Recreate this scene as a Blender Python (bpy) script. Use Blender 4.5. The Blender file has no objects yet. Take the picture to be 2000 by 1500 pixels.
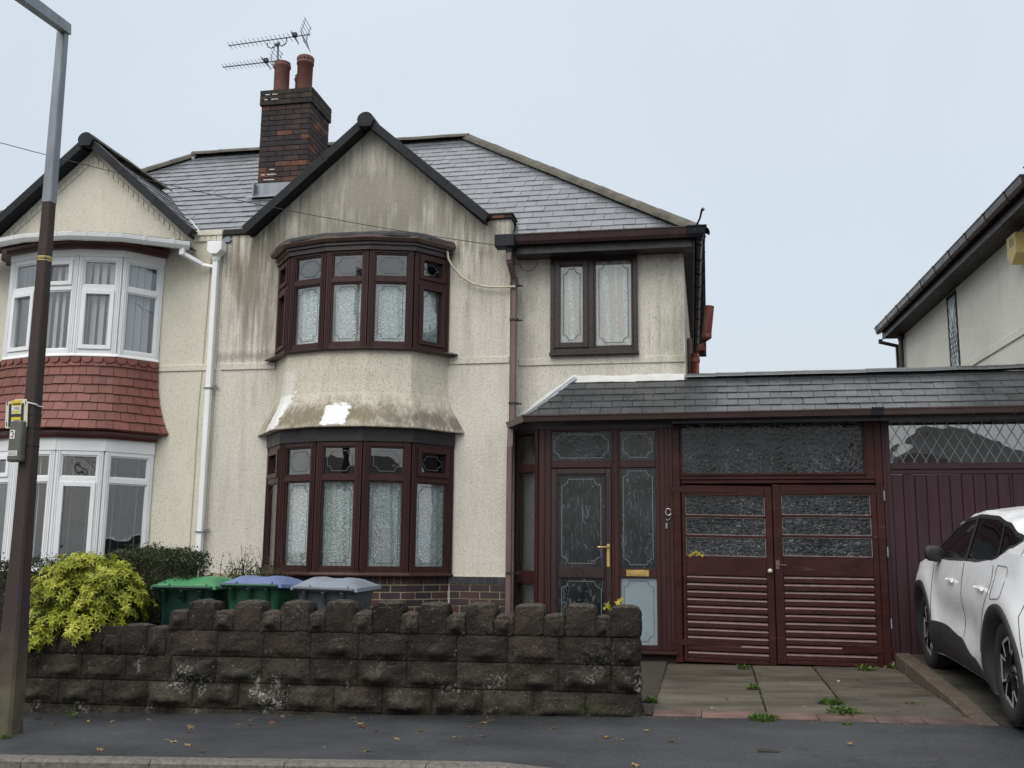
import bpy, bmesh, math, random
from mathutils import Vector, Matrix, noise
random.seed(7)
R = math.radians
scene = bpy.context.scene
col = scene.collection
# ------------------------------------------------------------------ camera, sky, sun, exposure
F_PX, W_PX, H_PX = 2022.0, 2000.0, 1500.0
CAM = Vector((0, 0, 1.25))
_up = Vector((120, 11950, -F_PX)).normalized()
_y = Vector((385, -346, -F_PX)); _y = (_y - _up * _y.dot(_up)).normalized()
_x = _y.cross(_up)
ROT = Matrix((_x, _y, _up))                      # camera space -> world
cd = bpy.data.cameras.new('camera'); cam = bpy.data.objects.new('camera', cd); col.objects.link(cam)
cam.matrix_world = Matrix.Translation(CAM) @ ROT.to_4x4()
cd.sensor_fit = 'HORIZONTAL'; cd.sensor_width = 36.0; cd.lens = 36.0 * F_PX / W_PX
cd.clip_start = 0.05; cd.clip_end = 2000
scene.camera = cam
scene.render.resolution_x = 1024; scene.render.resolution_y = 768
def _ray(px, py): return ROT @ Vector((px - W_PX / 2, H_PX / 2 - py, -F_PX))
def at_y(px, py, Y): d = _ray(px, py); return CAM + d * ((Y - CAM.y) / d.y)
def at_z(px, py, Z): d = _ray(px, py); return CAM + d * ((Z - CAM.z) / d.z)
def at_x(px, py, X): d = _ray(px, py); return CAM + d * ((X - CAM.x) / d.x)

world = bpy.data.worlds.new("World"); scene.world = world; world.use_nodes = True
nt = world.node_tree; nt.nodes.clear(); N = nt.nodes.new; L = nt.links.new
SUN_EL, SUN_AZ = R(48), R(200)
wo = N('ShaderNodeOutputWorld'); bg = N('ShaderNodeBackground'); bg2 = N('ShaderNodeBackground'); add = N('ShaderNodeAddShader')
sky = N('ShaderNodeTexSky'); sky.sky_type = 'NISHITA'; sky.sun_disc = False
sky.sun_elevation = SUN_EL; sky.sun_rotation = SUN_AZ; sky.dust_density = 4; sky.air_density = 1.5
L(sky.outputs[0], bg.inputs[0]); bg.inputs[1].default_value = 0.03
# the overcast layer: paler and brighter towards the zenith, faint cloud mottling
tc = N('ShaderNodeTexCoord'); sx = N('ShaderNodeSeparateXYZ'); L(tc.outputs['Generated'], sx.inputs[0])
rp = N('ShaderNodeValToRGB'); L(sx.outputs[2], rp.inputs[0])
e = rp.color_ramp.elements; e[0].position = 0.0; e[0].color = (.525, .565, .605, 1); e[1].position = 1.0; e[1].color = (1.15, 1.15, 1.15, 1)
m = e.new(0.30); m.color = (.53, .575, .622, 1); m = e.new(0.52); m.color = (.57, .612, .655, 1); m = e.new(0.72); m.color = (1.05, 1.06, 1.08, 1)
nz = N('ShaderNodeTexNoise'); nz.inputs['Scale'].default_value = 2.2; nz.inputs['Detail'].default_value = 6; nz.inputs['Distortion'].default_value = .6; L(tc.outputs['Generated'], nz.inputs['Vector'])
mr = N('ShaderNodeMapRange'); L(nz.outputs[0], mr.inputs[0]); mr.inputs[1].default_value = .3; mr.inputs[2].default_value = .7; mr.inputs[3].default_value = .965; mr.inputs[4].default_value = 1.04
L(rp.outputs[0], bg2.inputs[0]); L(mr.outputs[0], bg2.inputs[1])
ml = N('ShaderNodeMath'); ml.operation = 'MULTIPLY'; L(mr.outputs[0], ml.inputs[0]); ml.inputs[1].default_value = 1.0; L(ml.outputs[0], bg2.inputs[1])
CLOUD = ml
L(bg.outputs[0], add.inputs[0]); L(bg2.outputs[0], add.inputs[1]); L(add.outputs[0], wo.inputs[0])
sd = bpy.data.lights.new('sun', 'SUN'); sd.energy = 1.5; sd.angle = R(50); sd.color = (1, .97, .93)
sun = bpy.data.objects.new('sun', sd); col.objects.link(sun)
sun.rotation_euler = (R(90) - SUN_EL, 0, R(180) - SUN_AZ)
scene.view_settings.view_transform = 'Standard'; scene.view_settings.look = 'None'
scene.view_settings.exposure = 0.16; scene.view_settings.gamma = 1.0
scene.render.engine = 'CYCLES'

# ------------------------------------------------------------------ materials
def rgb(h):
    h = h.lstrip('#'); v = [int(h[i:i+2], 16) / 255 for i in (0, 2, 4)]
    return tuple(c / 12.92 if c <= .04045 else ((c + .055) / 1.055) ** 2.4 for c in v)
class Mat:
    def __init__(s, name, color=(.5, .5, .5), rough=.6, metal=0.0, spec=.5):
        s.m = bpy.data.materials.new(name); s.m.use_nodes = True; s.t = s.m.node_tree
        s.b = s.t.nodes['Principled BSDF']; s.b.inputs['Roughness'].default_value = rough
        s.b.inputs['Metallic'].default_value = metal
        s.b.inputs['Specular IOR Level'].default_value = spec
        s.co = s.n('ShaderNodeTexCoord').outputs['Object']
        c = s.n('ShaderNodeRGB'); c.outputs[0].default_value = (*color, 1); s.c = c.outputs[0]; s.h = None
        s.b.inputs['Base Color'].default_value = (*color, 1)
    def n(s, k): return s.t.nodes.new(k)
    def l(s, a, b): s.t.links.new(a, b)
    def vec(s, sc=(1, 1, 1)):
        mp = s.n('ShaderNodeMapping'); s.l(s.co, mp.inputs[0]); mp.inputs['Scale'].default_value = sc; return mp.outputs[0]
    def noise(s, scale, detail=4, sc=(1, 1, 1), rough=.55, lo=0, hi=1, dist=0):
        x = s.n('ShaderNodeTexNoise'); s.l(s.vec(sc), x.inputs['Vector']); x.inputs['Scale'].default_value = scale
        x.inputs['Detail'].default_value = detail; x.inputs['Roughness'].default_value = rough; x.inputs['Distortion'].default_value = dist
        return s.rng(x.outputs[0], lo, hi) if (lo, hi) != (0, 1) else x.outputs[0]
    def vor(s, scale, sc=(1, 1, 1), feat='F1', lo=0, hi=1):
        x = s.n('ShaderNodeTexVoronoi'); x.feature = feat; s.l(s.vec(sc), x.inputs['Vector']); x.inputs['Scale'].default_value = scale
        return s.rng(x.outputs['Distance'], lo, hi)
    def noisevec(s, amt):
        x = s.n('ShaderNodeTexNoise'); x.inputs['Scale'].default_value = 3; x.inputs['Detail'].default_value = 6; s.l(s.co, x.inputs['Vector']); v = s.n('ShaderNodeVectorMath'); v.operation = 'SCALE'; s.l(x.outputs['Color'], v.inputs[0]); v.inputs['Scale'].default_value = amt
        w = s.n('ShaderNodeVectorMath'); s.l(v.outputs[0], w.inputs[0]); s.l(s.co, w.inputs[1]); return w.outputs[0]
    def rng(s, v, a, b, c=0., d=1.):
        x = s.n('ShaderNodeMapRange'); s.l(v, x.inputs[0]); x.inputs[1].default_value = a; x.inputs[2].default_value = b
        x.inputs[3].default_value = c; x.inputs[4].default_value = d; return x.outputs[0]
    def math(s, op, a, b):
        x = s.n('ShaderNodeMath'); x.operation = op
        for i, v in enumerate((a, b)):
            if isinstance(v, (int, float)): x.inputs[i].default_value = v
            else: s.l(v, x.inputs[i])
        return x.outputs[0]
    def mix(s, fac, color, k='MIX'):
        x = s.n('ShaderNodeMix'); x.data_type = 'RGBA'; x.blend_type = k
        if isinstance(fac, (int, float)): x.inputs[0].default_value = fac
        else: s.l(fac, x.inputs[0])
        s.l(s.c, x.inputs[6])
        if isinstance(color, tuple): x.inputs[7].default_value = (*color, 1)
        else: s.l(color, x.inputs[7])
        s.c = x.outputs[2]; return s
    def scale(s, v):        # multiply colour by a value socket
        cb = s.n('ShaderNodeCombineColor')
        for i in range(3): s.l(v, cb.inputs[i])
        return s.mix(1.0, cb.outputs[0], 'MULTIPLY')
    def tint(s, lo=.6, hi=1.3):
        a = s.n('ShaderNodeAttribute'); a.attribute_name = 'tint'; s.tv = a.outputs['Fac']
        return s.scale(s.rng(a.outputs['Fac'], 0, 1, lo, hi))
    def attr(s, name='tint'):
        a = s.n('ShaderNodeAttribute'); a.attribute_name = name; return a.outputs['Fac']
    def pos(s, axis):
        x = s.n('ShaderNodeSeparateXYZ'); g = s.n('ShaderNodeNewGeometry'); s.l(g.outputs['Position'], x.inputs[0]); return x.outputs[axis]
    def norm(s, axis):
        x = s.n('ShaderNodeSeparateXYZ'); g = s.n('ShaderNodeNewGeometry'); s.l(g.outputs['True Normal'], x.inputs[0]); return x.outputs[axis]
    def blob(s, x, z, rx, rz, nscale=6, amt=.5):   # soft noisy patch of dirt at a place on a facade
        dx = s.math('DIVIDE', s.math('SUBTRACT', s.pos(0), x), rx); dz = s.math('DIVIDE', s.math('SUBTRACT', s.pos(2), z), rz)
        d = s.math('SQRT', s.math('ADD', s.math('MULTIPLY', dx, dx), s.math('MULTIPLY', dz, dz)), 0)
        d = s.math('ADD', d, s.math('ADD', s.rng(s.noise(nscale, 5, (1, 1, .3)), .3, .7, -amt * .7, amt * .7), s.rng(s.noise(26, 5, (1, 1, .07)), .3, .7, -amt * .7, amt * .7)))
        return s.rng(d, .35, 1.3, 1., 0.)
    def bump(s, h, strength=.5, dist=.01):
        x = s.n('ShaderNodeBump'); s.l(h, x.inputs['Height']); x.inputs['Strength'].default_value = strength; x.inputs['Distance'].default_value = dist
        if s.h is not None: s.l(s.h, x.inputs['Normal'])
        s.h = x.outputs[0]; return s
    def rough(s, v): s.l(v, s.b.inputs['Roughness']); return s
    def done(s):
        s.l(s.c, s.b.inputs['Base Color'])
        if s.h is not None: s.l(s.h, s.b.inputs['Normal'])
        return s.m

def simple(name, color, rough=.5, metal=0, var=.15, scale=8, bump=0.0, bscale=60, spec=.5, tint=False, sc=(1, 1, 1)):
    m = Mat(name, color, rough, metal, spec)
    m.scale(m.rng(m.noise(scale, 5, sc), .25, .75, 1 - var, 1 + var))
    m.rough(m.rng(m.noise(scale * 1.7, 3, sc), .3, .7, max(.02, rough - .1), rough + .1))
    if tint: m.tint()
    if bump: m.bump(m.noise(bscale, 4, sc), bump, .004)
    return m.done()

M = {}
def render_wall(name, base, dirt, pit, blobs=(), streak=.35, pitscale=46, sealer=()):
    m = Mat(name, base, .85, spec=.25)
    m.scale(m.rng(m.noise(1.3, 5), .3, .7, .92, 1.06))
    m.mix(m.rng(m.noise(3.0, 6, (2.2, 2.2, .25)), .52, .78, 0, streak), dirt)
    for (x, z, rx, rz, amt, c) in blobs: m.mix(m.math('MULTIPLY', m.blob(x, z, rx, rz), amt), c)
    m.mix(m.rng(m.noise(pitscale * 1.5, 3, (1.5, 1.5, .55), .6), .54, .66, 0, pit * .8), tuple(c * .5 for c in dirt))
    m.mix(m.rng(m.noise(pitscale * 3.4, 2, (1.2, 1.2, .7)), .50, .72, 0, pit * .55), tuple(c * .6 for c in dirt))
    m.mix(m.rng(m.noise(16, 5, (2.5, 2.5, .2)), .5, .75, 0, streak * .6), dirt)
    for (cx, cz, hx, hz, lean, amt) in sealer:      # brushed-on white sealer with ragged edges
        X_ = m.math('ADD', m.pos(0), m.math('MULTIPLY', m.math('SUBTRACT', m.pos(2), cz), -lean)); a_ = m.math('DIVIDE', m.math('ABSOLUTE', m.math('SUBTRACT', X_, cx), 0), hx); b_ = m.math('DIVIDE', m.math('ABSOLUTE', m.math('SUBTRACT', m.pos(2), cz), 0), hz)
        d_ = m.math('ADD', m.math('MAXIMUM', a_, b_), m.rng(m.noise(20, 7, (.6, .6, 1), .75), .3, .7, -.34, .30)); m.mix(m.math('MULTIPLY', m.rng(d_, .94, 1.06, 1, 0), amt), (.80, .82, .82))
    m.bump(m.noise(pitscale * 1.6, 4, (1.3, 1.3, .7), .65), .8, .010)
    return m.done()
DIRT = (.19, .175, .14); ALG = (.175, .163, .125)
M['render'] = render_wall('weathered_render', (.69, .658, .585), DIRT, .55, (
    (-3.9, 5.55, 1.9, .85, .60, ALG), (-3.95, 5.05, 1.7, .42, .42, ALG), (-5.36, 4.6, .30, .85, .62, (.13, .112, .075)), (-5.10, 4.55, .45, 1.1, .42, ALG), (-5.62, 4.9, .12, .5, .5, (.2, .15, .09)),
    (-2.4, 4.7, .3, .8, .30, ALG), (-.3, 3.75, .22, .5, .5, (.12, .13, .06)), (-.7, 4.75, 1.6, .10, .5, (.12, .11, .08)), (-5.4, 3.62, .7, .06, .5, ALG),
    (-4.2, 4.15, .9, .3, .25, ALG)), .30)
M['apron'] = render_wall('apron_render', (.64, .60, .50), DIRT, .7, (
    (-3.9, 2.78, 1.7, .20, .72, (.145, .130, .090)), (-4.35, 2.78, .5, .16, .5, (.19, .155, .07)), (-3.7, 2.80, .25, .10, .5, (.20, .165, .07)), (-2.95, 2.76, .45, .12, .6, (.11, .085, .08)),
    (-4.95, 2.86, .10, .26, 0, (1, 1, 1))), .3, sealer=((-4.78, 2.86, .105, .20, .42, .85), (-4.70, 3.12, .11, .22, .1, .35), (-3.99, 2.80, .135, .115, .05, .95)))
M['cream'] = render_wall('cream_masonry_paint', (.70, .67, .57), (.40, .37, .27), .42, ((-5.95, 4.9, .3, .3, .35, (.4, .36, .26)),), .12, 40)
M['cream_far'] = render_wall('pale_masonry_paint', (.76, .75, .67), (.4, .38, .3), .3, (), .12, 34)
M['white_paint'] = simple('white_paint', (.80, .82, .82), .45, var=.06, scale=3)
M['upvc'] = simple('white_window_plastic', (.78, .80, .81), .3, var=.05, scale=2)
M['mahog'] = simple('mahogany_window_plastic', (.036, .0128, .0120), .4, spec=.32, var=.3, scale=14, sc=(1, 1, .06))
M['mahog_dark'] = simple('dark_mahogany_plastic', (.026, .014, .014), .32, var=.25, scale=12)
m = Mat('maroon_gloss_paint', (.031, .0072, .0062), .45, spec=.25); m.scale(m.rng(m.noise(9, 5, (.4, 1, 1)), .3, .7, .65, 1.35)); m.mix(m.rng(m.noise(30, 6, (.12, 1, 1.6), .7), .60, .68, 0, .5), (.16, .09, .085)); m.mix(m.rng(m.noise(3, 4), .5, .7, 0, .4), (.030, .011, .012))
m.rough(m.rng(m.noise(7, 4), .3, .7, .3, .6)); m.bump(m.noise(26, 6, (.3, 1, 1.5)), .35, .004); M['maroon'] = m.done()
M['purple'] = simple('plum_garage_paint', (.030, .0125, .0165), .5, spec=.3, var=.25, scale=20, sc=(1, 1, .05), bump=.1, bscale=80)
M['gutter'] = simple('brown_gutter_plastic', (.045, .026, .024), .28, var=.25, scale=5)
M['downpipe'] = simple('faded_brown_pipe', (.13, .085, .082), .45, var=.3, scale=3, sc=(1, 1, .5))
M['redpipe'] = simple('red_brown_pipe', (.19, .052, .036), .42, var=.1)
M['fascia'] = simple('dark_fascia_board', (.016, .012, .014), .45, var=.2, scale=6)
M['soffit'] = simple('brown_soffit', (.030, .022, .021), .45, var=.25, scale=20)
M['verge'] = simple('black_verge_plastic', (.012, .014, .018), .55, var=.15, scale=4, spec=.22)
M['lead'] = simple('lead_flashing', (.22, .24, .27), .38, .3, var=.35, scale=10, sc=(1, 1, .2))
M['felt'] = simple('mineral_felt', (.05, .05, .052), .9, var=.4, scale=12, bump=.6, bscale=90)
M['flaunch'] = simple('mortar_flaunching', (.30, .24, .19), .9, var=.3, scale=9, bump=.4, bscale=60)
M['whiteseal'] = simple('white_sealant', (.60, .61, .59), .7, var=.12, scale=9, bump=.4, bscale=40)
def slate(name, base, rlo, rhi, lich=(.09, .10, .07), amt=.3):
    m = Mat(name, base, .4, spec=.62)
    m.tint(.72, 1.32)
    m.scale(m.rng(m.noise(5, 6), .3, .7, .85, 1.15))
    m.mix(m.rng(m.noise(11, 6, (1, 1, 1), .65), .56, .74, 0, amt), tuple(c * 2.3 for c in base))
    m.mix(m.rng(m.noise(2.4, 7), .56, .72, 0, amt), lich)
    m.rough(m.rng(m.noise(6.5, 5), .3, .7, rlo, rhi))
    m.bump(m.noise(35, 5), .35, .004); m.bump(m.noise(4, 2), .3, .01)
    return m.done()
M['slate'] = slate('grey_slate', (.112, .120, .132), .22, .36, amt=.22)
M['slate_low'] = slate('dark_wet_slate', (.052, .056, .060), .18, .46, (.06, .068, .045), .35)
M['ridge'] = simple('mossy_ridge_tile', (.085, .080, .062), .85, var=.45, scale=7, bump=.6, bscale=30)
m = Mat('painted_red_tile', (.180, .060, .048), .62); m.tint(.84, 1.16); m.scale(m.rng(m.noise(6, 5), .3, .7, .85, 1.15)); m.bump(m.noise(40, 4), .3, .004); M['redtile'] = m.done()
M['darkred'] = simple('oxblood_paint', (.060, .010, .009), .4, var=.2)
M['pot'] = simple('terracotta_pot', (.125, .048, .038), .8, var=.25, scale=9, bump=.2)
def brickmat(name, a, b, c, rough=.85, soot=.5):
    m = Mat(name, a, rough, spec=.3); t = m.attr()
    m.mix(m.rng(t, .35, .62), b); m.mix(m.rng(t, .72, .95), c)
    m.scale(m.rng(m.noise(9, 5), .3, .7, .72, 1.25)); m.mix(m.rng(m.noise(2.2, 5), .45, .7, 0, soot), (.022, .021, .02))
    m.bump(m.noise(50, 5), .5, .006); return m.done()
M['brick_ch'] = brickmat('sooty_chimney_brick', (.036, .030, .032), (.062, .040, .037), (.150, .066, .043), .85, .42)
M['brick_cap'] = brickmat('blackened_brick', (.032, .029, .025), (.045, .04, .032), (.075, .055, .045), .9, .5)
M['brick_pl'] = brickmat('purple_brown_brick', (.042, .032, .034), (.054, .034, .035), (.078, .038, .036), .7, .3)
M['brick_blue'] = brickmat('blue_engineering_brick', (.030, .036, .046), (.04, .046, .056), (.055, .05, .052), .5, .1)
M['brick_red'] = simple('worn_red_paver', (.125, .078, .066), .8, var=.55, scale=5, bump=.5, bscale=40, tint=True)
M['mort_dark'] = simple('sooty_mortar', (.022, .021, .021), .95, var=.3)
M['mort_pale'] = simple('cream_mortar', (.34, .29, .20), .95, var=.25, scale=20)
def stonewall():
    m = Mat('blackened_walling_block', (.033, .0265, .0215), .9, spec=.3)
    m.tint(.6, 1.45); m.scale(m.rng(m.noise(5, 7, rough=.7), .3, .7, .45, 1.6)); m.scale(m.rng(m.noise(75, 3), .3, .7, .6, 1.45))
    m.mix(m.rng(m.noise(3.1, 6), .55, .72, 0, .6), (.080, .057, .040))
    lowz = m.rng(m.pos(2), .08, .55, 1., 0.)
    m.mix(m.math('MULTIPLY', lowz, m.rng(m.noise(5, 6), .45, .66, 0, .75)), (.062, .060, .040))
    m.mix(m.math('MULTIPLY', lowz, m.rng(m.noise(1.7, 5), .54, .68, 0, .5)), (.022, .036, .012))
    m.mix(m.rng(m.vor(30), .16, .07, 0, .5), (.30, .29, .25)); m.mix(m.rng(m.vor(13), .075, .04, 0, .8), (.42, .42, .38))          # pale grit in the concrete
    m.mix(m.math('MULTIPLY', m.rng(m.noise(45, 4), .50, .56, 0, 1), m.math('MULTIPLY', m.rng(m.noise(3.2, 5), .56, .64, 0, .85), m.rng(m.pos(2), .28, .5, 1., .15))), (.40, .40, .37))  # lichen
    m.mix(m.rng(m.noise(9, 4), .68, .76, 0, .5), (.16, .14, .10))
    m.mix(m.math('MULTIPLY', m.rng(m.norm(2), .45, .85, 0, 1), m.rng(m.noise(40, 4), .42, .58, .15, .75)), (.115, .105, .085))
    m.bump(m.noise(60, 5, rough=.7), 1, .016); m.bump(m.noise(16, 6, rough=.7), 1, .04)
    return m.done()
M['stone'] = stonewall()
def tarmac(name, base, wet=.0):
    m = Mat(name, base, .62, spec=.5)
    m.scale(m.rng(m.noise(1.4, 7, (.6, 1.3, 1), .65), .3, .7, .62, 1.4)); m.scale(m.rng(m.noise(95, 3), .3, .7, .5, 1.6))
    m.mix(m.rng(m.vor(60), .2, .08, 0, .4), tuple(c * 3.2 for c in base)); m.mix(m.rng(m.vor(9), .035, .02, 0, .7), (.3, .3, .28))
    m.mix(m.math('MULTIPLY', m.rng(m.pos(1), 7.7, 8.12, 0., 1.), m.rng(m.noise(9, 5), .42, .62, 0, .8)), (.022, .021, .013))
    x_ = m.n('ShaderNodeTexVoronoi'); x_.feature = 'DISTANCE_TO_EDGE'; x_.inputs['Scale'].default_value = .55; m.l(m.noisevec(.5), x_.inputs['Vector']); m.mix(m.math('MULTIPLY', m.rng(x_.outputs['Distance'], .006, .0, 0, .7), m.rng(m.noise(.8, 3), .45, .55, 0, 1)), (.008, .008, .009))
    m.rough(m.rng(m.noise(.9, 5), .35, .65, .36, .72))
    m.bump(m.noise(110, 3), .8, .005); return m.done()
M['tarmac'] = tarmac('footway_tarmac', (.029, .032, .036)); M['road'] = tarmac('road_asphalt', (.05, .05, .05))
def paving(name, base):
    m = Mat(name, base, .7, spec=.4); m.tint(.7, 1.35)
    m.scale(m.rng(m.noise(2.2, 7, (.5, 1.6, 1)), .3, .7, .5, 1.45)); m.mix(m.rng(m.noise(26, 4), .6, .7, 0, .5), tuple(c * 1.9 for c in base)); m.mix(m.rng(m.noise(3.1, 6), .52, .72, 0, .45), (.040, .042, .028)); m.mix(m.rng(m.vor(40), .16, .07, 0, .4), (.25, .23, .19))
    m.scale(m.rng(m.noise(110, 2), .3, .7, .8, 1.2)); m.rough(m.rng(m.noise(1.4, 4), .35, .65, .35, .75)); m.bump(m.noise(50, 5), .5, .006); return m.done()
M['flag'] = paving('mossy_concrete_flag', (.088, .078, .062)); M['neidrive'] = paving('dark_concrete_drive', (.060, .056, .046))
M['kerbc'] = simple('granite_kerb', (.115, .105, .092), .75, var=.5, scale=30, bump=.6, bscale=90)
M['edging'] = simple('weathered_edging', (.085, .066, .050), .85, var=.4, scale=9, bump=.6, bscale=50)
M['soil'] = simple('garden_soil', (.035, .028, .02), .95, var=.4, scale=12, bump=.8, bscale=30)
def column_mat():
    m = Mat('dark_aggregate_concrete', (.040, .028, .026), .75, spec=.35)
    m.scale(m.rng(m.noise(3, 5, (1, 1, .3)), .3, .7, .75, 1.25)); m.mix(m.rng(m.noise(120, 2), .62, .72, 0, .5), (.16, .13, .12))
    m.mix(m.math('MULTIPLY', m.rng(m.pos(2), .25, .75, 1., 0.), m.rng(m.noise(6, 5), .3, .6, .2, .9)), (.105, .095, .062))
    m.bump(m.noise(130, 3), .5, .004); return m.done()
M['column'] = column_mat()
M['galv'] = simple('galvanised_steel', (.21, .235, .26), .55, .3, var=.22, scale=9, sc=(1, 1, .3))
M['alu'] = simple('weathered_aluminium', (.16, .17, .18), .45, .5, var=.2)
def glass(name, refl=.16, tintc=(.93, .96, .96), rough=.01, wob=.15):
    m = bpy.data.materials.new(name); m.use_nodes = True; t = m.node_tree; t.nodes.clear()
    o = t.nodes.new('ShaderNodeOutputMaterial'); tr = t.nodes.new('ShaderNodeBsdfTransparent'); tr.inputs[0].default_value = (*tintc, 1)
    g = t.nodes.new('ShaderNodeBsdfGlossy'); g.inputs['Roughness'].default_value = rough
    lw = t.nodes.new('ShaderNodeLayerWeight'); lw.inputs[0].default_value = .25
    mr = t.nodes.new('ShaderNodeMapRange'); mr.inputs[3].default_value = refl; mr.inputs[4].default_value = .85 if refl > .04 else .45; t.links.new(lw.outputs['Fresnel'], mr.inputs[0])
    nz = t.nodes.new('ShaderNodeTexNoise'); nz.inputs['Scale'].default_value = 2.5; tc = t.nodes.new('ShaderNodeTexCoord'); t.links.new(tc.outputs['Object'], nz.inputs['Vector'])
    b = t.nodes.new('ShaderNodeBump'); b.inputs['Strength'].default_value = wob; b.inputs['Distance'].default_value = .02; t.links.new(nz.outputs[0], b.inputs['Height']); t.links.new(b.outputs[0], g.inputs['Normal'])
    mx = t.nodes.new('ShaderNodeMixShader'); t.links.new(mr.outputs[0], mx.inputs[0]); t.links.new(tr.outputs[0], mx.inputs[1]); t.links.new(g.outputs[0], mx.inputs[2]); t.links.new(mx.outputs[0], o.inputs[0])
    return m
M['glass'] = glass('window_glass', .09, (1, 1, 1))
pass
def obscure(name, scale, stren, sc=(1, 1, 1), base=(.010, .012, .015), line=.9):
    m = Mat(name, base, .14, spec=.5)
    x = m.n('ShaderNodeTexVoronoi'); x.feature = 'SMOOTH_F1'; m.l(m.vec(sc), x.inputs['Vector']); x.inputs['Scale'].default_value = scale
    m.bump(x.outputs['Distance'], stren, .008)
    w = m.math('ABSOLUTE', m.math('SUBTRACT', m.noise(scale * .6, 1, sc, dist=2.2), .5), 0); ln = m.rng(w, .0, .03, 1, 0)
    m.mix(m.math('MULTIPLY', ln, line), (.135, .142, .148)); m.bump(ln, stren * 1.4, .006)
    m.scale(m.rng(m.noise(3.2, 3), .35, .65, .55, 1.5)); return m.done()
M['obscure'] = obscure('patterned_glass', 30, .34)
M['obscure_h'] = obscure('rippled_glass', 26, .36, (.7, .7, 1.4))
M['obscure_v'] = obscure('wavy_porch_glass', 13, .32, (1.6, 1.6, .28), (.011, .015, .016), .55)
M['glass_b'] = glass('reflective_leaded_glass', .22)
m = Mat('black_car_glass', (.006, .007, .008), .04, spec=.25); M['cglass'] = m.done()
M['frost'] = simple('frosted_panel', (.22, .27, .30), .35, var=.12, scale=6)
def lace():
    m = Mat('lace_net', (.88, 1.0, .98), .9, spec=.1)
    v = m.n('ShaderNodeTexVoronoi'); v.feature = 'F1'; v.inputs['Randomness'].default_value = .35; m.l(m.vec((1, 1, .8)), v.inputs['Vector']); v.inputs['Scale'].default_value = 12
    w = m.math('SINE', m.math('MULTIPLY', v.outputs['Distance'], 34), 0)
    m.mix(m.rng(w, -.3, .5, 0, .6), (.28, .33, .32)); m.mix(m.rng(m.noise(60, 2), .46, .60, 0, .5), (.16, .20, .20))
    return m.done()
M['lace'] = lace()
M['blind'] = simple('vertical_blind_fabric', (.62, .66, .69), .8, var=.06)
M['room'] = simple('dark_room', (.018, .019, .02), .9, var=.3, scale=2)
M['came'] = simple('leaded_strip', (.10, .11, .12), .45, .4, var=.1)
M['came_l'] = simple('bright_leaded_strip', (.17, .185, .20), .4, .3, var=.1)
M['brass'] = simple('brass', (.65, .46, .17), .3, .85, var=.1)
M['chrome'] = simple('bright_steel', (.6, .6, .6), .25, .8, var=.05)
M['rope'] = simple('pale_plastic_cord', (.50, .47, .36), .6, var=.2)
M['yrope'] = simple('yellow_twine', (.52, .45, .18), .8, var=.2, scale=50)
M['black'] = simple('black_plastic', (.014, .014, .015), .5, var=.15, bump=.1)
M['cable'] = simple('black_cable', (.02, .022, .03), .5)
M['alarm'] = simple('faded_yellow_box', (.50, .40, .14), .5, var=.12)
M['signw'] = simple('ivory_sign_plastic', (.62, .60, .47), .45, var=.08); M['signy'] = simple('yellow_sign_plate', (.62, .50, .03), .45, var=.12, scale=30)
M['signwhite'] = simple('white_tile', (.72, .72, .70), .45, var=.06)
M['cabinet'] = simple('grey_green_box', (.105, .105, .088), .55, var=.2)
for k, c in dict(bin_dgreen=(.010, .040, .034), bin_green=(.014, .070, .036), bin_grey=(.080, .090, .108), lid_green=(.05, .22, .09), lid_blue=(.11, .155, .30), lid_grey=(.19, .215, .25)).items():
    M[k] = simple(k.replace('_', '_plastic_'), c, .45, var=.16, scale=7, bump=.15)
def leafm(name, a, b, c, rough=.5):
    m = Mat(name, a, rough, spec=.35); t = m.attr(); m.mix(m.rng(t, .2, .6), b); m.mix(m.rng(t, .72, 1.), c)
    m.b.inputs['Transmission Weight'].default_value = 0
    m.done()
    tl = m.n('ShaderNodeBsdfTranslucent'); m.l(m.c, tl.inputs[0]); mx = m.n('ShaderNodeMixShader'); mx.inputs[0].default_value = .3
    o = m.t.nodes['Material Output']; m.l(m.b.outputs[0], mx.inputs[1]); m.l(tl.outputs[0], mx.inputs[2]); m.l(mx.outputs[0], o.inputs[0]); return m.m
M['pieris'] = leafm('golden_leaf', (.06, .09, .010), (.34, .38, .035), (.72, .68, .15))
M['hedge'] = leafm('privet_leaf', (.018, .028, .012), (.048, .066, .027), (.11, .13, .055))
M['weed'] = leafm('weed_leaf', (.035, .07, .015), (.09, .16, .03), (.22, .28, .06))
M['ivy'] = leafm('ivy_leaf', (.02, .04, .015), (.04, .075, .025), (.09, .13, .04))
M['yleaf'] = leafm('maple_leaf_yellow', (.20, .25, .03), (.50, .42, .04), (.60, .36, .03))
M['dleaf'] = leafm('fallen_leaf', (.15, .07, .035), (.34, .23, .10), (.60, .50, .20))
M['twig'] = simple('twig_bark', (.05, .036, .025), .9, var=.3)
def paint():
    m = Mat('white_car_paint', (.88, .89, .90), .3, spec=.5)
    m.mix(m.rng(m.noise(30, 5, (1, 1, .08)), .55, .75, 0, .10), (.4, .4, .38)); m.rough(m.rng(m.noise(9, 3, (1, 1, .4)), .35, .65, .2, .3))
    m.b.inputs['Coat Weight'].default_value = .5; m.b.inputs['Coat Roughness'].default_value = .05; return m.done()
M['paint'] = paint()
M['tyre'] = simple('tyre_rubber', (.016, .016, .018), .7, var=.2, bump=.3)
M['alloy'] = simple('machined_alloy', (.50, .50, .52), .3, .4, var=.05); M['alloyk'] = simple('gloss_black_alloy', (.012, .012, .013), .25)
M['clad'] = simple('car_cladding', (.018, .018, .020), .55, var=.1, bump=.15, bscale=120)
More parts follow.
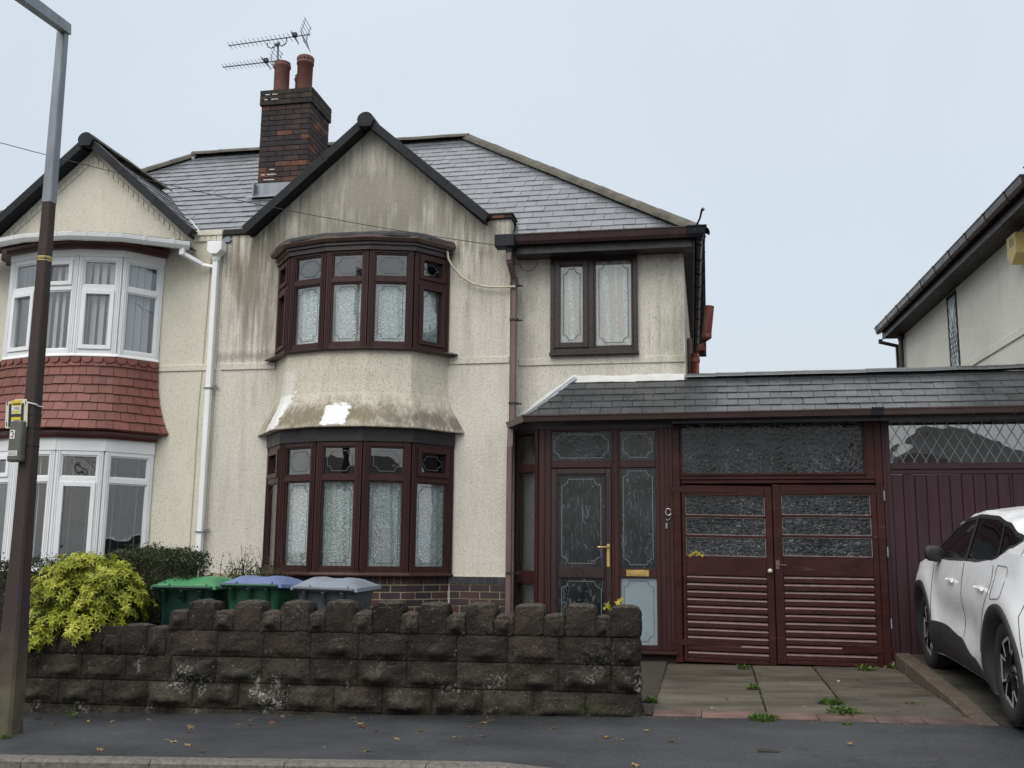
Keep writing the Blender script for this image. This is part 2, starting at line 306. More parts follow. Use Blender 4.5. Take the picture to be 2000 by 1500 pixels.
M['oppbrick'] = simple('far_brick', (.12, .06, .045), .9, var=.3, scale=6); M['opproof'] = simple('far_roof', (.04, .035, .033), .8, var=.3, scale=6)

# ------------------------------------------------------------------ mesh builder
class MB:
    def __init__(s): s.v = []; s.f = []; s.t = []; s.sm = []
    def add(s, vs, fs, tint=.5, Mx=None, smooth=False):
        o = len(s.v)
        s.v += [tuple(Mx @ Vector(p)) if Mx is not None else tuple(p) for p in vs]
        for f in fs: s.f.append(tuple(i + o for i in f)); s.t.append(tint); s.sm.append(smooth)
        return s
    def box(s, x0, y0, z0, x1, y1, z1, tint=.5, Mx=None):
        vs = [(x, y, z) for z in (z0, z1) for y in (y0, y1) for x in (x0, x1)]
        return s.add(vs, [(0, 2, 3, 1), (4, 5, 7, 6), (0, 1, 5, 4), (2, 6, 7, 3), (0, 4, 6, 2), (1, 3, 7, 5)], tint, Mx)
    def ring(s, u0, n0, v0, u1, n1, v1, w, Mx=None, tint=.5, wb=None):   # rectangular frame in local u,n,v
        wb = w if wb is None else wb
        s.box(u0, n0, v0, u0 + w, n1, v1, tint, Mx); s.box(u1 - w, n0, v0, u1, n1, v1, tint, Mx)
        s.box(u0 + w, n0, v1 - w, u1 - w, n1, v1, tint, Mx); s.box(u0 + w, n0, v0, u1 - w, n1, v0 + wb, tint, Mx)
    def prism(s, poly, a0, a1, axis='y', tint=.5, Mx=None):   # poly in the plane, extruded along axis
        n = len(poly)
        def P(p, a): return {'y': (p[0], a, p[1]), 'z': (p[0], p[1], a), 'x': (a, p[0], p[1])}[axis]
        vs = [P(p, a0) for p in poly] + [P(p, a1) for p in poly]
        fs = [tuple(range(n)), tuple(range(2 * n - 1, n - 1, -1))] + [(i, (i + 1) % n, n + (i + 1) % n, n + i) for i in range(n)]
        return s.add(vs, fs, tint, Mx)
    def tube(s, pts, r, n=8, tint=.5, cap=True, Mx=None):
        pts = [Vector(p) for p in pts]; rs = r if isinstance(r, (list, tuple)) else [r] * len(pts); rings = []
        for i, p in enumerate(pts):
            t = (pts[min(i + 1, len(pts) - 1)] - pts[max(i - 1, 0)]).normalized()
            a = t.cross(Vector((0, 0, 1)) if abs(t.z) < .95 else Vector((1, 0, 0))).normalized(); b = t.cross(a)
            rings.append([p + a * (rs[i] * math.cos(2 * math.pi * k / n)) + b * (rs[i] * math.sin(2 * math.pi * k / n)) for k in range(n)])
        vs = [q for r_ in rings for q in r_]; fs = []
        for i in range(len(pts) - 1):
            for k in range(n): fs.append((i * n + k, i * n + (k + 1) % n, (i + 1) * n + (k + 1) % n, (i + 1) * n + k))
        s.add(vs, fs, tint, Mx, True)
        if cap: s.add(rings[0], [tuple(range(n))], tint, Mx); s.add(rings[-1], [tuple(range(n))], tint, Mx)
        return s
    def lathe(s, prof, c=(0, 0, 0), n=24, axis='z', tint=.5, Mx=None, smooth=True):
        vs = []
        for (r, h) in prof:
            for k in range(n):
                a = 2 * math.pi * k / n; p = (r * math.cos(a), r * math.sin(a), h)
                if axis == 'x': p = (h, p[0], p[1])
                vs.append((p[0] + c[0], p[1] + c[1], p[2] + c[2]))
        fs = [(i * n + k, i * n + (k + 1) % n, (i + 1) * n + (k + 1) % n, (i + 1) * n + k) for i in range(len(prof) - 1) for k in range(n)]
        return s.add(vs, fs, tint, Mx, smooth)
    def sweep(s, prof, path, closed=True, tint=.5, smooth=False):   # prof (outward, up) along a horizontal path seen from outside left to right
        P = [Vector(p) for p in path]; rings = []
        for i, p in enumerate(P):
            d = [(P[j + 1] - P[j]).to_2d().normalized() for j in (i - 1, i) if 0 <= j < len(P) - 1]
            ns = [Vector((q.y, -q.x)) for q in d]; nn = sum(ns, Vector((0, 0))).normalized(); k = 1 / max(.3, nn.dot(ns[0]))
            rings.append([p + Vector((nn.x * a * k, nn.y * a * k, b)) for a, b in prof])
        n = len(prof); vs = [q for r in rings for q in r]; m = n if closed else n - 1
        fs = [(i * n + k, i * n + (k + 1) % n, (i + 1) * n + (k + 1) % n, (i + 1) * n + k) for i in range(len(P) - 1) for k in range(m)]
        if closed: fs += [tuple(range(n)), tuple(range(len(vs) - n, len(vs)))]
        return s.add(vs, fs, tint, None, smooth)
    def loft(s, rings, tint=.5, smooth=False, close=False):
        n = len(rings[0]); vs = [q for r in rings for q in r]; m = n if close else n - 1
        return s.add(vs, [(i * n + k, i * n + (k + 1) % n, (i + 1) * n + (k + 1) % n, (i + 1) * n + k) for i in range(len(rings) - 1) for k in range(m)], tint, None, smooth)
    def build(s, name, mat, parent=None, bevel=0, fixn=True):
        me = bpy.data.meshes.new(name); me.from_pydata(s.v, [], s.f); me.materials.append(mat)
        if fixn:
            bm = bmesh.new(); bm.from_mesh(me); bmesh.ops.recalc_face_normals(bm, faces=bm.faces); bm.to_mesh(me); bm.free()
        me.attributes.new('tint', 'FLOAT', 'FACE').data.foreach_set('value', s.t)
        me.polygons.foreach_set('use_smooth', s.sm)
        o = bpy.data.objects.new(name, me); col.objects.link(o)
        if parent is not None:
            o.parent = parent
            if parent.type == 'EMPTY' and parent.parent is None: o.matrix_parent_inverse = parent.matrix_basis.inverted()
        if bevel:
            b = o.modifiers.new('bevel', 'BEVEL'); b.width = bevel; b.segments = 1; b.limit_method = 'ANGLE'; b.angle_limit = R(50)
        return o
def thing(name, label, cat, loc=(0, 0, 0), group=None):
    o = bpy.data.objects.new(name, None); col.objects.link(o); o.location = loc; o.empty_display_size = .2
    o['label'] = label; o['category'] = cat
    if group: o['group'] = group
    return o
def tag(o, label, cat, group=None):
    o['label'] = label; o['category'] = cat
    if group: o['group'] = group
    return o
def struct(o): o['kind'] = 'structure'; return o
def lab(o, t): o['label'] = t; return o
def copy_tree(o, parent=None):
    c = o.copy(); col.objects.link(c); c.parent = parent
    for ch in o.children:
        copy_tree(ch, c)
    return c
def facet(p0, p1):          # local frame: u along the wall, n out of the wall, v up
    p0 = Vector(p0); p1 = Vector(p1); u = (p1 - p0).normalized(); n = Vector((u.y, -u.x))
    return Matrix(((u.x, n.x, 0, p0.x), (u.y, n.y, 0, p0.y), (0, 0, 1, 0), (0, 0, 0, 1))), (p1 - p0).length
def clip(poly, a, b, c):    # keep a*x+b*y+c >= 0
    out = []
    for i, p in enumerate(poly):
        q = poly[(i + 1) % len(poly)]; dp = a * p[0] + b * p[1] + c; dq = a * q[0] + b * q[1] + c
        if dp >= 0: out.append(p)
        if dp * dq < 0: t = dp / (dp - dq); out.append((p[0] + t * (q[0] - p[0]), p[1] + t * (q[1] - p[1])))
    return out
def clip_poly(poly, region):
    A = sum(region[i][0] * region[(i + 1) % len(region)][1] - region[(i + 1) % len(region)][0] * region[i][1] for i in range(len(region)))
    sgn = 1 if A > 0 else -1
    for i, p in enumerate(region):
        q = region[(i + 1) % len(region)]; ex, ey = q[0] - p[0], q[1] - p[1]
        a, b = -ey * sgn, ex * sgn; poly = clip(poly, a, b, -(a * p[0] + b * p[1]))
        if len(poly) < 3: return []
    return poly
def slates(mb, o, u, v, region, w, h, t=.010, jit=.003, tl=.5, tr=.32):
    """real overlapping slates over the convex region given in plane coordinates (along u, up slope v)"""
    o, u, v = Vector(o), Vector(u).normalized(), Vector(v).normalized(); n = u.cross(v)
    if n.z < 0: n = -n
    us = [p[0] for p in region]; vs = [p[1] for p in region]; r0 = int(math.floor(min(vs) / h)); r1 = int(math.ceil(max(vs) / h))
    for r in range(r0, r1):
        off = (r % 2) * w / 2 + .01 * math.sin(r * 12.9); c0 = int(math.floor((min(us) - off) / w)) - 1; c1 = int(math.ceil((max(us) - off) / w)) + 1
        for c in range(c0, c1):
            a = off + c * w + .0022; b = off + (c + 1) * w - .0022; d = r * h + random.uniform(-jit, jit)
            poly = clip_poly([(a, d), (b, d), (b, (r + 1) * h + .002), (a, (r + 1) * h + .002)], region)
            if len(poly) < 3: continue
            k = random.uniform(-.0015, .0015); tt = t * random.uniform(.85, 1.25)
            top = [o + u * p[0] + v * p[1] + n * (.004 + tt * max(0, 1 - (p[1] - d) / h) + k * (p[0] - a) / w * 2) for p in poly]
            bot = [o + u * p[0] + v * p[1] - n * .004 for p in poly]; m_ = len(poly); ti = min(1, max(0, random.gauss(tl, tr * .5)))
            mb.add(top + bot, [tuple(range(m_))] + [(i, (i + 1) % m_, m_ + (i + 1) % m_, m_ + i) for i in range(m_)], ti)
def halfround(mb, p0, p1, r=.11, Ln=.42, n=8, tint=.5, fl=0.0):
    p0, p1 = Vector(p0), Vector(p1); d = (p1 - p0); tot = d.length; d.normalize(); s_ = d.cross(Vector((0, 0, 1))).normalized(); u_ = s_.cross(d)
    k = max(1, round(tot / Ln)); ln = tot / k
    for i in range(k):
        ra = r * random.uniform(.97, 1.03); rb = ra * .94; rings = []
        for q, rr in ((i * ln - .012, ra), ((i + 1) * ln - .004, rb)):
            c = p0 + d * q + u_ * random.uniform(-.004, .004)
            rings.append([c + s_ * (rr * math.cos(math.pi * j / n)) + u_ * (rr * .72 * math.sin(math.pi * j / n) - fl) for j in range(n + 1)])
        mb.loft(rings, random.random(), True); mb.add(rings[0], [tuple(range(n + 1))], .3)
def bricks(mb, p0, p1, z0, z1, Lb=.225, Hb=.075, j=.010, depth=.012, soldier=False, first=0):
    """bricks standing proud of a mortar bed along the line p0-p1 (seen from outside, left to right)"""
    Mx, W = facet(p0, p1); nrow = max(1, round((z1 - z0) / Hb)); hb = (z1 - z0) / nrow
    for r in range(nrow):
        x = -(Lb / 2 if (r + first) % 2 else 0)
        while x < W - .002:
            a = max(0, x); b = min(W, x + Lb)
            if b - a > .02:
                e = random.uniform(-.0015, .0015)
                mb.box(a + (j / 2 if a > 0 else 0), -.002, z0 + r * hb + j / 2, b - (j / 2 if b < W else 0), depth + e, z0 + (r + 1) * hb - j / 2, random.random(), Mx)
            x += Lb
# ------------------------------------------------------------------ ground
def sl(X): return .03 * (max(-9, min(6, X)) + .55)
def edge(X): return 8.16 if X < -.5 else 8.12 - .125 * (min(X, 5) + .5)
def pav(X, Y): return .10 + sl(X) - .03 * (8.1 - Y)
def sheet(name, xs, ys, zf, mat, thick=.0, parent=None):
    mb = MB(); vs = [(x, y, zf(x, y)) for y in ys for x in xs]; n = len(xs)
    mb.add(vs, [(j * n + i, j * n + i + 1, (j + 1) * n + i + 1, (j + 1) * n + i) for j in range(len(ys) - 1) for i in range(n - 1)])
    return mb.build(name, mat, parent, fixn=False)
def lin(a, b, n): return [a + (b - a) * i / n for i in range(n + 1)]
struct(sheet('ground', lin(-300, 300, 6), lin(-300, 300, 6), lambda x, y: -.62, M['soil']))
KX = [-9, -6, -4, -2.4, -1.25, -.95, -.65, -.35, .5, 2, 4, 6]
def kerb_drop(X): return max(0, min(1, (X + 1.3) / .95))
def ktop(X): return pav(X, 6.5) - .085 * kerb_drop(X)
XS = [-60, -20] + KX + [20, 60]
struct(sheet('road', XS, [-.6, 1, 3, 5, 6.36], lambda x, y: pav(x, 6.4) - .105 + .05 * (1 - abs(y - 3) / 3.4), M['road']))
def pz(x, y):
    t = max(0, min(1, (7.6 - y) / 1.1)); return pav(x, y) - .085 * kerb_drop(x) * t
mb = MB(); ts_ = [0, .15, .32, .5, .72, 1.0]; XP = sorted(set(XS + [-.51, -.5, 1.2])); vs = []
for t in ts_:
    for x in XP: y = 6.5 + (edge(x) - 6.5) * t; vs.append((x, y, pz(x, y)))
n = len(XP); mb.add(vs, [(j * n + i, j * n + i + 1, (j + 1) * n + i + 1, (j + 1) * n + i) for j in range(5) for i in range(n - 1)]); struct(mb.build('pavement', M['tarmac'], fixn=False))
mb = MB(); x = -9.0
while x < 5.5:
    x1 = x + .91; n = 4; rr = []
    for q in lin(x + .003, x1 - .003, n):
        zt = ktop(q) - .001; rr.append([(q, 6.375, zt - .16), (q, 6.375, zt - .022), (q, 6.393, zt - .004), (q, 6.5, zt), (q, 6.5, zt - .16)])
    mb.loft(rr); mb.add(rr[0], [(0, 1, 2, 3, 4)]); mb.add(rr[-1], [(0, 1, 2, 3, 4)]); x = x1
struct(mb.build('kerb', M['kerbc']))
struct(sheet('opposite_pavement', [-60, 0, 60], [-14, -6, -.6], lambda x, y: -.28, M['tarmac']))
# our drive: large cast flags, some tilted, worn red pavers along the front
def drz(x, y):
    t = max(0, min(1, (y - edge(x)) / (11.25 - edge(x)))); return (pav(x, edge(x)) - .004) * (1 - t) + (.205 + .008 * x) * t
mb = MB(); colsx = [(-.46, .40, .0), (.405, 1.0, .03), (1.005, 1.80, .05)]
for ci, (xa, xb, sh) in enumerate(colsx):
    ys = [8.25, 8.92 + sh, 9.48 + sh, 10.08, 10.62 + sh, 11.30] if ci != 0 else [8.30, 9.55, 10.35, 11.30]
    for i in range(len(ys) - 1):
        ya, yb = ys[i] + .006, ys[i + 1] - .006; ya = ya if i else edge((xa + xb) / 2) + .31; e = [random.uniform(-.006, .004) for _ in range(4)]; X0, X1 = xa + .006, xb - .006
        t = [(X0, ya, drz(X0, ya) + e[0]), (X1, ya, drz(X1, ya) + e[1]), (X1, yb, drz(X1, yb) + e[2]), (X0, yb, drz(X0, yb) + e[3])]
        mb.add(t + [(p[0], p[1], p[2] - .05) for p in t], [(0, 1, 2, 3), (0, 1, 5, 4), (1, 2, 6, 5), (2, 3, 7, 6), (3, 0, 4, 7)], random.uniform(.25, .85) + (.25 if ci == 1 else 0))
struct(mb.build('drive', M['flag']))
struct(sheet('drive_bed', [-.5, .4, 1.85], [8.0, 8.4, 11.6], lambda x, y: drz(x, y) - .028, M['soil']))
mb = MB(); x = -.44
while x < 1.78:
    w = random.uniform(.30, .44); x1 = min(1.8, x + w); y0 = edge(x) - .01 + random.uniform(-.012, .012); y1 = edge(x) + .30
    t = [(x, y0, drz(x, y0) + .004), (x1 - .006, y0 + random.uniform(-.02, .02), drz(x1, y0) + .002), (x1 - .006, y1, drz(x1, y1)), (x, y1, drz(x, y1))]
    mb.add(t + [(p[0], p[1], p[2] - .06) for p in t], [(0, 1, 2, 3), (0, 1, 5, 4), (1, 2, 6, 5), (2, 3, 7, 6), (3, 0, 4, 7)], random.random()); x = x1
struct(mb.build('drive_threshold', M['brick_red']))
def ndz(x, y): return .17 + (y - 7.8) / 3.4 * .185 + .004 * (x - 1.9)
struct(sheet('neighbour_drive', [1.93, 3, 4.5, 6], [7.80, 8.4, 9, 10, 11.5], ndz, M['neidrive']))
mb = MB(); y = 7.84
while y < 11.2:
    y1 = min(11.22, y + .92); a = random.uniform(-.006, .006)
    t = [(1.80 + a, y + .004, 0), (1.95 + a, y + .004, 0), (1.95, y1, 0), (1.80 + a, y1, 0)]
    top = [(p[0], p[1], ndz(p[0], p[1]) + .012 - (.03 if p[1] < 7.9 else 0)) for p in t]
    mb.add(top + [(p[0], p[1], drz(1.8, p[1]) - .06) for p in t], [(0, 1, 2, 3), (0, 1, 5, 4), (1, 2, 6, 5), (2, 3, 7, 6), (3, 0, 4, 7)], .5); y = y1
struct(mb.build('drive_edging', M['edging'], bevel=.012))
struct(sheet('front_garden', [-12, -6, -3, -.45], [8.2, 9.5, 11.6], lambda x, y: .10 + .04 * (y - 8.2) + sl(x) * .5, M['soil']))
mb = MB(); mb.box(.28, 7.06, pz(.4, 7.1) - .02, .42, 7.16, pz(.4, 7.1) + .003); o = struct(mb.build('stopcock_cover', M['brick_cap']))

# ------------------------------------------------------------------ shared house numbers
GY, WY = 11.4, 11.6                 # front plane of the gable walls, front plane of the set-back wall
PX = -5.79                          # party wall
EZ, RS = 4.88, .80                  # eaves height at Y=11.3, roof slope
def mirx(x): return 2 * PX - x
UP = [(-5.008, 11.4), (-4.701, 11.006), (-4.22, 10.868), (-3.72, 10.868), (-3.239, 11.006), (-2.932, 11.4)]
LO = [(-5.039, 11.4), (-4.682, 10.943), (-4.2, 10.748), (-3.68, 10.748), (-3.198, 10.943), (-2.841, 11.4)]
UPL = [(mirx(x), y) for x, y in UP[::-1]]; LOL = [(mirx(x), y) for x, y in LO[::-1]]
def scal(pts, k): c = sum(p[0] for p in pts) / len(pts); return [(c + (p[0] - c) * k, p[1]) for p in pts]

def came_path(w, h, m_, r, plain=False):
    """leaded line of a pane: rectangle with hollowed corners, as a list of (u,v)"""
    pts = []
    for cx, cy, a0 in ((m_, m_, 90), (w - m_, m_, 180), (w - m_, h - m_, 270), (m_, h - m_, 0)):
        for k in range(7):
            a = R(a0 - 90 * k / 6); pts.append((cx + r * math.cos(a), cy + r * math.sin(a)))
    return pts
def ribbon(mb, pts, wd, nn, Mx, u0=0, v0=0):
    n = len(pts); vs = []
    for i, p in enumerate(pts):
        a = Vector(pts[i - 1]); b = Vector(pts[(i + 1) % n]); t = (b - a).normalized(); s_ = Vector((-t.y, t.x)) * wd / 2
        vs += [(p[0] + s_.x + u0, nn, p[1] + s_.y + v0), (p[0] - s_.x + u0, nn, p[1] - s_.y + v0)]
    mb.add(vs, [(2 * i, 2 * i + 1, (2 * i + 3) % (2 * n), (2 * i + 2) % (2 * n)) for i in range(n)], .5, Mx)
def pleat(Mx, u0, u1, z0, z1, nn, amp=.024, wl=.105):
    mb = MB(); n = max(6, int((u1 - u0) / .010)); ph = random.uniform(0, 6); us = lin(u0, u1, n)
    def f(u, k): return nn + amp * (.6 * math.sin(u / wl * 6.28 + ph + k * .5) + .4 * math.sin(u / wl * 3.7 + 2 * ph + k))
    rings = [[Mx @ Vector((u, f(u, k), z)) for u in us] for k, z in enumerate(lin(z0, z1, 4))]
    return mb.loft(rings, .5, True)
def window(parent, p0, p1, z0, z1, zt, fmat, kind, post=.075, sash_top=False, sash_bot=False, lead=True, name='window', label=None, room=True):
    """one light of a bay or a window: frame with a transom, panes, leading and what hangs behind"""
    Mx, w = facet(p0, p1); f = MB(); D0, D1 = -.035, .035
    f.box(0, D0, z0, post, D1, z1, .5, Mx); f.box(w - post, D0, z0, w, D1, z1, .5, Mx)
    f.box(post, D0, z1 - .05, w - post, D1, z1, .5, Mx); f.box(post, D0, z0, w - post, D1, z0 + .055, .5, Mx)
    if zt: f.box(post, D0, zt - .03, w - post, D1, zt + .03, .5, Mx)
    for g in (.018, .018 + .022): # grooves of the post mouldings read as thin proud fillets
        f.box(g, D1, z0, g + .010, D1 + .008, z1, .5, Mx); f.box(w - g - .010, D1, z0, w - g, D1 + .008, z1, .5, Mx)
    areas = [(z0 + .055, (zt - .03) if zt else z1 - .05, sash_bot)] + ([(zt + .03, z1 - .05, sash_top)] if zt else [])
    panes = []
    for (a, b, sash) in areas:
        if sash: f.ring(post, D0 + .01, a, w - post, D1 + .018, b, .05, Mx); panes.append((post + .05, w - post - .05, a + .05, b - .05))
        else: f.ring(post, D0 + .01, a, w - post, D1 - .012, b, .016, Mx); panes.append((post + .016, w - post - .016, a + .016, b - .016))
    fo = f.build(name, fmat, parent, bevel=.003)
    if label: fo['label'] = label
    for i, (ua, ub, a, b) in enumerate(panes):
        mb = MB(); mb.box(ua - .004, -.004, a - .004, ub + .004, .004, b + .004, .5, Mx)
        po = mb.build('pane', M['obscure_v'] if kind == 'porch' else M['glass'], fo)
        if lead:
            mb = MB(); mg = min(.032, (ub - ua) * .12); ribbon(mb, came_path(ub - ua, b - a, mg, min(.055, (ub - ua) * .2)), .0065 if kind == 'porch' else .0075, .0065, Mx, ua, a)
            mb.build('leading', M['came_l'] if kind == 'porch' else M['came'], fo, fixn=False)
        if kind == 'lace' and i == 0: pleat(Mx, post, w - post, z0 + .02, (zt or z1) - .0, -.068).build('net_curtain', M['lace'], fo, fixn=False)
    if kind == 'lacefull': pass
    if kind == 'blind':
        mb = MB(); u = post + .02
        while u < w - post:
            a = R((74 if z0 < 2 else 30) + random.uniform(-8, 8)); c, s_ = math.cos(a) * .040, math.sin(a) * .040
            if z0 < 2: w_ = Vector((-.55, .83)).normalized(); q_ = random.uniform(-.10, .22); w_ = Vector((w_.x * math.cos(q_) - w_.y * math.sin(q_), w_.x * math.sin(q_) + w_.y * math.cos(q_))); c, s_ = .04 * (w_.x * Mx[0][0] + w_.y * Mx[1][0]), .04 * (w_.x * Mx[0][1] + w_.y * Mx[1][1])
            mb.add([(u - c, -.09 - s_, z0 + .04), (u + c, -.09 + s_, z0 + .04), (u + c, -.09 + s_, z1 - .05), (u - c, -.09 - s_, z1 - .05)], [(0, 1, 2, 3)], .5, Mx); u += .088 + random.uniform(0, .006) 
        mb.build('blind', M['blind'], fo, fixn=False)
    return fo
def offs(path, d):     # mitred outward offset of a plan line
    P = [Vector(p) for p in path]; out = []
    for i, p in enumerate(P):
        ds = [(P[j + 1] - P[j]).normalized() for j in (i - 1, i) if 0 <= j < len(P) - 1]; ns = [Vector((q.y, -q.x)) for q in ds]
        nn = sum(ns, Vector((0, 0))).normalized(); k = 1 / nn.dot(ns[0]); out.append(p + nn * d * k)
    return [(p.x, p.y) for p in out]
def p3(path, z): return [(p[0], p[1], z) for p in path]
def rect(a0, b0, a1, b1): return [(a0, b0), (a1, b0), (a1, b1), (a0, b1)]

# ------------------------------------------------------------------ the grey rendered house (number 9)
H = thing('semi_detached_house', 'semi-detached house with stained render, black-edged gable and dark brown bay windows', 'house', (-3, 14, .2))
# outer walls
def wallpoly(poly, y0, y1, mb): mb.prism(poly, y0, y1, 'y')
mb = MB()
gable = [(PX + .002, .1), (-2.19, .1), (-2.19, 5.17), (-2.44, 5.17), (-2.50, 5.11), (-3.94, 6.40), (-5.38, 5.11), (-5.46, 5.14), (PX + .002, 5.14)]
mb.prism(gable, GY, GY + .18, 'y'); mb.prism(rect(-2.188, .1, -.215, 4.86), WY, WY + .2, 'y'); mb.box(-.4, WY + .2, .1, -.215, 18.2, 4.86)
mb.box(PX, 18.0, .1, -.4, 18.2, 4.86)
wall = mb.build('wall', M['render'], H)
# string band of smoother render
mb = MB()
for a, b, Y in ((PX + .06, -5.03, GY), (-2.90, -2.195, GY), (-2.12, -.22, WY)): mb.box(a, Y - .016, 3.455, b, Y + .01, 3.535)
mb.build('string_band', M['render'], H, bevel=.006)
# brick plinth below the render
for a, b in ((-5.7, -5.05), (-2.83, -2.20)):
    mb = MB(); mb.box(a, GY - .03, .1, b, GY + .02, 1.055); pl = mb.build('plinth', M['mort_pale'], H)
    mb = MB(); bricks(mb, (a, GY - .032), (b, GY - .032), .12, .972, .225, .078, .012, .006); mb.build('brickwork', M['brick_pl'], pl)
mb = MB(); bricks(mb, (-2.83, GY - .032), (-2.19, GY - .032), .974, 1.058, .078, .09, .008, .014); mb.build('header_course', M['brick_blue'], pl)
# bay brick base
base = offs(LO, -.02)
mb = MB(); mb.sweep([(-.06, .1), (0, .1), (0, 1.06), (-.06, 1.06)], p3(base, 0)); bb = mb.build('bay_plinth', M['mort_pale'], H)
mb = MB()
for i in range(5):
    bricks(mb, base[i], base[i + 1], .12, .965, .225, .078, .014, .006, first=i); bricks(mb, base[i], base[i + 1], .967, 1.058, .075, .095, .010, .008)
mb.build('brickwork', M['brick_pl'], bb)
# dark room behind the bays
mb = MB(); mb.prism(rect(-4.96, 3.5, -2.97, 4.8), GY - .004, GY - .001, 'y'); mb.prism(rect(-4.99, 1.0, -2.88, 2.6), GY - .004, GY - .001, 'y')
for P, z in ((UP, 3.50), (UP, 4.78), (LO, 1.02), (LO, 2.58)): mb.prism(offs(P, -.05), z, z + .01, 'z')
mb.build('room', M['room'], H)
# ground-floor bay
sash = {4: (True, False)}
for i in range(5):
    window(H, LO[i], LO[i + 1], 1.09, 2.50, 2.105, M['mahog'], 'lace', post=.07, sash_top=(i in (0, 4)))
mb = MB(); mb.sweep([(-.05, -.045), (.055, -.045), (.06, -.03), (.035, 0), (-.05, 0)], p3(LO, 1.095)); mb.build('sill', M['mahog'], H)
mb = MB(); mb.sweep([(-.05, 0), (.052, 0), (.052, .155), (-.05, .155)], p3(LO, 2.50)); mb.build('bay_fascia', M['fascia'], H, bevel=.004)
# rendered apron with its bell-cast foot
u2 = offs(UP, .01)
low = offs(LO, .15); low[0] = (-5.215, GY); low[-1] = (-2.70, GY)
def blend(a, b, t): return [(p[0] * (1 - t) + q[0] * t, p[1] * (1 - t) + q[1] * t) for p, q in zip(a, b)]
def subdiv(path, n=3):
    P = [path[0]] + list(path) + [path[-1]]; out = []
    for i in range(1, len(P) - 2):
        for k in range(n):
            t = k / n; out.append(tuple(.5 * ((2 * P[i][c]) + (-P[i - 1][c] + P[i + 1][c]) * t + (2 * P[i - 1][c] - 5 * P[i][c] + 4 * P[i + 1][c] - P[i + 2][c]) * t * t + (-P[i - 1][c] + 3 * P[i][c] - 3 * P[i + 1][c] + P[i + 2][c]) * t ** 3) for c in (0, 1)))
    out.append(tuple(path[-1])); return out
def apron(u2, low, ztop, zbot, levels, n=3, back=True):
    rings = []
    for t, f in levels: rings.append(p3(blend(subdiv(u2, n), subdiv(low, n), f), ztop + (zbot - ztop) * t))
    return rings
def lsub(path, n=3): return [tuple(path[i][c] + (path[i + 1][c] - path[i][c]) * k / n for c in (0, 1)) for i in range(len(path) - 1) for k in range(n)] + [tuple(path[-1])]
_lv = [(0, 0), (.2, .0), (.4, .03), (.55, .10), (.66, .22), (.74, .38), (.84, .62), (.93, .83), (1, 1)]
lv = []
for (a, b), (c, d) in zip(_lv, _lv[1:]): lv += [(a + (c - a) * k / 3, b + (d - b) * k / 3) for k in range(3)]
lv.append((1, 1)); _ss = subdiv; subdiv = lsub
rings = apron(u2, low, 3.56, 2.665, lv); subdiv = _ss; mb = MB(); mb.loft(rings, .5)
inner = [(p[0], min(p[1] + .13, GY), 2.652) for p in rings[-1]]; mb.loft([rings[-1], [(p[0], p[1], p[2] - .013) for p in rings[-1]], inner])
ap = mb.build('bay_apron', M['apron'], H, fixn=False)
mb = MB()                           # two patches of fresh white sealer on the apron
def patch(x0, x1, t0, t1):
    n, k = 10, 30; out = []
    def pt(x, t):
        for j in range(len(lv) - 1):
            if lv[j][0] <= t <= lv[j + 1][0] + 1e-6: q = (t - lv[j][0]) / (lv[j + 1][0] - lv[j][0]); a, b = rings[j], rings[j + 1]; break
        def onr(r):
            for i in range(len(r) - 1):
                if r[i][0] <= x <= r[i + 1][0]: s_ = (x - r[i][0]) / (r[i + 1][0] - r[i][0]); return Vector(r[i]).lerp(Vector(r[i + 1]), s_)
            return Vector(r[0])
        p = onr(a).lerp(onr(b), q); return p + Vector((0, -.007, .002))
    g = [[pt(x0 + (x1 - x0) * i / n + (random.uniform(-.012, .012) if i in (0, n) else 0) - .10 * (t - .6) * (x0 < -4.6), min(1, t + (random.uniform(-.02, .02) if t < t1 - .01 else 0))) for i in range(n + 1)] for t in lin(t0, t1, k)]
    mb.loft(g, .5, True)
del mb
# first-floor bay
for i in range(5):
    window(H, UP[i], UP[i + 1], 3.575, 4.72, 4.36, M['mahog'], 'lace', post=.065, sash_top=(i in (0, 4)), sash_bot=(i in (0, 4)))
mb = MB(); q = offs(UP, 0); q[0] = (q[0][0] - .10, GY); q[-1] = (q[-1][0] + .10, GY)
mb.sweep([(-.05, -.035), (.06, -.035), (.065, -.022), (.035, 0), (-.05, 0)], p3(q, 3.578)); mb.build('sill', M['mahog_dark'], H)
mb = MB(); mb.sweep([(-.05, 0), (.06, 0), (.06, .05), (.085, .055), (.085, .12), (-.05, .12)], p3(UP, 4.70)); mb.build('bay_fascia', M['mahog_dark'], H)
q = offs(UP, 0); q[0] = (q[0][0] - .01, GY); q[-1] = (q[-1][0] - .0, GY)
mb = MB(); mb.sweep([(.05, 0), (.11, -.01), (.14, .022), (.14, .048), (.13, .048), (.122, .022), (.10, .008), (.05, .014)], p3(q, 4.80)); mb.build('bay_gutter', simple('weathered_brown_gutter', (.10, .060, .048), .5, var=.4, scale=9), H)
mb = MB(); rg = [p3(offs(q, .125), 4.84), p3(offs(q, .12), 4.875), p3(offs(q, .08), 4.905), [(p[0] * .9 - 3.97 * .1, GY, 4.965) for p in q]]
rg = [[(p[0], p[1], p[2] + random.uniform(-.006, .006)) for p in p3(subdiv([(a[0], a[1]) for a in r], 4), r[0][2])] for r in rg]
mb.loft(rg); mb.build('bay_roof', M['felt'], H, fixn=False)
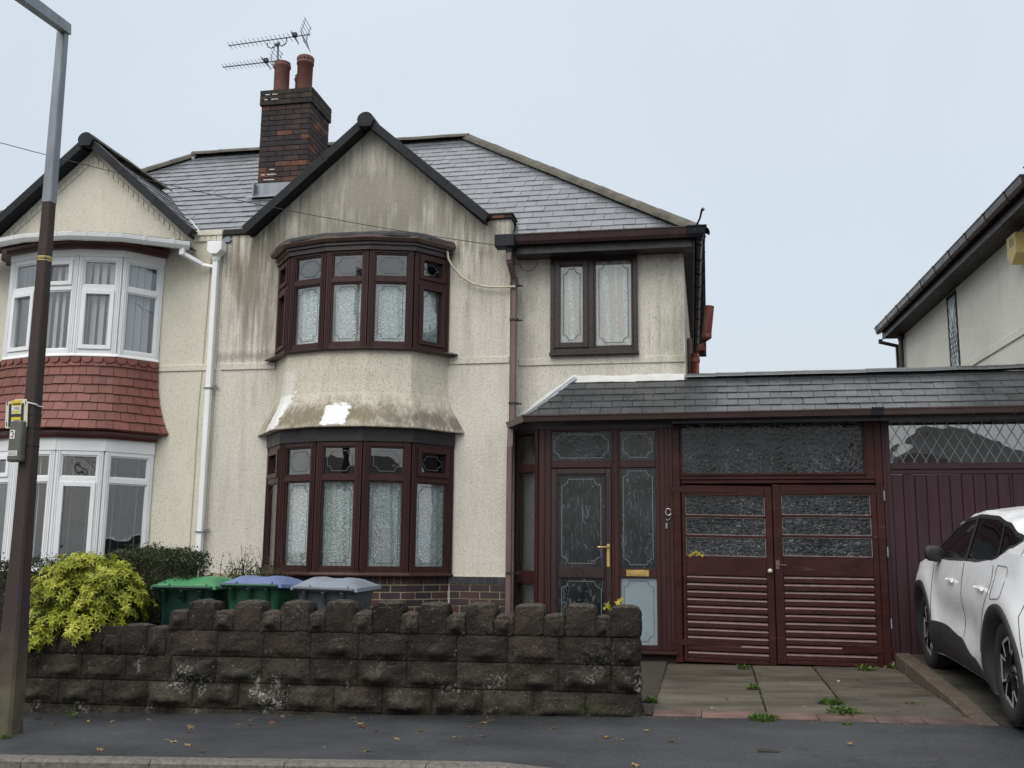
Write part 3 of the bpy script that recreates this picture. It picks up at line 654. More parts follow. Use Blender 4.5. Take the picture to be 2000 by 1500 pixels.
# upstairs casement in the set-back wall
Mx, w = facet((-1.745, WY - .01), (-.74, WY - .01)); f = MB(); Z0, Z1 = 3.56, 4.735
f.ring(0, -.03, Z0 + .03, w, .045, Z1, .052, Mx); mu = .47
f.box(mu - .03, -.03, Z0 + .082, mu + .035, .046, Z1 - .052, .5, Mx)
f.ring(.052, -.02, Z0 + .082, mu - .03, .062, Z1 - .052, .062, Mx); f.ring(mu + .035, -.02, Z0 + .082, w - .052, .03, Z1 - .052, .022, Mx)
wf = f.build('window', M['mahog_dark'], H, bevel=.004)
mb = MB(); mb.box(-.01, -.02, Z0 - .005, w + .01, .075, Z0 + .03, .5, Mx); mb.build('sill', M['mahog_dark'], wf, bevel=.004)
for ua, ub, a, b in ((.114, mu - .092, Z0 + .144, Z1 - .114), (mu + .057, w - .074, Z0 + .104, Z1 - .074)):
    mb = MB(); mb.box(ua - .004, .008, a - .004, ub + .004, .016, b + .004, .5, Mx); mb.build('pane', M['glass'], wf)
    mb = MB(); ribbon(mb, came_path(ub - ua, b - a, .035, .06), .009, .0185, Mx, ua, a); mb.build('leading', M['came'], wf, fixn=False)
    pleat(Mx, ua - .02, ub + .02, a - .02, b + .02, -.012, .010, .11).build('net_curtain', M['lace'], wf, fixn=False)
# main roof: front slope, hips, back, gable roof
def zr(Y): return EZ + RS * (Y - 11.3)
sv = Vector((0, 1, RS)).normalized(); SL = math.hypot(1, RS)
RY, RX = 14.75, -3.50
def front_roof(mb, region):  # region in (X, Y) plan -> plane coordinates
    slates(mb, (0, 11.22, zr(11.22)), (1, 0, 0), sv, [(p[0], (p[1] - 11.22) * SL) for p in region], .255, .205, .007)
mb = MB(); front_roof(mb, [(PX, 11.62), (-5.3, 11.62), (-4.0, 13.3), (-3.9, 13.3), (-2.46, 11.70), (-2.16, 11.70), (-2.14, 11.22), (.03, 11.22), (RX, RY), (PX, RY)][0:1] + [(-5.3, 11.62), (RX - .2, 11.62), (RX - .2, RY), (PX, RY)])
front_roof(mb, [(RX - .2, 11.62), (-2.17, 11.62), (-2.17, RY), (RX - .2, RY)][0:2] + [(-2.17, 13.42), (RX, RY), (RX - .2, RY)])
front_roof(mb, [(-2.17, 11.22), (.03, 11.22), (-2.17, 13.42)])
roof = mb.build('roof', M['slate'], H)
mb = MB()   # the other slopes, plain slabs beneath tiles
mb.add([(.03, 11.22, zr(11.22)), (RX, RY, zr(RY)), (RX, 14.9, zr(RY)), (.03, 18.3, zr(11.22))], [(0, 1, 2, 3)])
mb.add([(.03, 18.3, zr(11.22)), (RX, 14.9, zr(RY)), (PX, 14.9, zr(RY)), (PX, 18.3, zr(11.22))], [(0, 1, 2, 3)])
mb.add([(RX, RY, zr(RY)), (PX, RY, zr(RY)), (PX, 14.9, zr(RY)), (RX, 14.9, zr(RY))], [(0, 1, 2, 3)])
mb.add([(.03, 11.24, zr(11.22) - .02), (PX, 11.64, zr(11.64) - .02), (PX, RY, zr(RY) - .02), (RX, RY, zr(RY) - .02)], [(0, 1, 2, 3)])
mb.build('rear_slope', M['slate_low'], roof, fixn=False)
GS = .87; GA = 6.43
def gable_roof(parent, cx, mat, y0=11.22):
    mb = MB()
    for sg in (1, -1):
        o = (cx, y0, GA); u = (0, 1, 0); v = Vector((-sg * 1, 0, GS)).normalized(); L_ = math.hypot(1, GS)
        yb = 11.3 + (GA - EZ) / RS
        slates(mb, (cx + sg * 1.46, y0, GA - 1.46 * GS), u, v, [(0, 0), (11.3 + (GA - 1.46 * GS - EZ) / RS - y0, 0), (yb - y0, 1.46 * L_), (0, 1.46 * L_)], .255, .205)
    return mb.build('gable_roof', mat, parent)
def verge(parent, cx):
    mb = MB()
    for sg in (1, -1):
        Pt = [(cx + sg * .06, GA + .03), (cx + sg * 1.53, GA + .03 - 1.47 * GS), (cx + sg * 1.53 - sg * .055, GA - 1.47 * GS - .06), (cx + sg * .06, GA - .098)]
        mb.prism(Pt, 11.20, 11.235, 'y'); Pt2 = [(Pt[0][0], Pt[0][1]), (Pt[1][0], Pt[1][1]), (Pt[1][0] - sg * .02, Pt[1][1] - .03), (Pt[0][0], Pt[0][1] - .035)]
        mb.prism(Pt2, 11.235, 11.34, 'y'); Pt3 = [(Pt[3][0], Pt[3][1] + .03), (Pt[2][0], Pt[2][1] + .03), (Pt[2][0], Pt[2][1] + .005), (Pt[3][0], Pt[3][1] + .005)]
        mb.prism(Pt3, 11.235, GY - .002, 'y')
        for k in (.33, .66):
            x = cx + sg * (.06 + 1.47 * k); z = GA + .03 - (1.47 * k) * GS; mb.prism([(x, z + .004), (x + sg * .012, z - .008), (x - sg * .062, z - .10), (x - sg * .074, z - .088)], 11.197, 11.2005, 'y')
    o = mb.build('verge_trim', M['verge'], parent, bevel=.003)
    mb = MB(); pr_ = [(cx + .102 * math.cos(R(a)), GA + .0 + .098 * math.sin(R(a))) for a in range(0, 181, 15)] + [(cx - .078, GA - .085), (cx + .078, GA - .085)]
    mb.prism(pr_, 11.165, 11.20, 'y'); mb.build('ridge_end_cap', M['verge'], parent, bevel=.004); return o
gable_roof(H, -3.94, M['slate']); verge(H, -3.94)
mb = MB(); halfround(mb, (-5.78, RY, zr(RY) + .01), (RX, RY, zr(RY) + .01), .12); halfround(mb, (RX, RY, zr(RY) - .02), (.0, 11.25, zr(11.25) - .005), .125, .40)
mb.build('ridge_tile', M['ridge'], roof); mb = MB(); halfround(mb, (-3.94, 11.24, GA + .02), (-3.94, 13.2, GA + .02), .10); mb.build('ridge_tile', M['ridge'], roof)
mb = MB(); mb.tube([(-.06, 11.24, 4.93), (-.02, 11.18, 4.99), (-.0, 11.14, 5.06), (.02, 11.12, 5.08)], [.012, .012, .014, .022], 6); mb.build('hip_iron', M['black'], roof)
# parapet shoulders of the gable wall
mb = MB(); mb.box(PX + .003, GY - .03, 5.145, -5.36, GY + .2, 5.215); mb.box(-2.50, GY - .035, 5.175, -2.175, GY + .28, 5.215); mb.box(-2.47, GY - .045, 5.215, -2.16, GY + .28, 5.24)
mb.build('parapet_coping', M['brick_cap'], H, bevel=.006)
mb = MB(); mb.box(-2.40, GY - .037, 5.178, -2.27, GY, 5.212, .95); mb.build('parapet_brick', M['brick_ch'], H)
# eaves: fascia, soffit, gutter
mb = MB(); mb.box(-2.14, 11.285, 4.70, -.106, 11.30, 4.865); mb.prism([(-.105, 11.285), (-.085, 11.285), (-.20, 18.4), (-.22, 18.4)], 4.70, 4.865, 'z'); mb.build('fascia', M['fascia'], H, bevel=.004)
mb = MB(); mb.prism([(-2.14, 11.30), (-.105, 11.30), (-.108, WY), (-2.14, WY)], 4.722, 4.732, 'z'); mb.prism([(-.33, WY), (-.108, WY), (-.215, 18.4), (-.33, 18.4)], 4.722, 4.732, 'z')
y = 11.62
while y < 18.3: mb.box(-.26, y, 4.718, -.115 - (y - 11.6) * .016, y + .035, 4.722); y += .075
mb.build('soffit', M['soffit'], H)
GP = [(0, 0), (.02, -.035), (.075, -.055), (.10, -.02), (.115, .045), (.125, .05), (.125, .062), (.10, .062), (.09, -.01), (.07, -.04), (.025, -.022), (.01, .0)]
mb = MB(); mb.sweep(GP, [(-2.30, 11.285, 4.85), (-.085, 11.285, 4.845), (-.20, 18.35, 4.84)])
for p in lin(-1.9, -.35, 3): mb.sweep([(a * 1.05, b * 1.08 - .002) for a, b in GP], [(p, 11.285, 4.848), (p + .022, 11.285, 4.848)])
y = 11.55
while y < 18: mb.sweep([(a * 1.06, b * 1.1 - .003) for a, b in GP], [(-.085 - (y - 11.3) * .0163, y, 4.843), (-.085 - (y - 11.27) * .0163, y + .03, 4.843)]); y += .62
mb.build('gutter', M['gutter'], H)
mb = MB(); mb.box(-2.33, 11.13, 4.76, -2.10, 11.29, 4.905); mb.tube([(-2.17, 11.2, 4.78), (-2.17, 11.2, 4.70)], .04, 10); mb.sweep([(a * 1.08, b * 1.1 - .003) for a, b in GP], [(-.17, 11.285, 4.846), (-.085, 11.285, 4.846), (-.087, 11.37, 4.846)]); mb.build('gutter_outlet', M['verge'], H, bevel=.008)
# downpipe in the corner
mb = MB(); x = -2.155; DP = []
def sq(mb, a, b, w=.062):
    a, b = Vector(a), Vector(b); d = (b - a).normalized(); s_ = Vector((1, 0, 0)); t_ = d.cross(s_).normalized(); h = w / 2
    vs = [p + s_ * i * h + t_ * j * h for p in (a, b) for i, j in ((-1, -1), (1, -1), (1, 1), (-1, 1))]
    mb.add(vs, [(0, 1, 2, 3), (4, 5, 6, 7), (0, 1, 5, 4), (1, 2, 6, 5), (2, 3, 7, 6), (3, 0, 4, 7)])
sq(mb, (-2.17, 11.2, 4.76), (-2.17, 11.2, 4.60)); sq(mb, (-2.17, 11.2, 4.61), (-2.145, 11.40, 4.44), .06); sq(mb, (-2.145, 11.40, 4.47), (-2.145, 11.40, 2.74))
sq(mb, (-2.165, 11.34, 2.5), (-2.165, 11.34, .25))
mb.build('downpipe', M['downpipe'], H, bevel=.008)
mb = MB()
for z, y in ((4.36, 11.4), (3.95, 11.4), (2.98, 11.4), (1.09, 11.34)): mb.box(-2.19, y - .042, z, -2.09, y + .042, z + .022); mb.box(-2.2, y + .02, z + .002, -2.05, y + .045, z + .016)
sq(mb, (-2.145, 11.40, 4.46), (-2.145, 11.40, 4.40), .075); mb.build('pipe_bracket', M['black'], H)
mb = MB(); mb.tube([(-2.92, 11.28, 4.78), (-2.90, 11.27, 4.68), (-2.86, 11.29, 4.60), (-2.76, 11.33, 4.48), (-2.62, 11.34, 4.39), (-2.45, 11.34, 4.345), (-2.28, 11.34, 4.335), (-2.12, 11.34, 4.34)], .013, 8); mb.build('overflow_hose', M['rope'], H)
mb = MB(); pts = [(-2.13, 11.38, 4.62)] + [(-2.0 + .11 * math.cos(R(a)), 11.5, 4.69 + .13 * math.sin(R(a))) for a in range(200, 365, 20)]; mb.tube(pts, .004, 5); mb.build('wire_loop', M['cable'], H)
# soil pipe on the far side wall
mb = MB(); a, b = at_y(1386, 598, 12.3), at_y(1380, 660, 12.3); c, d = at_y(1357, 692, 12.3), at_y(1355, 738, 12.3); d.z = 2.9
mb.tube([a, b, (b + c) / 2 + Vector((.01, 0, -.02)), c, d], .055, 14); mb.tube([b + Vector((0, 0, .05)), b + Vector((0, 0, .0))], .062, 14); mb.tube([c + Vector((0, 0, -.05)), c + Vector((0, 0, -.1))], .061, 14); mb.tube([c + Vector((0, 0, -.28)), c + Vector((0, 0, -.33))], .061, 14)
mb.build('soil_pipe', M['redpipe'], H)
mb = MB(); mb.tube([(-.185, 12.9, 4.0), (-.185, 12.9, 2.9)], .035, 10); mb.build('side_downpipe', M['downpipe'], H)
# chimney on the party line
C0, C1, CY0, CY1 = -6.13, -5.40, 13.0, 13.70
mb = MB(); mb.box(C0, CY0, 6.0, C1, CY1, 7.60); mb.box(C0 - .025, CY0 - .025, 7.585, C1 + .025, CY1 + .025, 7.81); chim = mb.build('chimney', M['mort_dark'], H)
mb = MB(); bricks(mb, (C0, CY0), (C1, CY0), 6.05, 7.585, .24, .0765, .011, .009); bricks(mb, (C1, CY0), (C1, CY1), 6.05, 7.585, .24, .0765, .011, .009, first=1)
bricks(mb, (C0, CY1), (C0, CY0), 6.05, 7.585, .24, .0765, .011, .009); mb.build('brickwork', M['brick_ch'], chim)
mb = MB(); bricks(mb, (C0 - .025, CY0 - .025), (C1 + .025, CY0 - .025), 7.585, 7.812, .24, .0757, .010, .009); bricks(mb, (C1 + .025, CY0 - .025), (C1 + .025, CY1 + .025), 7.585, 7.812, .24, .0757, .010, .009, first=1)
mb.build('chimney_cap', M['brick_cap'], chim)
mb = MB(); mb.loft([[(C0 + .01, CY0 + .01, 7.81), (C1 - .01, CY0 + .01, 7.81), (C1 - .01, CY1 - .01, 7.81), (C0 + .01, CY1 - .01, 7.81)], [(C0 + .12, CY0 + .1, 7.85), (C1 - .1, CY0 + .1, 7.86), (C1 - .12, CY1 - .12, 7.85), (C0 + .12, CY1 - .12, 7.84)]], close=True)
mb.box(C0 + .12, CY0 + .1, 7.82, C1 - .12, CY1 - .12, 7.845); mb.build('flaunching', M['flaunch'], chim)
mb = MB(); mb.box(C0 - .03, CY0 - .04, 6.18, C1 + .03, CY0 - .012, 6.415); mb.box(C0 - .03, CY0 - .12, 6.12, C0 - .010, CY0, 6.40)
mb.add([(C0 - .05, CY0 - .015, 6.285), (C1 + .05, CY0 - .015, 6.285), (C1 + .05, CY0 - .16, 6.17), (C0 - .12, CY0 - .16, 6.17)], [(0, 1, 2, 3)])
mb.build('lead_flashing', M['lead'], chim, fixn=False)
def pot(x, y, z0, z1, r, crown=False):
    mb = MB(); pr_ = [(r * .96, z0), (r * .96, z1 - .09), (r * 1.08, z1 - .07), (r * 1.1, z1 - .045), (r, z1 - .035), (r * .98, z1 - .01), (r * 1.03, z1), (r * .8, z1 - .005), (r * .78, z1 - .2)]
    if crown: pr_ = [(r * .95, z0), (r, z1 - .12), (r * 1.1, z1 - .115), (r * 1.1, z1 - .09), (r * 1.02, z1 - .08), (r * 1.12, z1 - .02), (r * 1.0, z1 + .0), (r * .5, z1 + .028), (r * .1, z1 + .05), (0.001, z1 + .05)]
    mb.lathe(pr_, (x, y, 0), 28); o = mb.build('chimney_pot', M['pot'], chim)
    if crown:
        mb = MB()
        for k in range(14):
            a = 2 * math.pi * k / 14; mb.lathe([(0.001, -.003), (.014, -.003), (.014, .003), (0.001, .003)], (0, 0, 0), 8, 'x', .5, Matrix.Translation((x, y, z1 - .05)) @ Matrix.Rotation(a, 4, 'Z') @ Matrix.Translation((r * 1.075, 0, 0)))
        mb.build('crown_hole', M['black'], chim)
pot(-5.945, 13.2, 7.82, 8.325, .115); pot(-5.60, 13.22, 7.82, 8.40, .113, True); pot(-5.76, 13.52, 7.82, 8.26, .11)
mb = MB()
for (cx_, z_, w_) in ((-6.04, 7.735, .07), (-5.93, 7.735, .08), (-6.06, 7.66, .05), (-5.93, 7.66, .10), (-5.93, 6.62, .07), (-6.06, 6.545, .05), (-5.93, 6.545, .13), (-5.97, 6.47, .16)): mb.box(cx_ - w_ / 2, CY0 - (.038 if z_ > 7 else .012), z_, cx_ + w_ / 2, CY0, z_ + .011)
mb.build('pale_pointing', M['whiteseal'], chim)

# ------------------------------------------------------------------ aerials on the chimney
def aerial(name, label, tail, head, mastx, n, refl):
    tail, head = Vector(tail), Vector(head); d = (head - tail).normalized(); t = thing(name, label, 'aerial', tuple(mastx), 'television aerials on the chimney')
    mb = MB(); mb.tube([tail - d * .02, head], .009, 6); mb.build('boom', M['alu'], t)
    s_ = d.cross(Vector((0, 0, 1))).normalized(); s_ = (s_ * .93 + Vector((0, 0, 1)) * .12).normalized(); mb = MB(); Ln = (head - tail).length
    for k in range(n):
        p = tail + d * (Ln * .80 * k / (n - 1)); h = .085 + .02 * k / n; mb.tube([p - s_ * h, p + s_ * h], .0045, 4)
    mb.build('director_rod', M['alu'], t)
    mb = MB(); c = head - d * .1
    for sg in (1, -1):
        for k in range(4):
            p = c + Vector((0, 0, sg * (.03 + .05 * k))) + d * (.018 * k); mb.tube([p - s_ * .15, p + s_ * .15], .0045, 4)
        mb.tube([c + s_ * .1, c + s_ * .1 + Vector((0, 0, sg * .19)) + d * .06], .005, 4); mb.tube([c - s_ * .1, c - s_ * .1 + Vector((0, 0, sg * .19)) + d * .06], .005, 4)
    mb.build('reflector', M['alu'], t)
    p = head - d * .24; mb = MB(); mb.box(p.x - .035, p.y - .03, p.z - .01, p.x + .035, p.y + .03, p.z + .06); mb.build('dipole_box', M['black'], t, bevel=.01)
    mb = MB(); mb.tube([p + s_ * .15 + Vector((0, 0, .0)), p - s_ * .15, p - s_ * .15 - Vector((0, 0, .03)), p + s_ * .15 - Vector((0, 0, .03))], .005, 5); mb.build('dipole', M['alu'], t); return t, d
mx = Vector((-6.075, 13.3, 8.4))
A1, d1 = aerial('tv_aerial', 'longer television aerial at the top of the mast on the brick chimney', at_y(449, 89, 13.3), at_y(606, 67, 13.3), (mx.x, mx.y, 8.4), 16, True)
mb = MB(); mb.tube([(mx.x + .02, 13.3, 7.85), (mx.x, 13.3, 8.72)], .016, 8); mb.build('mast', M['alu'], A1)
a = at_y(522, 84, 13.3); b = at_y(560, 75, 13.3); c = Vector((mx.x, 13.28, 8.68)); mb = MB(); mb.tube([a, a + Vector((.01, 0, -.06)), a + Vector((.07, 0, -.09)), c, b + Vector((-.07, 0, -.115)), b + Vector((-.01, 0, -.08)), b], .010, 6); mb.tube([c - Vector((.02, .02, .02)), c + Vector((.02, .02, .03))], .025, 6); mb.build('cradle', M['alu'], A1)
A2, _ = aerial('tv_aerial', 'shorter television aerial lower down, left of the chimney pots', at_y(438, 131, 13.35), at_y(548, 118, 13.25), (mx.x, mx.y, 8.35), 13, True)
# ------------------------------------------------------------------ the cream house next door
G = thing('semi_detached_house', 'cream painted semi-detached house with white bay windows and a red tile-hung apron', 'house', (-8.5, 14, .1))
cxl = mirx(-3.94)
mb = MB(); gab = [(mirx(x) if abs(x - PX) > .01 else PX - .002, z) for x, z in gable[::-1]]; mb.prism(gab, GY - .004, GY + .18, 'y')
mb.box(-11.38, WY, .1, mirx(-2.19) - .002, WY + .2, 4.86); mb.box(-11.38, WY + .2, .1, -11.18, 18.2, 4.86); mb.box(-11.18, 18.0, .1, PX - .002, 18.2, 4.86); mb.build('wall', M['cream'], G)
mb = MB(); mb.box(-6.54, GY - .02, 3.455, PX - .01, GY + .005, 3.535); mb.build('string_band', M['cream'], G, bevel=.006)
mb = MB()     # painted brick creasing under the verge
for sg in (1, -1):
    k = 0.0
    while k < 1.46:
        x0 = cxl + sg * k; x1 = cxl + sg * (k + .068); f_ = lambda x: GA - .125 - abs(x - cxl) * GS
        mb.prism([(x0, f_(x0)), (x1, f_(x1)), (x1, f_(x1) - .085), (x0, f_(x0) - .085)], GY - .017 - random.uniform(0, .003), GY - .003, 'y'); k += .075
x = -6.17
while x < PX - .06: mb.box(x, GY - .03, 5.075, x + .07, GY - .002, 5.145); x += .075
mb.build('verge_creasing', M['cream'], G, bevel=.004)
mb = MB(); mb.box(-6.22, GY - .045, 5.145, PX - .003, GY + .2, 5.21); mb.build('parapet_coping', M['cream'], G, bevel=.006)
mb = MB()
def fr2(mb, region): slates(mb, (0, 11.22, zr(11.22)), (1, 0, 0), sv, [(p[0], (p[1] - 11.22) * SL) for p in region], .255, .205)
fr2(mb, [(-8.08, 11.62), (PX - .003, 11.62), (PX - .003, RY), (-8.08, RY)]); fr2(mb, [(-9.4, 11.62), (-8.08, 11.62), (-8.08, RY), (-9.4, 13.43)]); fr2(mb, [(-11.61, 11.22), (-9.4, 11.22), (-9.4, 13.43)])
roofl = mb.build('roof', M['slate'], G)
mb = MB(); mb.add([(-11.61, 11.22, zr(11.22)), (-8.08, RY, zr(RY)), (-8.08, 14.9, zr(RY)), (-11.61, 18.3, zr(11.22))], [(0, 1, 2, 3)]); mb.add([(-11.61, 18.3, zr(11.22)), (-8.08, 14.9, zr(RY)), (PX, 14.9, zr(RY)), (PX, 18.3, zr(11.22))], [(0, 1, 2, 3)])
mb.add([(-11.61, 11.24, zr(11.22) - .02), (PX, 11.64, zr(11.64) - .02), (PX, RY, zr(RY) - .02), (-8.08, RY, zr(RY) - .02)], [(0, 1, 2, 3)])
mb.build('rear_slope', M['slate_low'], roofl, fixn=False)
gable_roof(G, cxl, M['slate']); verge(G, cxl)
mb = MB(); halfround(mb, (-8.08, RY, zr(RY) + .01), (-5.80, RY, zr(RY) + .01), .12); halfround(mb, (-11.58, 11.25, zr(11.25) - .005), (-8.08, RY, zr(RY) - .02), .125, .40); mb.build('ridge_tile', M['ridge'], roofl); mb = MB(); halfround(mb, (cxl, 11.24, GA + .02), (cxl, 13.2, GA + .02), .10); mb.build('ridge_tile', M['ridge'], roofl)
mb = MB(); mb.tube([(-6.16, 11.55, 5.17), (-6.20, 11.72, 5.22), (-6.75, 12.3, 5.70)], .010, 5); mb.build('valley_trim', M['whiteseal'], roofl)
# bays
WZ = dict(lo=(1.09, 2.44, 2.105), up=(3.60, 4.79, 4.405))
mb = MB(); mb.prism(rect(mirx(-2.97), 3.5, mirx(-4.96), 4.8), GY - .009, GY - .006, 'y'); mb.prism(rect(mirx(-2.88), 1.0, mirx(-4.99), 2.6), GY - .009, GY - .006, 'y')
for P, z in ((UPL, 3.52), (UPL, 4.80), (LOL, 1.02), (LOL, 2.58)): mb.prism(offs(P, -.05), z, z + .01, 'z')
mb.build('room', M['room'], G)
SB = {0: (0, 1), 1: (1, 0), 2: (0, 1), 3: (0, 1), 4: (0, 0)}
for i in range(5):
    window(G, LOL[i], LOL[i + 1], *WZ['lo'][:2], WZ['lo'][2], M['upvc'], 'blind', post=.062, sash_top=(i == 1), sash_bot=(i in (0, 3)), lead=False)
    window(G, UPL[i], UPL[i + 1], *WZ['up'][:2], WZ['up'][2], M['upvc'], 'blind', post=.062, sash_top=(i == 2), sash_bot=(i in (1, 3)), lead=False)
mb = MB(); mb.sweep([(-.05, .1), (.0, .1), (.0, 1.06), (-.05, 1.06)], p3(LOL, 0)); mb.build('bay_plinth', M['cream'], G)
mb = MB(); mb.sweep([(-.05, -.04), (.06, -.04), (.06, -.02), (.035, 0), (-.05, 0)], p3(LOL, 1.095)); mb.sweep([(-.05, -.035), (.05, -.035), (.05, -.02), (.035, 0), (-.05, 0)], p3(UPL, 3.603)); mb.build('sill', M['white_paint'], G)
mb = MB()
for P, z0, z1 in ((LOL, 2.44, 2.585), (UPL, 4.79, 4.875)):
    mb.sweep([(-.05, z0), (.045, z0), (.045, z1), (-.05, z1)], p3(P, 0)); Q = offs(P, .046)
    for p in Q[1:-1]: mb.box(p[0] - .004, p[1] - .003, z0 + .001, p[0] + .004, p[1] + .004, z1 - .001)
mb.build('bay_fascia', M['white_paint'], G)
lowl = offs(LOL, .15); lowl[0] = (mirx(-2.70), GY - .004); lowl[-1] = (mirx(-5.215), GY - .004); u2l = offs(UPL, .035)
lvl = [(0, 0), (.14, .02), (.28, .05), (.42, .12), (.56, .24), (.70, .42), (.85, .68), (1, 1)]
core = apron(u2l, lowl, 3.555, 2.69, lvl); mb = MB(); mb.loft(core, .5); bot = core[-1]; mb.loft([bot, [(p[0], min(p[1] + .12, GY), 2.66) for p in bot]])
apl = mb.build('bay_apron', M['redtile'], G, fixn=False)
def along(ring, s_):
    L_ = [0]
    for i in range(len(ring) - 1): L_.append(L_[-1] + (Vector(ring[i + 1]) - Vector(ring[i])).length)
    d = s_ * L_[-1]
    for i in range(len(ring) - 1):
        if d <= L_[i + 1] + 1e-9: t = (d - L_[i]) / max(1e-9, L_[i + 1] - L_[i]); return Vector(ring[i]).lerp(Vector(ring[i + 1]), t)
    return Vector(ring[-1])
def ap_pt(t, s_):
    for j in range(len(lvl) - 1):
        if lvl[j][0] <= t <= lvl[j + 1][0] + 1e-9: q = (t - lvl[j][0]) / (lvl[j + 1][0] - lvl[j][0]); return along(core[j], s_).lerp(along(core[j + 1], s_), q)
    return along(core[-1], s_)
mb = MB(); rows = 8
for r in range(rows):
    t0, t1 = r / rows, (r + 1) / rows; n = 17; o_ = (r % 2) * .5
    for k in range(-1, n):
        a, b = max(0, (k + o_) / n + .0012), min(1, (k + 1 + o_) / n - .0012)
        if b - a < .008: continue
        j = random.uniform(-.006, .006); out = []
        for (t, off) in ((t0, .004), (min(1.0, t1 + j), .019 + random.uniform(0, .004))):
            for s_ in (a, (a + b) / 2, b):
                p = ap_pt(t, s_); nrm = Vector((p.x - cxl, (p.y - 11.9) * 1.6, 0)).normalized(); q = p + nrm * off; out.append(q)
        low2 = [out[i] - Vector((out[i].x - cxl, (out[i].y - 11.9) * 1.6, 0)).normalized() * .02 for i in (3, 4, 5)]
        mb.add(out + low2, [(0, 1, 4, 3), (1, 2, 5, 4), (3, 4, 7, 6), (4, 5, 8, 7), (0, 3, 6), (2, 5, 8)], random.random())
    if r == 0:      # the scalloped top course
        n2 = 20
        for k in range(n2):
            a, b = (k + .06) / n2, (k + .94) / n2; pts = [(a, 0.0), (b, 0.0)] + [((a + b) / 2 + (b - a) / 2 * math.cos(R(q)), .035 + .045 * math.sin(R(q))) for q in range(0, 181, 30)]
            vs = []
            for (s_, t) in pts: p = ap_pt(max(0, min(1, t)), s_); nrm = Vector((p.x - cxl, (p.y - 11.9) * 1.6, 0)).normalized(); vs.append(p + nrm * .030)
            vs2 = [v - Vector((v.x - cxl, (v.y - 11.9) * 1.6, 0)).normalized() * .018 for v in vs]; m_ = len(vs)
            mb.add(vs + vs2, [tuple(range(m_))] + [(i, (i + 1) % m_, m_ + (i + 1) % m_, m_ + i) for i in range(m_)], random.random())
mb.build('hung_tile', M['redtile'], apl, fixn=False)
mb = MB(); mb.sweep([(.0, 0), (.085, 0), (.095, .03), (.125, .05), (.125, .075), (.0, .075)], p3(LOL, 2.585)); mb.sweep([(.0, 0), (.10, 0), (.11, .04), (.16, .06), (.16, .10), (.0, .10)], p3(UPL, 4.875)); mb.build('bay_cornice', M['darkred'], G)
q = offs(UPL, 0); q[0] = (q[0][0] - .28, GY - .004); q[-1] = (q[-1][0] + .30, GY - .004)
mb = MB(); rg = [p3(offs(q, .25), 4.965), p3(offs(q, .25), 5.02), p3(offs(q, .20), 5.045), [(p[0], GY - .003, 5.10) for p in q]]; rg[-1][0] = rg[-1][1]; mb.loft(rg); mb.loft([rg[0], [(p[0], min(p[1] + .22, GY - .004), p[2]) for p in rg[0]]]); mb.build('bay_roof', M['felt'], G, fixn=False)
WG = [(0, 0), (.0, -.05), (.045, -.085), (.075, -.08), (.105, -.045), (.115, .0), (.105, .0), (.095, -.04), (.07, -.07), (.045, -.07), (.012, -.04), (.012, 0)]
mb = MB(); gq = offs(q, .25); gq[0] = (gq[0][0], 11.2); gq[-1] = (gq[-1][0], 11.2)
mb.sweep(WG, p3(gq, 4.99)); 
for i in range(5):
    for t in (.3, .72):
        a, b = Vector(gq[i]).lerp(Vector(gq[i + 1]), t), Vector(gq[i]).lerp(Vector(gq[i + 1]), t + .05); mb.sweep([(x_ * 1.08 - .002, z_ * 1.08 + .003) for x_, z_ in WG], [(a.x, a.y, 4.99), (b.x, b.y, 4.99)])
mb.build('bay_gutter', M['white_paint'], G, bevel=.003)
mb = MB(); e0 = Vector((gq[-1][0] + .0, 11.12, 4.93)); sq(mb, e0 + Vector((-.04, 0, .0)), e0 + Vector((-.04, 0, -.10)), .06); sq(mb, e0 + Vector((-.05, 0, -.07)), (-6.02, 11.30, 4.765), .058); sq(mb, (-6.04, 11.30, 4.77), (-5.86, 11.33, 4.735), .058); mb.build('branch_pipe', M['white_paint'], G, bevel=.006)
mb = MB(); sq(mb, (-5.835, 11.33, 4.86), (-5.835, 11.33, .3), .066)
for z in (2.05, 3.25, 1.62): pass
mb.build('downpipe', M['white_paint'], G, bevel=.006)
mb = MB()
for z in (3.22, 1.52): mb.box(-5.885, 11.285, z, -5.785, 11.37, z + .018); mb.tube([(-5.785, 11.36, z + .04), (-5.755, 11.36, z + .05), (-5.75, 11.37, z + .01)], .011, 6)
mb.build('pipe_bracket', M['galv'], G)
mb = MB(); mb.prism([(-5.925, 5.03), (-5.735, 5.03), (-5.735, 4.925), (-5.79, 4.87), (-5.875, 4.87), (-5.925, 4.91)], 11.24, 11.39, 'y'); mb.lathe([(.042, 4.80), (.05, 4.82), (.05, 4.86), (.045, 4.88)], (-5.835, 11.33, 0), 16); mb.build('rainwater_hopper', M['white_paint'], G, bevel=.006)
mb = MB(); mb.prism([(-5.91, 5.145), (-5.68, 5.145), (-5.69, 5.06), (-5.74, 5.035), (-5.90, 5.03)], GY - .012, GY - .005, 'y'); mb.build('gutter_hole', M['black'], G)
mb = MB(); mb.add([(-5.85, 11.37, 5.04), (-5.70, 11.37, 5.05), (-5.665, 11.37, 5.09), (-5.72, 11.36, 5.12), (-5.80, 11.35, 5.075)], [(0, 1, 2, 3, 4)]); mb.build('loose_flashing', M['lead'], G, fixn=False)
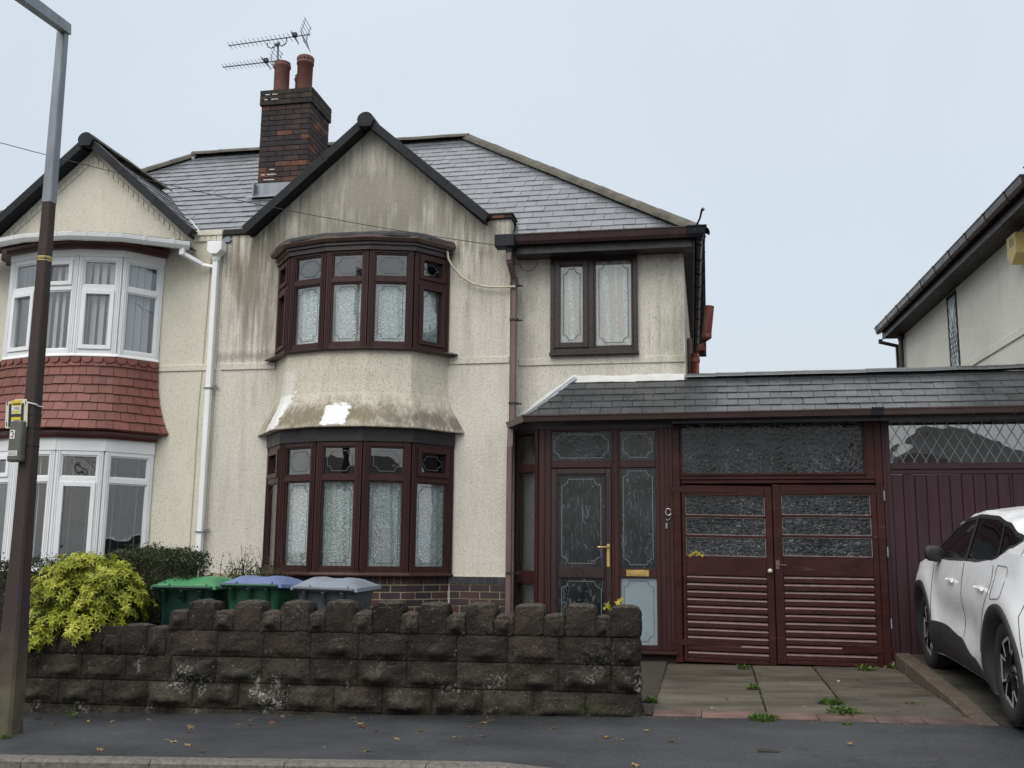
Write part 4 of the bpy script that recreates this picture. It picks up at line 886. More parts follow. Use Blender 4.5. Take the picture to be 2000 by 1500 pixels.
mb = MB(); mb.tube([(-5.935, 11.385, 4.86), (-5.945, 11.385, 4.3), (-5.96, 11.385, 3.6), (-5.985, 11.385, 3.0), (-5.985, 11.385, 2.1), (-5.99, 11.385, 1.2)], .0045, 5); mb.build('wall_cable', M['rope'], G)

# ------------------------------------------------------------------ porch
FY = 11.2
PZ = .325
P = thing('porch', 'glazed mahogany porch with a brass letterbox and a canted side beside the brown downpipe', 'porch', (-1.3, 11.4, .2))
mb = MB(); W = 11.55
def vb(mb, xa, xb, za, zb, d0=-.03, d1=.035, Y=FY): mb.box(xa, Y - d1, za, xb, Y - d0, zb)
Mx, w = facet((-2.125, WY - .01), (-1.80, FY))
mb.box(0, -.03, PZ, .07, .035, 2.69, .5, Mx); mb.box(w - .06, -.03, PZ, w, .035, 2.69, .5, Mx)
for a, b in ((PZ, PZ + .06), (.99, 1.13), (2.20, 2.29), (2.63, 2.69)): mb.box(.07, -.03, a, w - .06, .035, b, .5, Mx)
vb(mb, -1.805, -1.675, PZ, 2.69); vb(mb, -1.745, -1.735, PZ, 2.69, -.03, .045); vb(mb, -1.015, -.925, PZ, 2.69); vb(mb, -.545, -.365, PZ, 2.69)
for x in (-.51, -.455, -.41): vb(mb, x, x + .012, PZ, 2.69, -.03, .045)
for x in (-1.0, -.95): vb(mb, x, x + .012, PZ, 2.69, -.03, .045)
vb(mb, -1.675, -1.015, 2.635, 2.69); vb(mb, -.925, -.545, 2.635, 2.69); vb(mb, -1.675, -1.015, 2.235, 2.31); vb(mb, -.925, -.545, 2.235, 2.31)
vb(mb, -.925, -.545, 1.07, 1.17); vb(mb, -.925, -.545, PZ, PZ + .055)
pf = mb.build('porch_frame', M['mahog'], P, bevel=.004)
mb = MB(); vb(mb, -1.83, -.34, PZ - .035, PZ - .003, -.03, .075); mb.sweep([(-.03, 0), (.07, 0), (.07, .032), (-.03, .032)], [(-2.13, WY - .02, PZ - .036), (-1.80, FY, PZ - .036)]); mb.build('sill', M['mahog'], P, bevel=.004)
mb = MB(); mb.box(-2.1, FY + .01, .1, -.36, FY + .05, PZ - .03); mb.build('threshold_brick', M['brick_cap'], P)
mb = MB(); mb.sweep([(-.02, 0), (.02, 0), (.02, .10), (-.02, .10)], [(-2.14, WY - .01, 2.66), (-1.82, FY - .03, 2.66), (-.35, FY - .03, 2.66)]); mb.build('fascia', M['fascia'], P)
# panes that are fixed
def pane(parent, xa, xb, za, zb, mat, lead=None, Y=FY, r=.05, mg=.035, Mx=None):
    mb = MB(); mb.box(xa, Y - .006, za, xb, Y + .004, zb) if Mx is None else mb.box(xa, -.006, za, xb, .004, zb, .5, Mx); o = mb.build('pane', mat, parent)
    if lead:
        F_, _w = facet((xa, Y), (xb, Y)) if Mx is None else (Mx, 0); mb = MB(); ribbon(mb, came_path(xb - xa, zb - za, mg, r), .0065, .0085, F_, 0 if Mx is None else xa, za); mb.build('leading', M[lead], parent, fixn=False)
    return o
pane(pf, -1.675, -1.015, 2.31, 2.635, M['obscure_h'], 'came_l', r=.06); pane(pf, -.925, -.545, 2.31, 2.635, M['obscure_v'], 'came_l', r=.06)
pane(pf, -.925, -.545, 1.17, 2.235, M['obscure_v'], 'came_l', r=.06); pane(pf, -.925, -.545, PZ + .055, 1.07, M['frost'], 'came', r=.06)
pane(pf, .07, w - .06, 2.29, 2.63, M['glass'], 'came', Mx=Mx); pane(pf, .07, w - .06, 1.13, 2.20, M['glass'], 'came', Mx=Mx); pane(pf, .07, w - .06, PZ + .06, .99, M['glass'], 'came', Mx=Mx)
pleat(Mx, .06, w - .05, PZ + .1, 2.3, -.05, .02, .12).build('net_curtain', M['blind'], pf, fixn=False)
mb = MB(); mb.box(-1.80, FY + .14, .3, -.36, FY + .16, 2.68); mb.box(-1.82, FY + .16, .3, -1.80, WY - .05, 2.68); mb.build('porch_interior', M['room'], P)
# door leaf
D = MB(); D.ring(-1.672, FY - .03, PZ + .012, -1.018, FY + .03, 2.228, .06); D.ring(-1.612, FY - .022, PZ + .072, -1.078, FY + .02, 2.168, .02)
D.box(-1.592, FY - .03, 1.06, -1.098, FY + .03, 1.178); D.box(-1.592, FY - .028, PZ + .09, -1.098, FY + .028, PZ + .16); d = D.build('front_door', M['mahog_dark'], P, bevel=.005)
pane(d, -1.592, -1.098, 1.178, 2.148, M['obscure_v'], 'came_l', r=.07); pane(d, -1.592, -1.098, PZ + .16, 1.06, M['obscure_v'], 'came_l', r=.07)
mb = MB(); mb.box(-1.068, FY - .042, 1.18, -1.038, FY - .03, 1.42); mb.tube([(-1.053, FY - .04, 1.385), (-1.053, FY - .085, 1.385), (-1.16, FY - .085, 1.385)], .011, 8); mb.lathe([(0.001, 0), (.009, 0), (.009, .004)], (-1.053, FY - .043, 1.25), 10, 'x', .5); mb.build('door_handle', M['brass'], d)
mb = MB(); mb.box(-.865, FY - .047, 1.083, -.625, FY - .035, 1.152); lb = mb.build('letterbox', M['brass'], P, bevel=.004)
mb = MB(); mb.box(-.835, FY - .052, 1.098, -.655, FY - .047, 1.137); mb.build('letter_flap', M['brass'], lb, bevel=.003)
def text(body, size, loc, mat, parent, name='number', rot=(90, 0, 0), ext=.003, bold=0.0):
    cu = bpy.data.curves.new(name, 'FONT'); cu.body = body; cu.size = size; cu.extrude = ext; cu.offset = bold; cu.align_x = 'CENTER'; cu.resolution_u = 4
    t = bpy.data.objects.new(name + '_c', cu); col.objects.link(t); dg = bpy.context.evaluated_depsgraph_get(); me = bpy.data.meshes.new_from_object(t.evaluated_get(dg)); bpy.data.objects.remove(t)
    Mr = Matrix.Translation(loc) @ Matrix.Rotation(R(rot[2]), 4, 'Z') @ Matrix.Rotation(R(rot[0]), 4, 'X'); me.transform(Mr); me.materials.clear(); me.materials.append(mat)
    o = bpy.data.objects.new(name, me); col.objects.link(o); o.parent = parent
    if parent.type == 'EMPTY': o.matrix_parent_inverse = parent.matrix_basis.inverted()
    return o
mb = MB(); pts = [(.028 * math.cos(R(a)), .036 * math.sin(R(a))) for a in range(20, 380, 20)]; c = at_y(1305, 1000, FY - .05)   # the curly wire 9
pts = [(c.x + p[0], c.y, c.z + p[1]) for p in pts] + [(c.x + .028, c.y, c.z - .03), (c.x + .016, c.y, c.z - .075), (c.x - .012, c.y, c.z - .09), (c.x - .024, c.y, c.z - .075)]
mb.tube(pts, .0055, 6); mb.build('number', M['chrome'], P)
mb = MB(); c = at_y(1302, 1027, FY - .045); mb.box(c.x - .012, c.y - .012, c.z - .03, c.x + .012, c.y + .0, c.z + .03); mb.build('doorbell', M['galv'], P, bevel=.004)

# ------------------------------------------------------------------ garages under the lean-to roof
LZ, LY = 2.79, 11.0
def lz(Y): return LZ + .8 * (Y - LY)
M['mossy'] = simple('dark_moss', (.018, .021, .012), .95, var=.4)
def lroof(parent, xa, xb, hip=False):
    mb = MB(); v = Vector((0, 1, .8)).normalized(); k = SL
    reg = [(xa, 0), (xb, 0), (xb, .60 * k), (xa, .60 * k)]
    if hip: reg = [(-1.86, 0), (xb, 0), (xb, .60 * k), (-1.47, .60 * k)]
    slates(mb, (0, LY, LZ), (1, 0, 0), v, reg, .224, .139, .009)
    if hip:
        a, b, c_ = Vector((-2.15, 11.58, 2.765)), Vector((-1.86, 11.0, 2.79)), Vector((-1.47, 11.6, 3.27)); u = (b - a).normalized(); nn = u.cross((c_ - a)).normalized(); vv = nn.cross(u)
        if vv.z < 0: vv = -vv
        slates(mb, a, u, vv, [(0, 0), ((b - a).dot(u), 0), ((c_ - a).dot(u), (c_ - a).dot(vv))], .224, .139, .008)
    o = mb.build('roof', M['slate_low'], parent)
    mm = MB(); v3 = Vector((0, .8, 1)).normalized()
    for _ in range(int(34 * (xb - xa))):      # little cushions of moss in the joints
        r_ = random.randint(0, 4); x_ = (round(random.uniform(max(xa, -1.3), xb) / .112)) * .112 + random.gauss(0, .006); y_ = LY + (r_ * .139 + random.choice((.003, .003, random.random() * .13))) / SL; q = Vector((x_, y_, lz(y_) + .012)); s0_ = random.uniform(.003, .010)
        mm.add([q + Vector((s0_ * random.uniform(.7, 1.3) * math.cos(a), s0_ * .8 * math.sin(a), s0_ * .6 * math.sin(a))) for a in (0, 1.2, 2.4, 3.7, 5)] + [q + Vector((0, -s0_ * .5, s0_ * .7))], [(0, 1, 5), (1, 2, 5), (2, 3, 5), (3, 4, 5), (4, 0, 5)])
    mm.build('roof_moss', M['mossy'], o, fixn=False)
    mb = MB(); mb.add([(xa, LY + .02, lz(LY) - .02), (xb, LY + .02, lz(LY) - .02), (xb, 11.6, lz(11.6) - .02), (xa, 11.6, lz(11.6) - .02)], [(0, 1, 2, 3)])
    mb.add([(max(-.2, xa), 11.6, lz(11.6)), (xb, 11.6, lz(11.6)), (xb, 15, 2.7), (max(-.2, xa), 15, 2.7)], [(0, 1, 2, 3)]); mb.build('roof_deck', M['felt'], o, fixn=False)
    return o
SQG = [(0, 0), (0, -.03), (.012, -.045), (.06, -.062), (.095, -.055), (.105, -.012), (.112, 0), (.112, .012), (.092, .012), (.09, -.04), (.06, -.05), (.02, -.035), (.012, 0)]
GA1 = thing('garage', 'garage with worn maroon timber double doors, patterned glass above and louvred lower panels', 'garage', (.7, 11.4, .2))
r1 = lroof(GA1, -1.55, 1.722, True)
mb = MB(); halfround(mb, (-.19, 11.6, lz(11.6) + .0), (1.722, 11.6, lz(11.6) + .01), .075, .30, 6); mb.build('ridge_tile', M['slate_low'], r1)
mb = MB(); x = -1.46   # sealed flashing against the house wall
rr = []
for q in lin(-1.46, -.23, 14): z = lz(11.6) - .01; rr.append([(q, WY - .004, z + .065 + random.uniform(-.010, .010)), (q, WY - .018, z + .05), (q, WY - .035, z + .012), (q, WY - .06, lz(WY - .06) + .012)])
mb.loft(rr, .5, True); rr = []
for i, t in enumerate(lin(0, 1, 14)):
    p = Vector((-2.14, WY, 2.80)).lerp(Vector((-1.46, WY, 3.275)), t); rr.append([p + Vector((0, -.004, .075 + random.uniform(-.01, .01))), p + Vector((.01, -.02, .045)), p + Vector((.02, -.035, .015))])
mb.loft(rr, .5, True); mb.build('sealant_flashing', M['whiteseal'], r1, fixn=False)
mb = MB(); rr = []
for t in lin(0, 1, 10): p = Vector((-2.13, WY, 2.785)).lerp(Vector((-1.47, WY, 3.275)), t); rr.append([p + Vector((.005, -.03, .04)), p + Vector((.02 + .01 * math.sin(t * 20), -.06, .012)), p + Vector((.03, -.11 * (1 - .6 * t), -.012))])
mb.loft(rr, .5, True); mb.build('lead_flashing', M['lead'], r1, fixn=False)
mb = MB(); mb.sweep(SQG, [(-2.155, 11.50, 2.765), (-1.875, 10.985, 2.768), (1.72, 10.985, 2.785)])
for x in (-1.55, -.80, -.22, .48, 1.2): mb.sweep([(a * 1.06 - .002, b * 1.1 + .003) for a, b in SQG], [(x, 10.985, 2.775 + x * .004), (x + .022, 10.985, 2.775 + x * .004)])
mb.sweep([(a * 1.07 - .002, b * 1.12 + .003) for a, b in SQG], [(-1.93, 11.085, 2.768), (-1.875, 10.985, 2.768), (-1.82, 10.985, 2.768)])
mb.build('gutter', M['gutter'], GA1)
mb = MB(); mb.tube([(-2.20, 11.42, 2.72), (-2.12, 11.44, 2.74)], .055, 12); sq(mb, (-2.165, 11.40, 2.70), (-2.165, 11.36, 2.42), .07); mb.build('gutter_outlet', M['downpipe'], GA1, bevel=.006)
mb = MB(); mb.box(-.36, 10.99, 2.68, 1.72, 11.005, 2.77); mb.box(-.36, 11.005, 2.70, 1.72, FY + .05, 2.71); mb.build('fascia', M['fascia'], GA1)
# frame
mb = MB(); vb(mb, -.365, -.285, .215, 2.70); vb(mb, -.285, -.275, .215, 2.16, -.03, .02); vb(mb, 1.70, 1.775, .215, 2.70); vb(mb, 1.59, 1.70, 2.10, 2.70); vb(mb, -.285, 1.59, 2.10, 2.165); vb(mb, -.285, -.262, 2.165, 2.70, -.03, .02)
vb(mb, 1.605, 1.625, 2.165, 2.70, -.03, .046); vb(mb, -.275, 1.70, 2.06, 2.10, -.03, .02); vb(mb, -.285, 1.62, 2.140, 2.166, -.03, .05); gf = mb.build('door_frame', M['maroon'], GA1, bevel=.005)
pane(gf, -.262, 1.59, 2.165, 2.70, M['obscure'])
def leaf(xa, xb, ga, gb, sag):
    D = MB(); zt, zb = 2.045, .225; Mx = Matrix(((1, 0, 0, 0), (0, 1, 0, 0), (sag, 0, 1, -sag * xa), (0, 0, 0, 1)))
    D.box(xa, FY - .03, zb, ga, FY + .02, zt, .5, Mx); D.box(gb, FY - .03, zb, xb, FY + .02, zt, .5, Mx); D.box(ga, FY - .03, 1.94, gb, FY + .02, zt, .5, Mx)
    D.box(ga, FY - .028, 1.11, gb, FY + .02, 1.31, .5, Mx); D.box(ga, FY - .03, .225, gb, FY + .02, .262, .5, Mx)
    for z in (1.722, 1.515): D.box(ga, FY - .022, z - .012, gb, FY + .01, z + .012, .5, Mx)
    d = D.build('garage_door', M['maroon'], GA1, bevel=.004)
    S = MB(); n = 11; z = .262; h = (1.11 - .262) / n
    for i in range(n):
        a = z + i * h; e = random.uniform(-.003, .003)
        S.prism([(FY - .028 + e, a + .006), (FY - .026 + e, a + h - .024), (FY + .004, a + h - .006), (FY + .018, a + h - .004), (FY + .018, a)], ga, gb, 'x', .5, Mx)
    S.build('louvre_board', M['maroon'], d, bevel=.002)
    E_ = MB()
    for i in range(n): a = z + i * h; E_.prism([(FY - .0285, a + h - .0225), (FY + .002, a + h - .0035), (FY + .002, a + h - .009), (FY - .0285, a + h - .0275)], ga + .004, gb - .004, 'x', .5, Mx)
    E_.build('worn_lit_edge', WORN_LIT, d)  # louvre top edges: worn paint, with the light they catch painted in paler
    for i, (a, b) in enumerate(((1.31, 1.503), (1.527, 1.710), (1.734, 1.94))):
        m_ = MB(); m_.box(ga, FY - .008, a, gb, FY + .002, b, .5, Mx); m_.build('pane', M['obscure_h'], d)
    P_ = MB()
    for (a, b) in ((1.31, 1.503), (1.527, 1.710), (1.734, 1.94)):
        P_.ring(ga, FY - .014, a, gb, FY - .006, b, .007, Mx)
    P_.build('putty_line', PUTTY, d); return d, Mx
WORN_LIT = simple('worn_lit_pink_paint', (.21, .145, .145), .6, var=.25, scale=12); PUTTY = simple('old_putty', (.20, .17, .165), .8, var=.5, scale=25)
d1_, s1 = leaf(-.272, .656, -.235, .583, -.018); d2_, s2 = leaf(.664, 1.698, .752, 1.640, -.006)
mb = MB()
for (x0, x1, z, fl) in ((-.40, .30, 1.995, 1), (1.15, 1.76, 1.985, -1), (-.40, .30, .42, 1), (1.30, 1.80, .385, -1)):
    vb(mb, x0, x1, z - .030, z + .030, .03, .036)
    xe = x0 if fl == 1 else x1; vb(mb, xe - .02, xe + .02, z - .085, z + .04, .03, .042)
    for k in range(4): c = x0 + .09 + k * (x1 - x0 - .18) / 3; mb.lathe([(.0001, -.005), (.012, -.004), (.012, .0)], (c, FY - .036, z), 8, 'z', .5, Matrix.Translation((c, FY - .036, z)) @ Matrix.Rotation(R(90), 4, 'X') @ Matrix.Translation((-c, -FY + .036, -z)))
mb.build('strap_hinge', M['maroon'], GA1, bevel=.002)
mb = MB(); c = at_y(1504, 1115, FY - .05); mb.lathe([(.001, -.035), (.018, -.03), (.024, -.015), (.016, 0), (.012, .02)], (0, 0, 0), 14, 'z', .5, Matrix.Translation(c) @ Matrix.Rotation(R(-90), 4, 'X')); mb.build('door_knob', M['signw'], d1_)
mb = MB(); c = at_y(1519, 1103, FY - .035); mb.box(c.x - .018, c.y - .004, c.z - .045, c.x + .018, c.y + .002, c.z + .045); mb.tube([c, c + Vector((0, -.03, 0)), c + Vector((.09, -.03, -.005))], .006, 6); mb.build('latch', M['downpipe'], d2_)
mb = MB(); mb.box(-.36, FY + .4, .1, 1.76, FY + .42, 2.75); mb.build('garage_interior', M['room'], GA1)
GA2 = thing('garage', 'garage with plum vertical board doors below diamond leaded glass, behind the white car', 'garage', (3, 11.4, .3))
r2 = lroof(GA2, 1.726, 4.8); mb = MB(); halfround(mb, (1.73, 11.6, lz(11.6) + .01), (4.8, 11.6, lz(11.6) + .03), .075, .30, 6); mb.build('ridge_tile', M['slate_low'], r2)
mb = MB(); mb.sweep(SQG, [(1.725, 10.985, 2.785), (4.8, 10.985, 2.80)])
for x in (1.93, 3.0, 4.0): mb.sweep([(a * 1.06 - .002, b * 1.1 + .003) for a, b in SQG], [(x, 10.985, 2.786), (x + .022, 10.985, 2.786)])
mb.build('gutter', M['gutter'], GA2)
mb = MB(); mb.sweep([(a * 1.1 - .003, b * 1.16 + .004) for a, b in SQG], [(1.66, 10.985, 2.786), (1.76, 10.985, 2.786)])
for x in (1.652, 1.752): mb.sweep([(a * 1.16 - .005, b * 1.25 + .006) for a, b in SQG], [(x, 10.985, 2.786), (x + .016, 10.985, 2.786)])
mb.build('gutter_union', M['verge'], GA2)
mb = MB(); mb.box(1.73, 10.99, 2.68, 4.8, 11.005, 2.77); mb.box(1.73, 11.005, 2.70, 4.8, FY + .05, 2.71); mb.build('fascia', M['fascia'], GA2)
mb = MB(); vb(mb, 1.779, 1.855, .3, 2.70); vb(mb, 1.855, 4.4, 2.20, 2.262); vb(mb, 1.855, 4.4, 2.15, 2.196, -.03, .02); vb(mb, 4.32, 4.4, .3, 2.70); vb(mb, 1.80, 1.815, .3, 2.70, -.03, .043); vb(mb, 1.779, 1.855, .28, .3)
g2f = mb.build('door_frame', M['purple'], GA2, bevel=.004)
pane(g2f, 1.855, 4.32, 2.262, 2.70, M['glass_b'])
mb = MB(); z0, z1 = 2.262, 2.70; p_ = .112; sl_ = 1.72
for k in range(-8, 28):
    for sg in (1, -1):
        x0 = 1.855 + k * p_; a, b = (x0, z0), (x0 + (z1 - z0) / sl_, z1)
        if sg < 0: a, b = (x0, z1), (x0 + (z1 - z0) / sl_, z0)
        if b[0] < 1.86 or a[0] > 4.3: continue
        if a[0] < 1.857: t = (1.857 - a[0]) / (b[0] - a[0]); a = (1.857, a[1] + (b[1] - a[1]) * t)
        if b[0] > 4.318: t = (4.318 - a[0]) / (b[0] - a[0]); b = (4.318, a[1] + (b[1] - a[1]) * t)
        d_ = Vector((b[0] - a[0], 0, b[1] - a[1])).normalized(); n_ = Vector((-d_.z, 0, d_.x)) * .004
        n_ *= .75; A_, B_ = Vector((a[0], FY - .0105 - .002 * (sg > 0), a[1])), Vector((b[0], FY - .0105 - .002 * (sg > 0), b[1])); mb.add([A_ + n_, A_ - n_, B_ - n_, B_ + n_], [(0, 1, 2, 3)])
mb.build('diamond_leading', M['came_l'], g2f, fixn=False)
mb = MB(); mb.box(1.86, FY + .30, 2.2, 4.3, FY + .32, 2.7); mb.build('garage_interior', simple('dim_garage_lining', (.12, .14, .15), .9, var=.4, scale=3), g2f)
for xa, xb in ((1.862, 3.02), (3.03, 4.31)):
    D = MB(); x = xa
    while x < xb - .01: x1 = min(xb, x + .113); D.box(x, FY - .018, .34, x1 - .009, FY + .02, 2.146); D.box(x1 - .009, FY - .008, .34, x1, FY + .02, 2.146); x = x1
    d = D.build('garage_door', M['purple'], GA2, bevel=.003)
mb = MB()
for px, py in ((1727, 968), (1734, 1078), (1741, 1218)): c = at_y(px, py, FY - .04); mb.box(c.x - .006, c.y - .004, c.z - .05, c.x + .006, c.y + .004, c.z + .05)
mb.build('door_hinge', M['galv'], GA2)

# ------------------------------------------------------------------ house beyond the garage, on the right
K = thing('detached_house', 'pale rendered house side with a deep brown soffit and gutter, beyond the garages', 'house', (7, 14, .3))
Mk, wk = facet((3.25, 18.0), (3.60, 11.25))            # side wall, seen from the left
Mk = Mk.copy(); kn = Vector((Mk[0][1], Mk[1][1]))
mb = MB(); mb.box(0, -.25, .2, wk, 0, 5.0, .5, Mk); mb.box(wk - .25, -8, .2, wk, -.25, 5.0, .5, Mk); mb.box(0, -8, .2, .25, -.25, 5.0, .5, Mk); mb.build('wall', M['cream_far'], K)
mb = MB(); mb.box(0, 0, 3.80, wk, .018, 3.90, .5, Mk); mb.build('string_band', M['cream_far'], K, bevel=.006)
mb = MB(); mb.box(-.03, 0, 4.99, wk + .22, .27, 5.0, .5, Mk); mb.box(wk, -8, 4.99, wk + .22, 0, 5.0, .5, Mk); u = .0
while u < wk: mb.box(u, .015, 4.985, u + .035, .255, 4.99, .5, Mk); u += .075
mb.build('soffit', M['soffit'], K)
mb = MB(); mb.box(-.04, .27, 4.975, wk + .23, .285, 5.15, .5, Mk); mb.box(wk + .22, -8, 4.975, wk + .235, .27, 5.15, .5, Mk); mb.build('fascia', M['fascia'], K, bevel=.003)
def kp(u, n, z): return Mk @ Vector((u, n, z))
mb = MB(); mb.sweep(GP, [kp(-.05, .285, 5.12), kp(wk + .225, .285, 5.13), kp(wk + .225, -8, 5.13)]); u = .1
while u < wk: mb.sweep([(a * 1.08 - .002, b * 1.1 - .003) for a, b in GP], [kp(u, .285, 5.122), kp(u + .03, .285, 5.122)]); u += .72
mb.build('gutter', M['gutter'], K)
mb = MB(); mb.add([kp(-.25, .33, 5.15), kp(wk + .27, .33, 5.15), kp(wk - 3, -3.4, 8.0), kp(3.4, -3.4, 8.0)], [(0, 1, 2, 3)]); mb.add([kp(wk + .27, .33, 5.15), kp(wk - 3, -3.4, 8.0), kp(wk - 3, -4.6, 8.0), kp(wk + .27, -8.3, 5.15)], [(0, 1, 2, 3)]); mb.add([kp(-.25, .33, 5.15), kp(3.4, -3.4, 8.0), kp(3.4, -4.6, 8.0), kp(-.25, -8.3, 5.15)], [(0, 1, 2, 3)])
rk = mb.build('roof', M['slate_low'], K, fixn=False)
mb = MB(); c = kp(wk + .18, .25, 5.2); mb.tube([c, c + Vector((-.03, -.02, .08)), c + Vector((-.05, -.03, .13))], [.012, .014, .022], 6); mb.build('hip_iron', M['black'], rk)
W1 = at_x(1845, 570, 3.36); W2 = at_x(1867, 560, 3.44)
uw = [(Mk.inverted() @ W1).x, (Mk.inverted() @ W2).x]; mb = MB(); mb.ring(uw[0] - .05, -.06, 3.6, uw[1] + .08, .012, 4.97, .05, Mk); wk_ = mb.build('window', M['verge'], K)
mb = MB(); mb.box(uw[0], .001, 3.66, uw[1] + .03, .006, 4.91, .5, Mk); mb.build('pane', simple('pale_curtained_glass', (.55, .62, .64), .25), wk_)
mb = MB(); ww = uw[1] - uw[0] - .12; 
for k in range(-10, 16):
    z = 3.66 + k * .14
    for sg in (1, -1):
        a, b = (uw[0], z if sg > 0 else z + .6), (uw[1] + .03, z + .6 if sg > 0 else z)
        if min(a[1], b[1]) < 3.66 or max(a[1], b[1]) > 4.91: continue
        mb.tube([kp(a[0], .009, a[1]), kp(b[0], .009, b[1])], .004, 4)
mb.build('diamond_leading', M['came'], wk_)
mb = MB(); mb.tube([kp(.28, .06, 4.98), kp(.28, .06, 1)], .04, 12); mb.tube([kp(.28, .06, 4.98), kp(.28, .06, 4.9)], .05, 12); mb.box(.2, 0, 4.2, .36, .06, 4.23, .5, Mk); sq(mb, kp(-.12, .30, 5.0), kp(-.12, .30, 4.93), .06); sq(mb, kp(-.12, .30, 4.95), kp(-.02, .05, 4.86), .06); sq(mb, kp(-.02, .05, 4.88), kp(-.02, .05, 1), .06); mb.build('downpipe', M['gutter'], K, bevel=.004)
al = at_x(1968, 465, 3.42); ua = (Mk.inverted() @ al).x
mb = MB(); mb.prism([(0, 0), (.12, -.10), (.28, 0), (.28, .24), (0, .24)], 0.005, .15, 'y', .5, Mk @ Matrix.Translation((ua, 0, 4.66))); ab = mb.build('alarm_box', M['alarm'], K, bevel=.006)
mb = MB()
for k in range(4): mb.box(ua + .10, .15, 4.76 + k * .024, ua + .24, .152, 4.768 + k * .024, .5, Mk)
mb.build('alarm_slot', M['black'], ab)
# ------------------------------------------------------------------ garden wall of rock-faced blocks with castle coping
def stone(mb, x0, x1, z0, z1, y0, y1, bulge=.02, dome=0.0, nx=8, ny=4, nz=6, seed=0, tilt=.0066, end=False):
    idx = {}; vs = []
    def P(i, j, k):
        key = (i, j, k)
        if key in idx: return idx[key]
        u, v, w = i / nx, j / ny, k / nz; x = x0 + (x1 - x0) * u; y = y0 + (y1 - y0) * v; z = z0 + (z1 - z0) * w
        eu = min(u, 1 - u) * (x1 - x0); ew = min(w, 1 - w) * (z1 - z0); ed = min(1, max(0, min((eu - .010) / .045, ((ew - .010) / .04) if not dome else (w * (z1 - z0) - .01) / .04))); p = Vector((x * 3.1 + seed, y * 3.1, z * 3.1))
        if j == 0: y -= bulge * ed * max(.25, (.35 + .85 * math.exp(-((w - .36) / .26) ** 2) * math.exp(-((u - .5 - .22 * noise.noise(Vector((seed, 3, 1)))) / .34) ** 2) * 1.25) * (1 + 1.1 * noise.noise(p * 2.1)))
        if end and i == nx: x += .012 * min(1, ew / .05) * (1 + noise.noise(p * 2))
        if dome and k > nz - 3:
            q = abs(2 * u - 1); q2 = abs(2 * v - 1); f = (k - (nz - 3)) / 3
            z -= dome * f * (max(q ** 2.2, q2 ** 2.2)); x += (x0 + x1 - 2 * x) * .05 * f * q ** 4; y += (y0 + y1 - 2 * y) * .06 * f * q2 ** 3
        d = noise.noise_vector(p * 3.2) * .008 + noise.noise_vector(p * 9) * .009 + noise.noise_vector(p * 21) * .004; d *= (1 if (0 < i < nx or end or dome) and (0 < k < nz or dome) else .3)
        vs.append(Vector((x, y, z + tilt * (x + .55))) + d); idx[key] = len(vs) - 1; return idx[key]
    fs = []
    for i in range(nx):
        for k in range(nz): fs += [(P(i, 0, k), P(i + 1, 0, k), P(i + 1, 0, k + 1), P(i, 0, k + 1)), (P(i, ny, k), P(i, ny, k + 1), P(i + 1, ny, k + 1), P(i + 1, ny, k))]
        for j in range(ny): fs += [(P(i, j, nz), P(i + 1, j, nz), P(i + 1, j + 1, nz), P(i, j + 1, nz)), (P(i, j, 0), P(i, j + 1, 0), P(i + 1, j + 1, 0), P(i + 1, j, 0))]
    for j in range(ny):
        for k in range(nz): fs += [(P(0, j, k), P(0, j, k + 1), P(0, j + 1, k + 1), P(0, j + 1, k)), (P(nx, j, k), P(nx, j + 1, k), P(nx, j + 1, k + 1), P(nx, j, k + 1))]
    mb.add(vs, fs, random.random(), None, True)
GW = thing('garden_wall', 'low blackened wall of rock-faced blocks with castle-shaped coping along the pavement', 'wall', (-3, 8.2, .05))
WYF, WYB = 8.10, 8.30; XR = -.535
mb = MB(); XL = -5.8
crs = [(-.13, .055), (.06, .258), (.263, .462), (.467, .668)]
for ci, (a, b) in enumerate(crs):
    bl = .402; off = [.2, .0, .2, .0][ci]; x = XR
    first = True
    while x > XL:
        w = bl if not first else (bl if ci in (1, 3) else .21); 
        if ci == 3 and first: w = .21
        x0 = x - w
        low = ci == 3 and x0 < -4.42
        if not low: stone(mb, x0 + .0015, x - .0015, a, b, WYF + (-.012 if first and ci != 0 else 0), WYB, (.026, .046, .042, .036)[ci] * random.uniform(.7, 1.25), seed=ci * 7 + x, end=first, nx=20, nz=12)
        x = x0; first = False
mb.box(XL, WYF + .008, -.12, XR - .02, WYB - .02, .66); wb_ = mb.build('wall_blocks', M['stone'], GW, fixn=False)
mb = MB(); tall = [393, 484, 576, 663, 755, 845, 938, 1033, 1133]; T = [at_y(p, 1190, WYF).x for p in tall]
stone(mb, XR - .208, XR, .674, .915, WYF - .015, WYB, .008, .02, nx=7, nz=9, seed=3, end=True)
for i, t in enumerate(T):
    nxt = T[i + 1] if i + 1 < len(T) else XR - .208 + .10
    stone(mb, t - .118, t + .118, .672, .925 + random.uniform(-.006, .004), WYF + .004, WYB, .010, .026, nx=12, nz=12, ny=6, seed=t)
    stone(mb, t + .120, (nxt - .120) if i + 1 < len(T) else XR - .212, .672, .842 + random.uniform(-.008, .004), WYF - .004, WYB, .036, .022, nx=10, nz=9, ny=6, seed=t + 5)
stone(mb, T[0] - .28, T[0] - .114, .672, .842, WYF - .004, WYB, .032, .022, nx=6, nz=7, seed=1)
x = -4.42; k = 0
while x > XL:     # the run one course lower, under the bush
    w = (.17, .235)[k % 2]; h = (.64, .72)[k % 2] if k else .70
    stone(mb, x - w + .003, x - .003, .467, h, WYF - .004, WYB, .03 if k % 2 == 0 else .012, .024, nx=7, nz=8, seed=x); x -= w; k += 1
mb.build('coping', M['stone'], GW, fixn=False)

